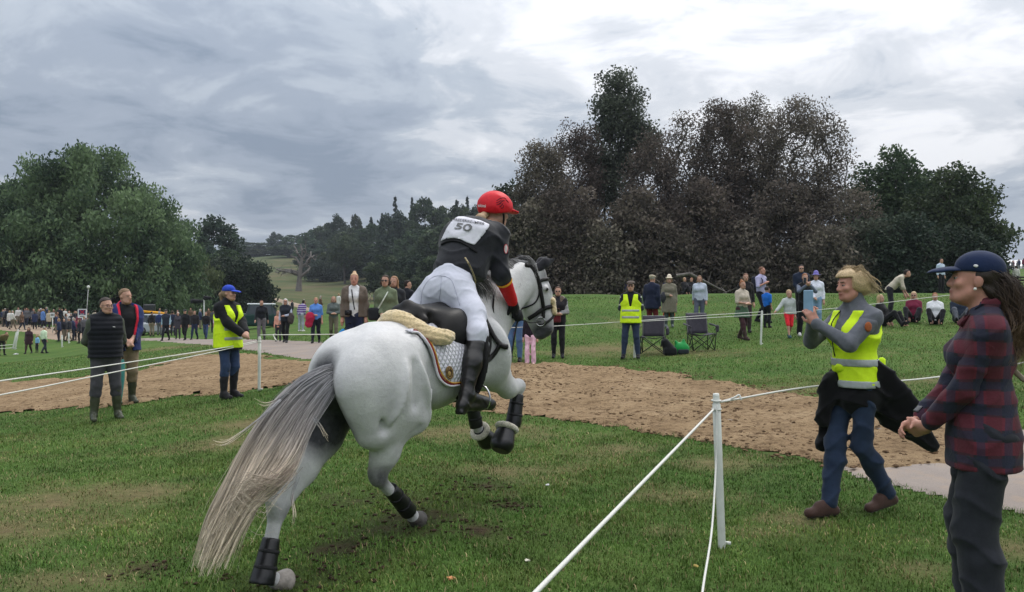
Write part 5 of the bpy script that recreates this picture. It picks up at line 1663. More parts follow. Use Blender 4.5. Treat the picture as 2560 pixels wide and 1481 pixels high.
# ================================================================== the rider
rider = empty('person', (HO[0], HO[1], 0), math.pi / 2 - TH)
tag(rider, 'rider in red helmet, black jacket and white breeches on the grey horse', 'person')
def build_rider():
    A = lambda *p: np.array(p, float)
    sR, eR, wR, kR = HL(1246, 590, -.185), HL(1252, 684, -.225), HL(1281, 756, -.19), HL(1299, 800, -.165)
    sL = A(sR[0] + .03, .20, sR[2] + .01); eL, wL, kL = A(sR[0] - .06, .225, 1.735), HL(1196, 703, .10), HL(1228, 704, .08)
    hipc, waist, chest = A(.60, 0, 1.57), A(.755, 0, 1.765), A(.885, 0, 1.93)
    nk = (sR + sL) * .5 + A(.05, 0, .05)
    hc = HL(1238, 529, .01)
    yaw = R(-34)
    M = rotm((math.cos(yaw), math.sin(yaw), -.10))
    Lat = (0, 1, 0)
    knR, anR, toR, heR = HL(1194, 838, -.335), HL(1166, 985, -.355), HL(1228, 1010, -.38), HL(1150, 1025, -.355)
    # body: one continuous skin under the clothes
    f = Field()
    f.cone(hipc, waist, .095, .09, k=.05, wide=Lat, sx=1.15); f.cone(waist, chest, .09, .11, k=.06, wide=Lat, sx=1.2); f.cone(chest, nk - A(.05, 0, .06), .11, .085, k=.05, wide=Lat, sx=1.4)
    f.cone(nk - A(.02, 0, .05), hc + M @ A(0, -.02, -.08), .055, .05, k=.03)
    for s_, e_, w_, k_ in ((sR, eR, wR, kR), (sL, eL, wL, kL)):
        f.cone(s_, e_, .05, .04, k=.04); f.cone(e_, w_, .04, .028, k=.03); f.cone(w_, w_ * .6 + k_ * .4, .024, .018, k=.02)
    for sg in (1, -1):
        q = lambda p: p * A(1, sg, 1)
        f.cone(q(A(.57, -.09, 1.55)), q(knR), .065, .045, k=.04); f.cone(q(knR), q(anR), .045, .034, k=.03); f.cone(q(anR), q(toR), .034, .028, k=.02)
    P = head_into(f, hc + M @ A(0, 0, -.005), M, 1.0, True, True)
    o = fobj('body', f, .009, skin_mat('fair'), rider, smooth=1)
    mark_lips(o, P, 1.0)
    # breeches
    BR = MAT((0.56, 0.575, 0.66), 0.75, 0.06, 40, 0.12, 0.2, name='white_breeches')
    f = Field()
    f.cone(hipc + A(.02, 0, .03), waist + A(-.02, 0, .0), .128, .112, k=.06, wide=Lat, sx=1.15)
    for sg in (1, -1):
        q = lambda p: p * A(1, sg, 1)
        f.ell(q(A(.572, -.075, 1.515)), (.105, .088, .13), rotm((.8, 0, .5)), k=.05)
        f.cone(q(A(.60, -.10, 1.56)), q(A(.545, -.225, 1.40)), .112, .094, k=.06)
        f.cone(q(A(.545, -.235, 1.40)), q(knR + A(0, 0, .02)), .094, .070, k=.05)
        f.cone(q(knR + A(0, 0, .02)), q(knR * .86 + anR * .14), .068, .060, k=.03)
    fobj('breeches', f, .009, BR, rider, disp=wrinkle(.0045, 62, 1))
    seam = MAT((0.40, 0.41, 0.50), .8, .1, 40, .1, .2, name='breeches_seam')
    BB = [c for c in rider.children if c.name.startswith('breeches')][0]
    bv = np.empty(len(BB.data.vertices) * 3, np.float32); BB.data.vertices.foreach_get('co', bv); bv = bv.reshape(-1, 3)
    bb = BVHTree.FromPolygons([tuple(v) for v in bv.tolist()], [tuple(p.vertices) for p in BB.data.polygons])
    for pts in ([(1052, 760), (1058, 722), (1078, 696), (1103, 690), (1128, 700), (1140, 730), (1150, 765)], [(1104, 690), (1102, 720), (1098, 750)]):
        e = spline(np.c_[np.array(pts, float), np.zeros(len(pts))], 24)[:, :2]
        ribbon_tube('seam', np.array([on_horse(a, b, .0015, bb) for a, b in e]), .0018, seam, BB, 4)
    # jacket with protective vest under it
    JK = MAT((0.014, 0.015, 0.020), 0.75, 0.25, 40, 0.2, 0.2, sheen=.15, name='black_jacket')
    f = Field()
    f.cone(waist + A(-.02, 0, -.06), chest, .160, .165, k=.08, wide=Lat, sx=1.16); f.cone(waist + A(.05, 0, -.05), chest + A(.04, 0, -.03), .14, .15, k=.08, wide=Lat, sx=1.15)
    f.cone(chest, nk - A(.07, 0, .08), .160, .115, k=.07, wide=Lat, sx=1.45)
    f.cone(sR + A(0, .03, .0), sL + A(0, -.03, .0), .088, .088, k=.08)
    f.cone(nk - A(.05, 0, .05), nk + A(.01, 0, .02), .075, .068, k=.04)
    for s_, e_ in ((sR, eR), (sL, eL)):
        f.cone(s_, e_, .078, .062, k=.05)
    for e_, w_ in ((eR, wR), (eL, wL)):
        f.cone(e_, e_ * .72 + w_ * .28, .062, .056, k=.03)
    hem = waist + A(-.055, 0, -.045)
    dn = (chest - waist) / np.linalg.norm(chest - waist)
    fobj('jacket', f, .009, JK, rider, disp=wrinkle(.009, 40, 2), clip=lambda X, Y, Z: (1.690 - .24 * (X - .62) + .05 * Y) - Z)
    JB = [c for c in rider.children if c.name.startswith('jacket')][0]
    jv = np.empty(len(JB.data.vertices) * 3, np.float32); JB.data.vertices.foreach_get('co', jv); jv = jv.reshape(-1, 3)
    jb = BVHTree.FromPolygons([tuple(v) for v in jv.tolist()], [tuple(p.vertices) for p in JB.data.polygons])
    # red forearm sleeves with gold band
    RED = MAT((0.56, 0.012, 0.018), 0.6, 0.12, 40, 0.15, 0.25, name='red_sleeve'); GOLD = MAT((0.75, 0.36, 0.03), 0.6, 0.1, 40, 0.15, 0.25, name='gold_band')
    for e_, w_ in ((eR, wR), (eL, wL)):
        f = Field(); f.cone(e_ * .76 + w_ * .24, w_ * .98 + e_ * .02, .058, .043, k=.02)
        sl_ = fobj('sleeve', f, .008, RED, rider, disp=wrinkle(.002, 60, 3))
        d = (w_ - e_) / np.linalg.norm(w_ - e_); e1 = np.cross(d, (0, 1, 0.2)); e1 /= np.linalg.norm(e1); e2 = np.cross(d, e1)
        c = e_ * .74 + w_ * .26; t = np.linspace(0, 2 * math.pi, 20, endpoint=False)
        ribbon_tube('sleeve_band', c + (np.cos(t)[:, None] * e1 + np.sin(t)[:, None] * e2) * .0605, .010, GOLD, sl_, 6, .45, wide=d, closed=True)
    # white lettering blur on the red sleeve: a short row of bars
    # gloves
    GL = MAT((0.010, 0.010, 0.012), 0.7, 0.3, 60, 0.3, 0.2, name='black_glove')
    f = Field(); f.cone(wR - (kR - wR) * .15, wR + (kR - wR) * .3, .034, .033, k=.02); f.ell(wR + (kR - wR) * .75, (.05, .035, .05), k=.03); hand_into(f, wR, kR - wR, (.25, .75, -.2), 1.25, .7, -1); fobj('glove', f, .006, GL, rider)
    f = Field(); f.cone(wL - (kL - wL) * .15, wL + (kL - wL) * .3, .034, .033, k=.02); hand_into(f, wL, kL - wL, (.1, -.8, -.4), 1.08, .85, 1); fobj('glove', f, .006, GL, rider)
    # tall boots
    BT = MAT((0.010, 0.0095, 0.0095), 0.28, 0.3, 25, 0.25, 0.5, name='riding_boot')
    for sg in (1, -1):
        q = lambda p: p * A(1, sg, 1)
        f = Field()
        top = knR * .90 + anR * .10
        f.cone(q(top), q(top * .6 + anR * .4 + A(-.012, -.006, 0)), .068, .066, k=.03); f.cone(q(top * .6 + anR * .4 + A(-.012, -.006, 0)), q(anR), .066, .045, k=.03)
        f.cone(q(anR), q(heR + A(.02, 0, .025)), .043, .040, k=.03); f.cone(q(anR + A(.02, 0, -.02)), q(toR), .045, .034, k=.03, wide=(0, 1, 0), sx=1.05); f.cone(q(heR + A(.02, 0, .02)), q(toR + A(-.02, 0, -.012)), .034, .030, k=.02)
        f.box(q(heR + A(.012, 0, -.012)), (.035, .03, .018), k=.01)
        fobj('boot', f, .008, BT, rider, disp=wrinkle(.003, 70, 5), clip=lambda X, Y, Z: Z - (q(top)[2] + .005))
    # helmet with silk cover
    HS = MAT((0.62, 0.010, 0.022), 0.55, 0.12, 30, 0.2, 0.3, name='red_silk')
    f = Field()
    H = lambda x, y, z: hc + M @ A(x, y, z)
    f.ell(H(0, -.005, .035), (.120, .146, .124), M, k=.02)
    hm = fobj('helmet', f, .007, HS, rider, disp=wrinkle(.0022, 50, 7), clip=lambda X, Y, Z: -((X - hc[0]) * M[0, 2] + (Y - hc[1]) * M[1, 2] + (Z - hc[2]) * M[2, 2] + .028 - .25 * np.clip((X - hc[0]) * M[0, 1] + (Y - hc[1]) * M[1, 1] + .02, 0, .2)))
    g = Field(); g.box(H(0, .150, .020), (.062, .048, .006), rotm(M @ A(0, 1, -.18), M[:, 2]), .006, .01); g.cone(H(-.055, .12, .018), H(.055, .12, .018), .012, .012, .02)
    fobj('peak', g, .006, HS, hm, clip=lambda X, Y, Z: ((X - H(0, .1, 0)[0]) ** 2 + (Y - H(0, .1, 0)[1]) ** 2) ** .5 - .097)
    # chin strap, hair bun, ear
    for q in (-1, 1):
        ribbon_tube('chin_strap', spline([H(q * .088, .03, -.02), H(q * .074, .045, -.065), H(q * .03, .06, -.115), H(0, .065, -.122)], 10), .006, LEATHER, hm, 6, 1.5)
    HA = MAT((0.42, 0.30, 0.19), .6, .25, 60, .5, .2, name='blond_hair')
    g = Field(); g.ell(HL(1201, 545, .02), (.036, .042, .028), k=.02); g.cone(HL(1201, 545, .02), H(0, -.075, -.03), .026, .03, k=.03)
    fobj('hair', g, .006, HA, rider, disp=wrinkle(.002, 160, 8))
    g = Field(); g.cone(H(-.07, .02, -.055), H(0, .035, -.13), .02, .016, k=.02)
    # bib with number
    WH = MAT((0.62, 0.62, 0.68), .75, .08, 25, .35, .2, bscale=14, bdist=.01, name='white_bib')
    bib_outline = [(1105, 604), (1112, 588), (1122, 568), (1133, 553), (1146, 545), (1160, 545), (1178, 549), (1200, 554), (1224, 565), (1205, 592), (1186, 615), (1165, 607), (1150, 599), (1135, 596), (1120, 598)]
    bib = patch('bib', bib_outline, 4, .010, WH, rider, .003, bvh=jb)
    INK = MAT((0.16, 0.16, 0.165), .7, .1, 40, .1, .2, name='grey_ink'); INK2 = MAT((0.07, .07, .08), .7, .1, 40, .1, .2, name='dark_ink')
    def letter(body, size, ink, pos, ax_u, ax_v, name, bold=0.0, bvh=jb, parent=bib, off=.0095):
        v, fc = text_mesh(body, size, bold)
        p = np.array([on_horse(pos[0] + a * ax_u[0] + b * ax_v[0] + c2 * a * a, pos[1] + a * ax_u[1] + b * ax_v[1] + c2 * a * a, off, bvh) for a, b in v[:, :2]]) if False else np.array([on_horse(pos[0] + a * ax_u[0] + b * ax_v[0], pos[1] + a * ax_u[1] + b * ax_v[1] + pos[2] * a * a, off, bvh) for a, b in v[:, :2]])
        mesh_obj(name, p, fc, ink, parent, smooth=False)
    letter('50', 1.0, INK, (1159, 571.5, 0.5), (38.5, 5.5), (9.5, -21), 'number', .02, off=.0165)
    letter('FREDERIKE-MEIER', 1.0, INK2, (1173, 557.5, 0.115), (9.3, 1.35), (2.6, -8.2), 'lettering', .01, off=.0165)
    for i in range(3): ribbon_tube('print_line', np.array([on_horse(a, 588 + i * 3 + (a - 1176) * .35, .0095, jb) for a in np.linspace(1176, 1186, 6)]), .0012, INK, bib, 4)
    ribbon_tube('print_line', np.array([on_horse(a, 595 + 1.5 * math.sin(a), .0095, jb) for a in np.linspace(1171, 1181, 12)]), .0016, INK, bib, 4)
    ribbon_tube('print_line', np.array([on_horse(a, 600 - (a - 1110) * 1.2, .0095, jb) for a in np.linspace(1111, 1119, 6)]), .0014, INK, bib, 4)
    ribbon_tube('print_line', np.array([on_horse(a, 583 - (a - 1122) * .5 + 1.5 * math.sin(a * 2), .0095, jb) for a in np.linspace(1122, 1132, 14)]), .0014, INK, bib, 4)
    # bib waist strap
    e = spline(np.c_[np.array([(1104, 612), (1120, 603), (1140, 602), (1160, 609), (1180, 622), (1192, 632)], float), np.zeros(6)], 24)[:, :2]
    ribbon_tube('bib_strap', np.array([on_horse(a, b, .006, jb) for a, b in e]), .012, SUEDE, rider, 6, .3, wide=(.5, 0, .8))
    # badge on the sleeve
    def ov(rx, ry, c, n=18):
        t = np.linspace(0, 2 * math.pi, n, endpoint=False); return np.stack([c[0] + rx * np.cos(t), c[1] + ry * np.sin(t)], -1)
    sb = patch('sleeve_badge', ov(4.5, 12, (1264, 623)), 2, .004, MAT((.55, .5, .5), .7, .1, 50, .1, .2, name='badge_white'), rider, .002, bvh=jb)
    ribbon_tube('badge_edge', np.array([on_horse(a, b, .0055, jb) for a, b in ov(4.3, 11.6, (1264, 623))]), .0018, RED, sb, 5, closed=True)
    # helmet lettering and crest
    hv = np.empty(len(hm.data.vertices) * 3, np.float32); hm.data.vertices.foreach_get('co', hv); hv = hv.reshape(-1, 3)
    hbv = BVHTree.FromPolygons([tuple(v) for v in hv.tolist()], [tuple(p.vertices) for p in hm.data.polygons])
    letter('ekimi', 1.0, MAT((.75, .72, .73), .6, .05, 30, 0, .2, name='white_print'), (1205, 515, .0), (9.0, 1.0), (1.0, -10.5), 'lettering', .015, hbv, hm, .002)
    CREST = MAT((.035, .008, .014), .7, .2, 40, .1, .2, name='crest_print')
    for pts, r in (([(1241, 503), (1250, 497), (1260, 495), (1266, 499)], .0038), ([(1240, 508), (1247, 505), (1255, 500)], .0036), ([(1246, 512), (1252, 507), (1258, 502), (1262, 503)], .0045), ([(1241, 513), (1247, 511), (1253, 509)], .0034), ([(1249, 518), (1254, 514), (1258, 508)], .0045), ([(1252, 521), (1258, 519), (1259, 513)], .0036), ([(1264, 500), (1269, 504), (1271, 508)], .0045)):
        e = spline(np.c_[np.array(pts, float), np.zeros(len(pts))], 8)[:, :2]
        ribbon_tube('crest', np.array([on_horse(a, b, .0008, hbv) for a, b in e]), np.r_[.001, np.full(6, r * .8), .001], CREST, hm, 5, 1)
    # lanyard of the air vest
    cord = NT('beaded_cord'); o_ = cord.obj(); w_ = cord.n('ShaderNodeTexWave'); w_.inputs['Scale'].default_value = 40; cord.l(o_, w_.inputs[0])
    cord.set(Base_Color=cord.ramp(w_.outputs['Fac'], [(.4, (.02, .02, .02)), (.6, (.45, .36, .16))]), Roughness=.6)
    ribbon_tube('lanyard', spline([HL(1163, 645, -.17), HL(1172, 660, -.22), HL(1182, 682, -.20), HL(1188, 702, -.18), HL(1188, 716, -.16), HL(1192, 735, -.12)], 20), .006, cord.m, rider, 6)
build_rider()
# ================================================================== people
CLOTH = {}
def cloth(col, name='cloth', rough=.85, var=.16, scale=22, bump=.35):
    return MAT(tuple(col), rough, var, scale, bump, .15, sheen=.1, name=name, bscale=60)
HAIRM = lambda c: MAT(c, .6, .3, 90, .6, .2, name='hair')
VEST = MAT((0.62, 0.86, 0.015), .7, .08, 25, .3, .3, name='hi_vis_yellow', bscale=18, bdist=.01)
REFL = MAT((0.33, 0.36, 0.36), .4, .1, 60, .1, .5, name='reflective_grey')
DENIM = cloth((.045, .065, .115), 'denim', var=.25, scale=12)
RUBBER = MAT((0.045, 0.052, 0.030), .45, .25, 14, .15, .35, name='green_rubber')
BLACKT = cloth((.014, .014, .017), 'black_cloth')
WHITET = cloth((.62, .62, .62), 'white_cloth')
def ik(a, b, l1, l2, hint):
    """elbow / knee position between a and b"""
    a, b = _v(a), _v(b); d = b - a; L = np.linalg.norm(d)
    L = min(L, (l1 + l2) * .999); dn = d / (np.linalg.norm(d) + 1e-9)
    x = (l1 * l1 - l2 * l2 + L * L) / (2 * L + 1e-9)
    hgt = math.sqrt(max(l1 * l1 - x * x, 0))
    hv = _v(hint) - dn * (_v(hint) @ dn); hv /= np.linalg.norm(hv) + 1e-9
    return a + dn * x + hv * hgt
ARMS = {  # wrist positions (right side, x out to the right), for a 1.75 m figure
    'down': ((.235, .03, .80), (.3, -1, 0)), 'front': ((.045, .19, .98), (.8, -.8, -.2)), 'back': ((.06, -.17, .98), (1, .2, 0)), 'belly': ((.02, .20, 1.10), (.9, -.5, -.4)),
    'phone': ((.05, .30, 1.42), (.8, -.2, -.8)), 'swing_f': ((.24, .20, .87), (.3, -1, 0)), 'swing_b': ((.24, -.18, .86), (.3, -1, 0)), 'chest': ((.06, .17, 1.25), (.9, -.3, -.6)), 'out': ((.55, .15, 1.02), (.2, -.6, -1)), 'lap': ((.10, .28, .62), (.8, -.2, 0))}
class Person:
    def __init__(s, label, foot, height, face, vox=.02, girth=1.0, fem=False, pose='stand', arms=('down', 'down'), lean=0.0, group=None, skin='fair', head_yaw=0.0, child=False, seat=None, tilt=0.0):
        """foot: ground point; face: heading in degrees, 0 = towards the camera, 90 = to the picture's right"""
        s.k = k = height / 1.75
        s.vox = vox; s.g = girth; s.fem = fem; s.fine = vox < .013
        w = R(face)
        # local frame: x = figure's right, y = forward, z = up
        fx, fy = math.sin(w), -math.cos(w)
        s.root = empty('person', tuple(foot), math.atan2(fy, fx) - math.pi / 2)
        tag(s.root, label, 'person', group)
        A = lambda *p: np.array(p, float)
        hz_ = .93
        legs = {'stand': ((.105, .02), (-.105, .0)), 'apart': ((.16, .03), (-.16, 0)), 'walk': ((.09, .26), (-.09, -.22)), 'walk2': ((.09, -.24), (-.09, .24)), 'stride': ((.08, .34), (-.08, -.34))}
        s.sit = pose == 'sit'
        if pose == 'sit':
            hz_ = .13
            s.ank = [A(.16, .62, .07), A(-.12, .58, .07)]
            s.kne = [A(.20, .42, .42), A(-.18, .40, .40)]
        else:
            pr = legs[pose]
            drop = .035 if 'walk' in pose or pose == 'stride' else 0
            hz_ -= drop
            s.ank = [A(pr[0][0], pr[0][1], .085 + max(0, -pr[0][1] - .15) * .5), A(pr[1][0], pr[1][1], .085 + max(0, -pr[1][1] - .15) * .5)]
            s.kne = [ik(A(.095, 0, hz_), s.ank[0], .43, .42, (0, 1, 0)), ik(A(-.095, 0, hz_), s.ank[1], .43, .42, (0, 1, 0))]
        cl, sl = math.cos(lean), math.sin(lean)
        up = lambda x, y, z: A(x, y * cl + z * sl, hz_ + z * cl - y * sl)
        s.hip = A(0, 0, hz_); s.up = up
        s.waist, s.chest, s.neck = up(0, 0, .14), up(0, .0, .38), up(0, -.01, .555)
        s.sho = [up(.176 if not fem else .162, -.01, .478), up(-.176 if not fem else -.162, -.01, .478)]
        s.hc = up(0, .03, .71) if not child else up(0, .03, .725)
        s.hs = 1.0 if not child else 1.28
        ya = R(head_yaw)
        s.M = rotm(A(math.sin(ya), math.cos(ya), -tilt))
        s.wri, s.elb = [], []
        for i, a in enumerate(arms):
            sg = 1 if i == 0 else -1
            p, h = ARMS[a] if isinstance(a, str) else a
            p = A(*p); h = A(*h)
            if isinstance(a, str):
                off = A(0, 0, hz_ - .93)
                p = p + off
                if lean and a not in ('down',): p = up(p[0], p[1], p[2] - hz_)
            p[0] *= sg; h[0] *= sg
            d = p - s.sho[i]; L = np.linalg.norm(d)
            if L > .53: p = s.sho[i] + d / L * .53
            s.wri.append(p); s.elb.append(ik(s.sho[i], p, .285, .255, h))
        for nm in ('hip', 'waist', 'chest', 'neck', 'hc'): setattr(s, nm, getattr(s, nm) * k)
        for nm in ('sho', 'wri', 'elb', 'ank', 'kne'): setattr(s, nm, [p * k for p in getattr(s, nm)])
        s.X = A(1, 0, 0)
        s.hands = [None, None]
        s.skin = skin; s.child = child
    def torso(s, f, o=0.0, low=0.0, bust=True):
        g, k = s.g, s.k
        f.cone(s.hip + (s.waist - s.hip) * (low), s.waist, (.118 * g + o) * k, (.102 * g + o) * k, .06 * k, s.X, 1.32, .98)
        f.cone(s.waist, s.chest, (.102 * g + o) * k, (.118 * (g * .5 + .5) + o) * k, .06 * k, s.X, 1.35, .98)
        f.cone(s.chest, s.neck * .55 + s.chest * .45, (.118 * (g * .5 + .5) + o) * k, (.085 + o) * k, .06 * k, s.X, 1.5, .9)
        f.cone(s.sho[0] * .85 + s.chest * .15, s.sho[1] * .85 + s.chest * .15, (.05 + o) * k, (.05 + o) * k, .07 * k)
        for q in (0, 1): f.cone(s.neck + (s.hc - s.neck) * .1, s.sho[q] * .9 + s.neck * .1, (.045 + o * .5) * k, (.046 + o) * k, .05 * k)
        if s.fem and bust and not s.child:
            for q in (1, -1): f.ell(s.chest + np.array([q * .07, .085, -.02]) * k, ((.062 + o) * k, (.06 + o) * k, (.062 + o) * k), None, .05 * k)
    def arm(s, f, i, o=0.0, upto=1.0):
        k = s.k; a, e, w = s.sho[i], s.elb[i], s.wri[i]
        f.cone(a, e, (.052 + o) * k, (.041 + o) * k, .04 * k)
        if upto > .5:
            t = (upto - .5) * 2
            f.cone(e, e + (w - e) * t, (.041 + o) * k, (.041 + (.030 - .041) * t + o) * k, .03 * k)
    def leg(s, f, i, o=0.0, upto=1.0, flare=0.0):
        k = s.k; h = s.hip + np.array([(.09 if i == 0 else -.09) * k, 0, 0]); kn, an = s.kne[i], s.ank[i]
        f.cone(h, kn, (.084 * s.g + o) * k, (.056 + o) * k, .05 * k)
        if upto > .5:
            t = (upto - .5) * 2; m = kn + (an - kn) * .3
            f.cone(kn, m + np.array([0, -.012 * k, 0]), (.056 + o) * k, (.056 + o + flare * .3) * k, .03 * k)
            if t > .3: f.cone(m + np.array([0, -.012 * k, 0]), kn + (an - kn) * t, (.056 + o + flare * .3) * k, (.038 + o + flare) * k, .03 * k)
    def body(s):
        f = Field(); k = s.k
        s.torso(f, -.012)
        f.cone(s.neck + (s.hc - s.neck) * -.15, s.hc + s.M @ np.array([0, -.02, -.06]) * k * s.hs, .058 * k, .052 * k, .03 * k)
        for i in (0, 1):
            s.arm(f, i, -.006); s.leg(f, i, -.008)
            d = s.wri[i] - s.elb[i]; d /= np.linalg.norm(d)
            if s.hands[i] is not None:
                hd_, pn, cu = s.hands[i]
            else:
                hd_, pn, cu = d, np.array([-1.0 if i == 0 else 1.0, 0.25, 0]), .45
            if s.vox < .012:
                n_ = np.cross(_v(hd_), _v(pn)); thumb = 1 if n_ @ np.array([0, 1, .6]) > 0 else -1
                hand_into(f, s.wri[i], hd_, pn, k * (.95 if s.fem else 1.05) * (1.1 if s.child else 1), cu, thumb)
            else:
                w = s.wri[i]; hh = _v(hd_) / np.linalg.norm(hd_)
                f.cone(w, w + hh * .07 * k, .034 * k, .04 * k, .02 * k); f.cone(w + hh * .07 * k, w + hh * .145 * k, .036 * k, .024 * k, .02 * k)
                f.cone(w + hh * .03 * k, w + hh * .08 * k + np.array([0, .035 * k, 0]), .024 * k, .02 * k, .01)
            f.cone(s.ank[i], s.ank[i] + np.array([0, .10, -.035]) * k, .030 * k, .020 * k, .02 * k)
        P = head_into(f, s.hc, s.M, k * s.hs, s.fine, s.fem or s.child)
        s.P = P
        V, Q = f.mesh(getattr(s, 'bv', s.vox if not s.fine else s.vox * .9), smooth=1)
        o = mesh_obj('body', V, Q, skin_mat(s.skin), s.root)
        mark_lips(o, P, k * s.hs)
        if s.vox <= .016: eyes_for(s.root, P, s.M, k * s.hs)
        else:
            for q in (-1, 1):
                g = Field(); g.ell(P(q * .031, .084, .006), (.016 * k * s.hs, .012 * k * s.hs, .008 * k * s.hs), s.M); V, F = g.mesh(.006 * k, smooth=0)
                mesh_obj('eye', V, F, MAT((.05, .04, .035), .3, .1, 20, 0, .4, name='eye_far'), s.root)
        return s
    def mk(s, name, f, mat, vox=1.0, parent=None, **kw):
        return fobj(name, f, s.vox * vox, mat, parent or s.root, **kw)
    def top(s, mat, name='top', thick=.016, sleeve=1.0, hem=.02, loose=0.0, sleeve_mat=None, vneck=0.0, collar=0.0, wr=.004, neckopen=.02, bust=True):
        """hem: how far below the hip joint the garment reaches (m)"""
        f = Field(); k = s.k
        s.torso(f, thick, -hem / .14 if hem > 0 else 0.0, bust)
        if loose: f.cone(s.hip + np.array([0, 0, -hem * k]), s.waist, (.125 * s.g + thick + loose) * k, (.108 * s.g + thick + loose * .6) * k, .05 * k, s.X, 1.3, 1.0)
        if hem > .1: f.cone(s.hip + np.array([0, 0, -hem * k * .9]), s.hip, (.13 * s.g + thick + loose) * k, (.128 * s.g + thick + loose) * k, .05, s.X, 1.28, 1.0)
        for i in (0, 1):
            if sleeve > 0 and sleeve_mat is None and not s.fine: s.arm(f, i, thick, sleeve)
            elif s.fine and sleeve > 0: f.cone(s.sho[i], s.sho[i] * .7 + s.elb[i] * .3, (.050 + thick) * k, (.044 + thick) * k, .04 * k)
        f.cone(s.neck - (s.hc - s.neck) * .25, s.neck + (s.hc - s.neck) * collar, .062 * k + thick * k * .6, .060 * k + thick * k * .4, .03)
        zb = s.hip[2] - hem * k
        def clip(X, Y, Z):
            d = zb - Z
            if vneck:
                z0 = s.neck[2] - vneck * k
                d = np.maximum(d, np.where((Y > s.neck[1] + .02 * k) & (Z > z0), (Z - z0) * .42 + .004 - np.abs(X), -1))
            return d
        o = s.mk('%s' % name, f, mat, disp=wrinkle(wr, 38 / k, hash(name) % 97) if wr else None, clip=clip)
        if s.fine and sleeve > 0 and sleeve_mat is None: sleeve_mat = mat
        if sleeve_mat is not None:
            for i in (0, 1):
                f = Field(); s.arm(f, i, thick * (.7 if not s.fine else 1.0), sleeve); s.mk('sleeve', f, sleeve_mat, disp=wrinkle(wr, 45 / k, 4))
        return o
    def trousers(s, mat, thick=.014, length=.97, flare=0.0, name='trousers', wr=.005):
        f = Field(); k = s.k
        f.cone(s.hip, s.waist, (.118 * s.g + thick * .6) * k, (.104 * s.g + thick * .5) * k, .05 * k, s.X, 1.3, .98)
        if s.fem or s.sit:
            f.cone(s.hip + np.array([.05, -.03, 0]) * k, s.hip + np.array([-.05, -.03, 0]) * k, .11 * s.g * k, .11 * s.g * k, .06 * k)
        for i in (0, 1): s.leg(f, i, thick, length, flare)
        s.mk(name, f, mat, disp=wrinkle(wr, 34 / k, 11))
    def skirt(s, mat, zl=.5, r=.2, name='skirt'):
        f = Field(); k = s.k
        f.cone(s.waist, np.array([0, 0, zl * k]), .12 * s.g * k, r * k, .05, s.X, 1.25, .95)
        zb = zl * k
        s.mk(name, f, mat, disp=wrinkle(.008, 30 / k, 13), clip=lambda X, Y, Z: zb - Z)
    def shoes(s, mat, name='shoe', tall=0.0, sole=None):
        k = s.k
        for i in (0, 1):
            f = Field(); a = s.ank[i]; dz = a[2] - .085 * k
            toe = np.array([a[0] * 1.12, a[1] + .165 * k, .035 * k + dz * .3]); heel = np.array([a[0], a[1] - .045 * k, .04 * k + dz])
            if s.sit: toe = a + np.array([.03 * np.sign(a[0]), .10, .08]) * k; heel = a + np.array([0, -.0, -.04]) * k
            f.cone(heel, toe, .040 * k, .036 * k, .03, s.X, 1.05, 1.0)
            f.cone(a, a * .5 + toe * .5 + np.array([0, 0, .015]) * k, .045 * k, .038 * k, .03)
            if tall:
                d = s.kne[i] - a; L = np.linalg.norm(d); top = a + d / L * tall * k
                f.cone(a, top * .55 + a * .45 + np.array([0, -.01 * k, 0]), .050 * k, .062 * k, .03); f.cone(top * .55 + a * .45 + np.array([0, -.01 * k, 0]), top, .062 * k, .066 * k, .02)
                zt = top[2]
                s.mk(name, f, mat, disp=wrinkle(.004, 55, 17), clip=lambda X, Y, Z: np.maximum(Z - zt, .003 * k + (dz * .3) - Z) if True else Z)
            else:
                s.mk(name, f, mat, clip=(lambda X, Y, Z: .002 * k - Z) if not s.sit else None)
    def hair(s, col, style='short'):
        k = s.k * s.hs; f = Field(); P = s.P; M = s.M
        E = lambda x, y, z, a, b, c, kk=.02: f.ell(P(x, y, z), (a * k, b * k, c * k), M, kk * k)
        E(0, -.014, .047, .080, .096, .084)
        if style != 'crop': E(0, -.045, .0, .076, .066, .075)
        fw = s.M[:, 1]; upv = s.M[:, 2]; c0 = P(0, 0, 0)
        cutf, cutz = (.055, -.01) if style != 'crop' else (.05, .0)
        if style in ('long', 'bob', 'wavy'):
            n = -.26 if style == 'long' else (-.15 if style == 'wavy' else -.07)
            for q in (-1, 1):
                f.cone(P(q * .062, -.015, .03), P(q * .075, -.02, n * .6), .032 * k, .036 * k, .03 * k); f.cone(P(q * .075, -.02, n * .6), P(q * .07, .0, n), .036 * k, .022 * k, .03 * k)
            f.cone(P(0, -.06, .0), P(0, -.07, n), .07 * k, .055 * k, .03 * k, M[:, 0], 1.25, .7)
        if style == 'tail':
            f.cone(P(0, -.10, .05), P(0, -.15, -.02), .03 * k, .035 * k, .02 * k); f.cone(P(0, -.15, -.02), P(0, -.14, -.16), .035 * k, .015 * k, .02 * k)
        if style == 'bun': E(0, -.055, .135, .040, .040, .038)
        def clip(X, Y, Z):
            y = (X - c0[0]) * fw[0] + (Y - c0[1]) * fw[1] + (Z - c0[2]) * fw[2]
            z = (X - c0[0]) * upv[0] + (Y - c0[1]) * upv[1] + (Z - c0[2]) * upv[2]
            x = np.sqrt(np.maximum((X - c0[0]) ** 2 + (Y - c0[1]) ** 2 + (Z - c0[2]) ** 2 - y * y - z * z, 0))
            d = np.minimum(y + .012 * k - .9 * np.maximum(z - .035 * k, 0) - .8 * np.maximum(x - .05 * k, 0) * (1 if style in ('long', 'bob', 'wavy') else 0), .058 * k - z + .35 * y)
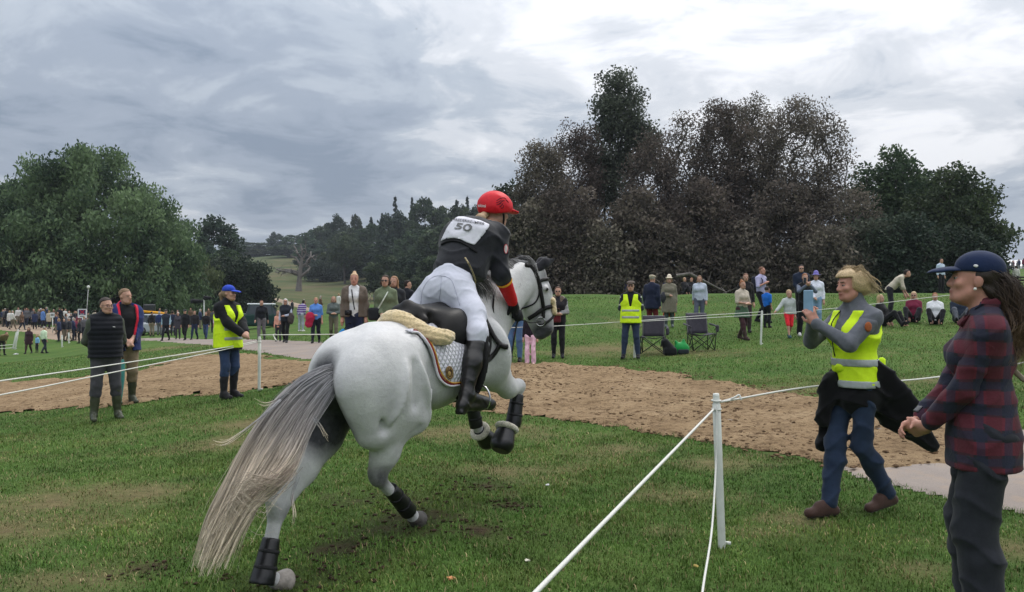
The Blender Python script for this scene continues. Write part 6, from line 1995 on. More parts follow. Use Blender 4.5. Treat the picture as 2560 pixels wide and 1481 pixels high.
            if style in ('crop', 'short'): d = np.maximum(d, -.035 * k - z + .25 * (y))
            return d
        s.mk('hair', f, HAIRM(col), .8 if s.vox > .012 else .7, disp=wrinkle(.004 * k, 150, 5), clip=clip)
    def cap(s, mat, kind='cap', band=None):
        k = s.k * s.hs; P, M = s.P, s.M
        f = Field()
        if kind == 'cap':
            f.ell(P(0, -.012, .055), (.088 * k, .106 * k, .084 * k), M, .01)
            c0 = P(0, 0, .036)
            o = s.mk('cap', f, mat, .7, clip=lambda X, Y, Z: -((X - c0[0]) * M[0, 2] + (Y - c0[1]) * M[1, 2] + (Z - c0[2]) * M[2, 2]))
            g = Field(); pm = rotm(M @ np.array([0, 1, -.16]), M[:, 2]); g.ell(P(0, .118, .028), (.072 * k, .088 * k, .026 * k), pm, .01); g.ell(P(0, .116, .010), (.085 * k, .10 * k, .031 * k), pm, .006, 'sub')
            s.mk('cap_peak', g, mat, .5, o)
        elif kind == 'flat':
            f.ell(P(0, .0, .082), (.096 * k, .125 * k, .044 * k), rotm(M @ np.array([0, 1, -.18]), M[:, 2]), .02); f.ell(P(0, -.02, .06), (.084 * k, .10 * k, .05 * k), M, .02)
            f.box(P(0, .115, .052), (.055 * k, .03 * k, .006 * k), rotm(M @ np.array([0, 1, -.3]), M[:, 2]), .005, .01)
            c0 = P(0, 0, .04)
            s.mk('flat_cap', f, mat, .8, clip=lambda X, Y, Z: -((X - c0[0]) * M[0, 2] + (Y - c0[1]) * M[1, 2] + (Z - c0[2]) * M[2, 2]))
        else:
            f.cone(P(0, -.01, .06), P(0, -.01, .125), .086 * k, .076 * k, .02); 
            f.ell(P(0, -.005, .062), (.155 * k, .165 * k, .012 * k), M, .01)
            s.mk('brimmed_hat', f, mat, .7)
    def vest(s, mat=VEST, thick=.034, hem=.10, over=None):
        """hi-vis waistcoat: open at the arms, two grey bands"""
        f = Field(); k = s.k
        s.torso(f, thick, -.6)
        f.cone(s.hip + np.array([0, 0, -hem * k]), s.waist, (.128 * s.g + thick) * k, (.112 * s.g + thick) * k, .05, s.X, 1.3, 1.0)
        zb, zt = s.hip[2] - hem * k, s.sho[0][2] + .05 * k
        n = s.neck; sx = abs(s.sho[0][0])
        def clip(X, Y, Z):
            d = np.maximum(zb - Z, Z - zt)
            arm = np.abs(X) - (sx - .012 * k + np.maximum(0, s.chest[2] + .02 * k - Z) * .9)      # arm holes
            nk = .050 * k + np.where(Y > n[1], .45, .12) * (Z - (s.sho[0][2] - .22 * k)) * .42 - np.abs(X)      # neck opening
            nk = np.where(Z > s.sho[0][2] - .22 * k, nk - .03 * k, -1)
            return np.maximum(np.maximum(d, arm), nk)
        o = s.mk('hi_vis_vest', f, mat, .8, disp=wrinkle(.006, 30, 23), clip=clip)
        for z0 in (s.hip[2] + .01 * k, s.waist[2] + .02 * k):
            g = Field(); s.torso(g, thick + .006, -.6); g.cone(s.hip + np.array([0, 0, -hem * k]), s.waist, (.128 * s.g + thick + .006) * k, (.112 * s.g + thick + .006) * k, .05, s.X, 1.3, 1.0)
            s.mk('reflective_band', g, REFL, .8, o, disp=wrinkle(.006, 30, 23), clip=lambda X, Y, Z: np.maximum(np.maximum(np.abs(Z - z0) - .026 * k, np.abs(X) - (sx + .02 * k)), -1))
        return o
    def glasses(s, dark=True):
        k = s.k * s.hs; P = s.P
        mt = MAT((.010, .008, .008), .12, .1, 20, 0, .6, name='dark_lens')
        if dark:
            f = Field()
            for q in (-1, 1): f.ell(P(q * .033, .098, .004), (.026 * k, .008 * k, .019 * k), s.M, .004)
            f.cone(P(-.01, .10, .01), P(.01, .10, .01), .005 * k, .005 * k, .004)
            for q in (-1, 1): f.cone(P(q * .058, .09, .010), P(q * .080, .0, .012), .004 * k, .004 * k, .004)
            s.mk('sunglasses', f, mt, min(.6, .006 / s.vox))
        else:
            t = np.linspace(0, 2 * math.pi, 14, endpoint=False)
            o = None
            for q in (-1, 1):
                ring = np.array([P(q * .033 + .025 * math.cos(a) * 1.05, .106, .003 + .019 * math.sin(a)) for a in t])
                x = ribbon_tube('spectacles' if o is None else 'lens_rim', ring, .0022 * k, mt, o or s.root, 5, closed=True); o = o or x
                ribbon_tube('spectacle_arm', [P(q * .059, .10, .006), P(q * .079, .0, .010)], .0022 * k, mt, o, 5)
            ribbon_tube('spectacle_bridge', [P(-.008, .108, .008), P(.008, .108, .008)], .0022 * k, mt, o, 5)
    def pack(s, mat):
        f = Field(); k = s.k
        f.box(s.chest + np.array([0, -.20, -.04]) * k, (.14 * k, .085 * k, .20 * k), None, .05 * k, .02)
        f.box(s.chest + np.array([0, -.27, -.10]) * k, (.11 * k, .04 * k, .10 * k), None, .03 * k, .02)
        s.mk('backpack', f, mat, .9)
        for q in (1, -1):
            c = s.chest
            ribbon_tube('backpack_strap', spline([c + np.array([q * .10, -.14, .10]) * k, s.sho[0] * np.array([q * .62, 1, 1]) + np.array([0, -.02, .075]) * k, c + np.array([q * .115, .13, .04]) * k, c + np.array([q * .13, .09, -.12]) * k], 14), .018 * k, mat, s.root, 6, .5, wide=(1, 0, 0))
def foot_at(px, py, d=None):
    """standing point under a photo pixel; with d given, on the terrain at that distance"""
    if d is None: return hit(px, py)
    x = (px - 1280) / F_PX * d
    return np.array([x, d, gz1(x, d)])
def C(r, g, b, name='cloth', **k):
    return cloth(tuple(min(.85, x * 1.1) for x in srgb(r, g, b)), name, **k)
def stripes(name, a, b, freq, axis=2, duty=.5):
    m = NT(name); o = m.obj(); sp = m.n('ShaderNodeSeparateXYZ'); m.l(o, sp.inputs[0])
    w = m.math('FRACT', m.math('MULTIPLY', sp.outputs[axis], freq))
    m.set(Base_Color=m.mix(m.math('GREATER_THAN', w, duty), a, b), Roughness=.85); m.bump(m.noise(o, 60, 3), .3, .004)
    return m.m
def quick(label, px, d, h, face, top, bot, shoe=None, hair=None, style='short', fem=False, pose='stand', arms=('down', 'down'), vox=.02, sleeve=1.0, hem=.02, hat=None, hatk='cap', glasses=False, group=None, head_yaw=0, girth=1.0, child=False, length=.97, flare=0.0, lean=0.0, tname='shirt', tall=0, thick=.016, loose=0.0, pack=None, sleeve_mat=None, skin='fair', over=None, z=None, collar=.0):
    ft = foot_at(px, 0, d)
    p = Person(label, ft, h, face, vox, girth, fem, pose, arms, lean, group, skin, head_yaw, child)
    p.body()
    p.top(top, tname, thick, sleeve, hem, loose, sleeve_mat, collar=collar)
    if over is not None: p.top(over, 'gilet', thick + .018, 0.0, hem + .03)
    p.trousers(bot, length=length, flare=flare)
    p.shoes(shoe or BLACKT, 'boot' if tall else 'shoe', tall)
    if hair is not None: p.hair(hair, style)
    if hat is not None: p.cap(hat, hatk)
    if glasses: p.glasses(True)
    if pack is not None: p.pack(pack)
    return p
BLOND, FAIR, BROWNH, DARKH, GREYH, GINGER = (.42, .30, .17), (.30, .20, .11), (.085, .05, .03), (.022, .016, .013), (.36, .34, .32), (.26, .11, .05)
# ------------------------------------------------------------------ near left: two men and a steward
def man_puffer():
    p = Person('man in glasses, black quilted gilet and green boots, hands behind his back', foot_at(264, 0, 11.6), 1.76, 38, .0125, 1.12, False, 'apart', ('back', 'back'), head_yaw=-22)
    p.body()
    p.top(C(66, 72, 62, 'olive_wool'), 'sweater', .020, 1.0, .02, collar=.28)
    f = Field(); p.torso(f, .046, -.35); f.cone(p.neck - (p.hc - p.neck) * .2, p.neck + (p.hc - p.neck) * .36, .085, .082, .03)
    zb, sx = p.hip[2] - .03, abs(p.sho[0][0])
    puff = lambda X, Y, Z: .010 * np.abs(np.sin(Z * 46)) - .004
    g = p.mk('gilet', f, C(24, 26, 32, 'black_quilt'), .8, disp=puff, clip=lambda X, Y, Z: np.maximum(zb - Z, np.abs(X) - (sx + .035 + np.maximum(0, p.chest[2] - Z) * .6)))
    ribbon_tube('logo', [p.chest + np.array([-.09, .175, .03]), p.chest + np.array([-.06, .182, .035])], .006, WHITET, g, 5)
    p.trousers(C(62, 62, 66, 'grey_denim'), .018, .66); p.shoes(RUBBER, 'boot', .36)
    p.hair((.05, .04, .035), 'crop'); p.glasses(False)
man_puffer()
def man_navy():
    p = Person('taller man in navy jacket with red lining over a black top', foot_at(312, 0, 12.9), 1.84, 42, .013, 1.12, False, 'stand', ('front', 'front'), head_yaw=-28)
    p.body(); p.top(C(26, 27, 30, 'black_knit'), 'shirt', .018, 0.0, .05)
    f = Field(); p.torso(f, .052, -1.0); p.arm(f, 0, .034); p.arm(f, 1, .034); f.cone(p.neck - (p.hc - p.neck) * .2, p.neck + (p.hc - p.neck) * .15, .10, .10, .03)
    zb = p.hip[2] - .12; nk = p.neck
    opening = lambda X, Y, Z, e: np.where(Y > .03, e + .0 + .10 * np.clip((Z - zb) / .5, 0, 1) - np.abs(X + .02), -1)
    j = p.mk('jacket', f, C(36, 48, 92, 'navy_jacket'), .8, disp=wrinkle(.006, 30, 5), clip=lambda X, Y, Z: np.maximum(zb - Z, opening(X, Y, Z, .05)))
    g = Field(); p.torso(g, .047, -1.0); g.cone(p.neck - (p.hc - p.neck) * .2, p.neck + (p.hc - p.neck) * .15, .094, .098, .03)
    p.mk('lining', g, C(196, 40, 62, 'red_lining'), .8, j, clip=lambda X, Y, Z: np.maximum(np.maximum(zb + .25 - Z, opening(X, Y, Z, .02)), np.where(Y > -.05, -1, 1)))
    p.trousers(C(120, 106, 86, 'khaki'), .02, .66); p.shoes(RUBBER, 'boot', .36); p.hair((.20, .13, .08), 'crop')
man_navy()
def steward_left():
    p = Person('steward in blue cap and yellow vest resting her hands on the rope post', foot_at(570, 0, 12.6), 1.76, 62, .0125, 1.0, True, 'stand', (((.06, .40, .985), (.9, -.5, -.6)), ((.0, .40, 1.0), (.9, -.5, -.6))), head_yaw=-12)
    p.body(); p.top(C(22, 23, 27, 'black_coat'), 'coat', .034, 1.0, .17, .012, collar=.35)
    p.vest(VEST, .058, .14)
    p.trousers(C(48, 62, 90, 'denim'), .014, .64); p.shoes(C(34, 33, 36, 'dark_rubber', rough=.5), 'boot', .38)
    p.hair((.28, .2, .13), 'tail'); p.cap(C(40, 66, 168, 'blue_cap'))
steward_left()
# ------------------------------------------------------------------ near right: the blonde steward with a phone
def phone_obj(loc, rz, label, col=(.22, .36, .50), tiltx=0.0, sc=1.0):
    root = empty('mobile_phone', tuple(loc), rz)
    f = Field(); f.box((0, 0, 0), (.038 * sc, .0048 * sc, .080 * sc), None, .004 * sc, .002)
    V, Q = f.mesh(.0035 * sc, smooth=0); mesh_obj('case', V, Q, MAT(col, .35, .1, 20, .05, .4, name='phone_case'), root)
    f = Field(); f.box((0, -.005 * sc, 0), (.034 * sc, .001 * sc, .074 * sc), None, .001, .001); V, Q = f.mesh(.002 * sc if sc < 1.5 else .004, smooth=0)
    mesh_obj('screen', V, Q, MAT((.01, .012, .016), .08, .1, 20, 0, .6, name='phone_glass'), root)
    root.rotation_euler = (tiltx, 0, rz)
    tag(root, label, 'phone')
    return root
def woman_phone():
    ft = foot_at(2138, 0, 5.5)
    p = Person('blonde woman in yellow vest and grey sweater holding up a phone', ft, 1.68, -72, .0095, .86, True, 'stand', (((.045, .33, 1.385), (.75, -.1, -.9)), ((.035, .37, 1.37), (.55, -.1, -1))), head_yaw=10, skin='rosy', tilt=.08)
    A = lambda *q: np.array(q, float)
    p.ank = [A(.01, .22, .085) * p.k, A(-.05, -.24, .14) * p.k]
    p.kne = [ik(p.hip + A(.09, 0, 0), p.ank[0], .42, .41, (0, 1, 0)), ik(p.hip + A(-.09, 0, 0), p.ank[1], .42, .41, (0, 1, 0))]
    p.bv = .0062
    p.hands = [(A(-.12, .25, .96), A(-.9, .1, .0), .75), (A(.25, .35, .9), A(.8, -.3, .1), .6)]
    p.body()
    GREY = C(92, 95, 102, 'grey_wool')
    p.top(GREY, 'sweater', .011, 1.0, .04, collar=.55, wr=.006)
    v = p.vest(VEST, .028, .0)
    # loose tail of the vest at the back
    f = Field(); c = p.waist + A(-.06, -.15, -.03); f.ell(c, (.05, .022, .085), rotm((0, 1, .3)), .02); p.mk('vest_tie', f, VEST, 1, v, disp=wrinkle(.006, 60, 3))
    f = Field(); f.ell(p.waist + A(-.0, .125, -.02), (.045, .025, .03), None, .02); f.cone(p.waist + A(-.0, .13, -.02), p.waist + A(.06, .13, -.08), .02, .012, .02); p.mk('vest_knot', f, VEST, .9, v, disp=wrinkle(.006, 80, 9))
    JN = C(36, 48, 68, 'dark_denim')
    p.trousers(JN, .010, .98, .012, wr=.009)
    p.shoes(C(66, 48, 42, 'brown_leather', rough=.6), 'walking_shoe')
    # jacket tied round the waist
    BJ = C(20, 20, 23, 'black_fleece')
    f = Field()
    f.cone(p.hip + A(0, .0, .11), p.hip + A(0, -.01, -.06), .124, .148, .05, p.X, 1.2, 1.0)
    f.cone(p.hip + A(-.06, -.10, .0), p.hip + A(-.14, -.26, -.20), .15, .15, .10, (0, .6, 1), 1.2, .4)
    f.cone(p.hip + A(-.14, -.26, -.20), p.hip + A(-.20, -.44, -.40), .13, .055, .05, (0, .6, 1), 1.1, .4)
    f.cone(p.hip + A(.13, .04, .0), p.hip + A(.17, .09, -.34), .085, .060, .08, (0, 1, 0), 1.3, .45)
    f.cone(p.hip + A(.05, .17, .03), p.hip + A(.12, .17, -.26), .05, .055, .06)
    f.cone(p.hip + A(.17, .09, -.30), p.hip + A(.18, .12, -.44), .06, .05, .04)
    p.mk('tied_jacket', f, BJ, 1.0, disp=wrinkle(.014, 34, 21))
    # hair: windswept blond bob
    HB = MAT((.50, .37, .21), .5, .3, 120, .6, .3, name='blond_hair')
    f = Field(); P = p.P; E = lambda x, y, z, a, b, c, kk=.03: f.ell(P(x, y, z), (a, b, c), p.M, kk)
    E(0, -.005, .050, .088, .102, .070); E(0, -.055, .02, .092, .075, .085); E(.02, .030, .070, .062, .05, .032); E(0, -.09, -.035, .07, .05, .045); E(-.065, -.02, .02, .035, .06, .065); E(.065, -.02, .02, .035, .06, .065)
    fw, upv, c0 = p.M[:, 1], p.M[:, 2], P(0, 0, 0)
    hclip = lambda X, Y, Z: np.minimum(((X - c0[0]) * fw[0] + (Y - c0[1]) * fw[1] + (Z - c0[2]) * fw[2]) - .035, .055 - ((X - c0[0]) * upv[0] + (Y - c0[1]) * upv[1] + (Z - c0[2]) * upv[2]))
    hr = p.mk('hair', f, HB, .8, disp=wrinkle(.004, 110, 31), clip=hclip)
    G = []
    for x, y, z in [(.02, .11, .085), (.05, .07, .10), (-.03, .08, .11), (.07, .0, .10), (-.07, .0, .10), (.08, -.04, .07), (-.085, -.04, .06)]:
        a = P(x * .6, y * .6, z - .01)
        G.append([a, P(x * 1.1, y * .5 - .04, z + .002), P(x * 1.25, -.085, z * .4 - .005), P(x * 1.3, -.135, -.04), P(x * 1.1, -.17 - .02 * abs(z), -.07)])
    strands('hair_lock', G, 1500, hair_mat('blond_strand', [(0, (.36, .26, .14)), (.5, (.58, .45, .27)), (1, (.66, .53, .34))], .55), hr, (.026, .045), 41, .0012, 12, curl=.014, lenvar=.6, nclump=160, clump=.006)
    ribbon_tube('watch', [p.wri[1] + (p.elb[1] - p.wri[1]) * .08 + q for q in (A(.0, .028, .0), A(.02, .0, .02), A(0, -.028, 0), A(-.02, 0, -.02))], .008, STEEL, p.root, 5, closed=True)
    # sleeve badge
    f = Field(); q = p.sho[1] * .55 + p.elb[1] * .45; f.ell(q + A(-.058, .0, .02), (.010, .03, .036), None, .01); p.mk('sleeve_badge', f, C(150, 84, 50, 'orange_badge'), .7)
    ribbon_tube('lanyard', spline([p.neck + A(.07, .02, .02), p.chest + A(.05, .155, .05), p.chest + A(.0, .18, -.12), p.waist + A(.01, .16, .06)], 16), .004, BLACKT, p.root, 5)
    Mw = p.root.matrix_basis
    loc = Matrix.Translation(p.root.location) @ Matrix.Rotation(p.root.rotation_euler.z, 4, 'Z') @ Vector(p.wri[0] * .5 + p.wri[1] * .5 + A(-.0, .045, .135))
    phone_obj(loc, p.root.rotation_euler.z + .25, 'pale blue phone held up in the blonde woman\'s hands')
woman_phone()
def plaid_mat():
    m = NT('plaid_flannel'); o = m.obj(); sp = m.n('ShaderNodeSeparateXYZ'); m.l(o, sp.inputs[0])
    wv = m.math('MULTIPLY', m.noise(o, 6, 2), .22)
    def band(ax, fr, ph, lo):
        x = m.math('ADD', m.math('MULTIPLY', sp.outputs[ax], fr), m.math('ADD', wv, ph))
        s_ = m.math('SINE', m.math('MULTIPLY', x, 6.283))
        return m.math('MULTIPLY', m.math('SUBTRACT', s_, lo), 9.0, clamp=True)
    h1, v1 = band(2, 9.5, .1, -.1), band(1, 9.5, .35, -.1)
    h2, v2 = band(2, 9.5, .62, .55), band(1, 9.5, .85, .55)
    base = m.mix(m.math('MULTIPLY', h1, .8), (.010, .009, .015), (.12, .010, .022))
    base = m.mix(m.math('MULTIPLY', v1, .55), base, (.06, .007, .014))
    base = m.mix(m.math('MULTIPLY', m.math('ADD', h2, v2, clamp=True), .65), base, (.011, .016, .040))
    m.set(Base_Color=base, Roughness=.9); m.b.inputs['Sheen Weight'].default_value = .05
    m.bump(m.noise(o, 90, 4), .4, .004)
    return m.m
def woman_plaid():
    ft = foot_at(2458, 0, 3.5)
    p = Person('woman in navy cap and red plaid shirt at the right edge, seen side on', ft, 1.66, -114, .0085, .86, True, 'stand', (((.035, .27, .965), (.8, -.7, -.4)), ((.03, .24, .945), (.9, -.7, -.3))), head_yaw=2, skin='rosy', tilt=-.10)
    A = lambda *q: np.array(q, float)
    p.bv = .0060
    p.hands = [(A(-.35, .8, -.35), A(-.5, -.3, -.7), .6), (A(.5, .7, -.4), A(.4, -.4, .6), .6)]
    p.body()
    PL = plaid_mat()
    p.top(PL, 'plaid_shirt', .016, .93, .15, .020, wr=.006, collar=.16, vneck=.10)
    for q in (-1, 1):
        f = Field(); n_ = p.neck; f.cone(n_ + A(q * .070, .02, .035), n_ + A(q * .045, .085, -.045), .016, .020, .01, A(q, .4, .6), 1.6, .4); f.cone(n_ + A(q * .075, -.03, .04), n_ + A(q * .070, .02, .035), .02, .016, .01, A(0, 0, 1), 1.5, .4); p.mk('collar', f, PL, .8)
    p.trousers(C(38, 40, 46, 'charcoal_cloth'), .034, .97, .012, wr=.009); p.shoes(BLACKT)
    NV = C(26, 38, 66, 'navy_cotton', var=.1)
    p.cap(NV)
    P = p.P
    # cap badge
    f = Field(); f.ell(P(.0885, .012, .062), (.004, .012, .008), p.M, .004); f.ell(P(-.0885, .012, .062), (.004, .012, .008), p.M, .004); p.mk('cap_mark', f, WHITET, .5)
    # pearl earring, hair
    for q in (-1, 1):
        f = Field(); f.ell(P(q * .082, .004, -.042), (.0075,) * 3, None, .002); p.mk('pearl_earring', f, MAT((.8, .76, .7), .2, .05, 10, 0, .6, name='pearl'), .4)
    DH = MAT((.030, .020, .016), .5, .3, 120, .6, .35, name='dark_hair')
    f = Field(); E = lambda x, y, z, a, b, c, kk=.03: f.ell(P(x, y, z), (a, b, c), p.M, kk)
    E(0, -.03, .02, .082, .085, .06); E(0, -.075, -.03, .072, .05, .06); E(0, -.11, -.04, .05, .05, .05); E(0, -.14, -.09, .065, .06, .09); E(0, -.16, -.19, .075, .062, .10); E(0, -.155, -.29, .062, .055, .09)
    fw, c0 = p.M[:, 1], P(0, 0, 0)
    hr = p.mk('hair', f, DH, .9, disp=wrinkle(.010, 70, 33), clip=lambda X, Y, Z: ((X - c0[0]) * fw[0] + (Y - c0[1]) * fw[1] + (Z - c0[2]) * fw[2]) - .012)
    G = []
    for x in (-.05, -.02, .02, .05):
        G.append([P(x * .6, -.09, .0), P(x, -.15, -.06), P(x * 1.3, -.185, -.15), P(x * 1.4, -.18, -.25), P(x * 1.1, -.15, -.36)])
    strands('hair_lock', G, 2600, hair_mat('brown_strand', [(0, (.035, .022, .016)), (.5, (.09, .055, .032)), (1, (.26, .17, .09))], .5), hr, (.035, .10), 51, .0009, 22, curl=.032, lenvar=.5, nclump=170, clump=.014)
    # watch
    w = p.wri[1]; d = p.elb[1] - w; d /= np.linalg.norm(d); e1 = np.cross(d, A(0, 0, 1)); e1 /= np.linalg.norm(e1); e2 = np.cross(d, e1); t = np.linspace(0, 2 * math.pi, 16, endpoint=False)
    for k, (ww_, dd) in enumerate(((p.wri[1], p.elb[1] - p.wri[1]), (p.wri[0], p.elb[0] - p.wri[0]))):
        if k == 0: continue
        dd = dd / np.linalg.norm(dd); e1 = np.cross(dd, A(0, 0, 1)); e1 /= np.linalg.norm(e1); e2 = np.cross(dd, e1); c = ww_ + dd * .035
        o = ribbon_tube('watch', c + (np.cos(t)[:, None] * e1 + np.sin(t)[:, None] * e2) * .034, .011, C(48, 58, 74, 'watch_strap', rough=.5), p.root, 6, .35, wide=dd, closed=True)
        f = Field(); f.box(c - e2 * .038 if (e2 @ A(0, 0, 1)) < 0 else c + e2 * .038, (.019, .019, .006), rotm(dd, e2), .004, .002); p.mk('watch_face', f, MAT((.02, .022, .03), .1, .1, 20, 0, .6, name='watch_glass'), .5, o)
    # tote bag on the far shoulder
    b = empty('tote_bag', tuple(ft), p.root.rotation_euler.z)
    f = Field(); f.box(A(.02, -.34, .86), (.15, .045, .20), None, .03, .02); V, Q = f.mesh(.014); mesh_obj('bag_body', V, Q, C(168, 160, 146, 'canvas'), b)
    ribbon_tube('bag_strap', spline([A(.02, -.33, 1.05), A(.03, -.20, 1.25), A(.05, -.02, 1.43), A(.04, -.13, 1.15), A(.02, -.33, 1.05)], 24), .012, C(150, 140, 122, 'webbing'), b, 6, .4)
    tag(b, 'beige canvas bag hanging behind the plaid shirt at the right edge', 'bag')
woman_plaid()
# ------------------------------------------------------------------ behind the horse's head
STR = stripes('striped_jersey', (.02, .02, .025), (.5, .5, .5), 32)
p = quick('woman in sunglasses with striped sleeves and dark fur-collared gilet', 1395, 18.9, 1.68, -4, STR, BLACKT, hair=(.07, .035, .022), style='short', fem=True, arms=('belly', 'belly'), vox=.0165, glasses=True, over=C(34, 32, 36, 'dark_quilt'))
f = Field(); f.cone(p.neck + (-.11, .03, -.01), p.neck + (.11, .03, -.01), .055, .055, .03); f.cone(p.neck + (-.10, .05, 0), p.neck + (-.05, .13, -.16), .05, .04, .03); f.cone(p.neck + (.10, .05, 0), p.neck + (.05, .13, -.16), .05, .04, .03); p.mk('fur_collar', f, fleece_mat('fur', (.16, .12, .09)), 1, disp=wrinkle(.008, 110, 3))
f = Field(); f.box(p.hip + (.02, .19, .06), (.09, .04, .11), None, .03, .02); p.mk('shoulder_bag', f, C(92, 34, 40, 'wine_leather'))
phone_obj(foot_at(1395, 0, 18.65) + (0, 0, 1.12), 0, 'dark red phone in the hands of the sunglasses woman', (.10, .02, .02), .6, 1.0)
quick('adult in blue jeans and dark jacket half hidden by the horse head', 1288, 17.6, 1.76, -12, C(28, 30, 38, 'dark_jacket'), C(84, 112, 150, 'light_denim'), hair=BROWNH, arms=('front', 'front'), thick=.03)
quick('child in pink patterned trousers behind the horse muzzle', 1326, 17.2, 1.16, -8, C(34, 26, 36, 'plum_top'), C(222, 178, 196, 'pink_print', var=.35, scale=9), C(206, 176, 170, 'pale_shoe'), FAIR, 'long', True, child=True, flare=.03)
quick('small child in a pink jacket beside the horse chest', 1268, 17.9, 1.14, -10, C(206, 132, 168, 'pink_jacket'), BLACKT, hair=FAIR, style='bob', fem=True, child=True, thick=.03, hem=.08)
# ------------------------------------------------------------------ right hand meadow
NB = stripes('navy_sleeve', (.02, .024, .04), (.55, .55, .57), 5.5, 2, .82)
p = quick('steward in flat cap, sunglasses and yellow vest standing behind the rope', 1577, 18.6, 1.80, -12, C(20, 22, 30, 'navy_top'), C(44, 54, 76, 'denim'), hair=DARKH, style='crop', pose='apart', arms=('back', 'back'), vox=.0155, hat=C(76, 66, 60, 'brown_tweed'), hatk='flat', glasses=True, girth=1.08, sleeve_mat=NB, thick=.018)
p.vest(VEST, .046, .12)
p = quick('man in navy blazer, dark red trousers and flat cap, back turned', 1630, 24.6, 1.84, 142, C(28, 34, 54, 'navy_blazer'), C(92, 34, 34, 'red_cord'), hair=GREYH, style='crop', arms=('down', 'down'), hat=C(168, 158, 138, 'pale_tweed'), hatk='flat', hem=.16, thick=.028, tname='blazer', girth=1.12)
p = quick('woman in long khaki trench coat and pale hat', 1673, 26.8, 1.70, -8, C(112, 108, 94, 'khaki_coat'), C(70, 80, 80, 'teal_boot'), C(96, 106, 104, 'grey_shoe'), FAIR, 'bob', True, arms=('belly', 'down'), hat=C(214, 202, 184, 'straw'), hatk='brim', hem=.42, thick=.032, loose=.03, tname='trench_coat', girth=1.05)
f = Field(); f.ell(p.hip + (.20, .10, .10), (.10, .10, .20), None, .03); p.mk('carried_jacket', f, C(50, 52, 58, 'dark_coat'), disp=wrinkle(.015, 24, 3))
f = Field(); f.box(p.hip + (.0, -.16, -.48), (.20, .05, .07), None, .03, .02); p.mk('orange_bag', f, C(196, 92, 60, 'orange_cloth'))
quick('girl in pale grey hooded top with long brown hair', 1749, 26, 1.66, -22, C(172, 180, 194, 'pale_grey'), C(78, 84, 98, 'grey_denim'), hair=(.20, .12, .07), style='long', fem=True, pose='walk', arms=('swing_b', 'down'), thick=.022, tname='hooded_top')
p = quick('ginger woman in beige top with green jacket round her waist', 1855, 21.8, 1.64, 24, C(176, 166, 152, 'beige_top'), C(58, 38, 42, 'wine_trouser'), C(58, 46, 42, 'brown_boot'), GINGER, 'bun', True, 'walk', ('belly', 'belly'), sleeve=.42, vox=.018, tall=.22)
p.skirt(C(68, 92, 72, 'green_jacket'), .66, .21, 'tied_jacket')
quick('dark haired woman with black rucksack just behind the ginger woman', 1864, 23.6, 1.74, -6, C(34, 32, 34, 'black_top'), C(56, 48, 48, 'brown_trouser'), hair=(.14, .07, .045), style='short', fem=True, pack=C(38, 36, 38, 'black_pack'))
quick('man in lavender polo shirt with a rucksack on his shoulder', 1903, 26.2, 1.86, 38, C(160, 158, 188, 'lavender'), C(24, 26, 34, 'dark_trouser'), hair=(.16, .08, .05), style='crop', pose='walk', arms=('chest', 'down'), sleeve=.36, pack=C(36, 38, 52, 'navy_pack'), skin='rosy', tname='polo_shirt', head_yaw=-20)
quick('boy in bright blue shirt turned away, holding hands', 1917, 24.8, 1.24, 128, C(28, 98, 186, 'bright_blue'), C(26, 28, 34, 'dark_trouser'), hair=DARKH, style='crop', child=True, arms=('down', ((.12, .20, .70), (.4, -.5, -.5))), sleeve=.42)
quick('fair haired boy in grey hooded top and red shorts', 1972, 21.5, 1.28, 4, C(166, 172, 172, 'grey_fleece'), C(216, 44, 56, 'red_short'), C(48, 78, 84, 'teal_shoe'), BLOND, 'crop', child=True, arms=('out', 'down'), length=.42, vox=.017, thick=.028, tname='hooded_top', pose='walk')
p = quick('woman in black filming with a phone, grey jacket on her arms', 2012, 21.6, 1.68, -4, C(24, 25, 28, 'black_top'), C(22, 23, 27, 'black_trouser'), C(196, 196, 196, 'white_trainer'), GINGER, 'short', True, 'apart', ('phone', 'phone'), vox=.017, sleeve_mat=C(92, 100, 116, 'grey_sleeve'), flare=.025)
phone_obj(foot_at(2012, 0, 21.25) + (0, 0, 1.52), 0, 'phone held before the face of the filming woman', (.25, .2, .18), 0)
quick('man in navy jacket and sunglasses behind the filming woman', 2003, 26, 1.80, -14, C(32, 40, 58, 'navy_jacket'), BLACKT, hair=DARKH, style='crop', glasses=True, thick=.028, arms=('front', 'front'))
quick('woman in purple brimmed hat, white shirt and pale jeans', 2040, 23.4, 1.62, -22, C(206, 210, 222, 'white_shirt'), C(120, 148, 176, 'pale_denim'), C(190, 190, 190, 'pale_shoe'), DARKH, 'bob', True, hat=C(120, 112, 176, 'purple_hat'), hatk='brim', arms=('front', 'down'))
quick('person in beige top bending forward beyond the yellow vest', 2224, 25.2, 1.72, 66, C(176, 168, 152, 'beige_shirt'), C(40, 40, 46, 'dark_trouser'), hair=DARKH, style='short', lean=.75, arms=(((.15, .50, .75), (.6, -.3, -.6)), ((.15, .45, .7), (.6, -.3, -.6))))
def seated(label, px, d, face, top, bot, hair, style, fem=True, arms=('lap', 'lap'), lean=-.15, sleeve=1.0, glasses=False, shoe=None, tname='shirt'):
    p = Person(label, foot_at(px, 0, d), 1.68, face, .019, 1.08, fem, 'sit', arms, lean, 'people sitting on the grass')
    p.body(); p.top(top, tname, .018, sleeve, .02); p.trousers(bot); p.shoes(shoe or BLACKT); p.hair(hair, style)
    if glasses: p.glasses(True)
    return p
seated('fair haired woman in black sitting nearest the yellow vest', 2208, 23.0, 40, C(26, 26, 29, 'black_knit'), BLACKT, BLOND, 'long')
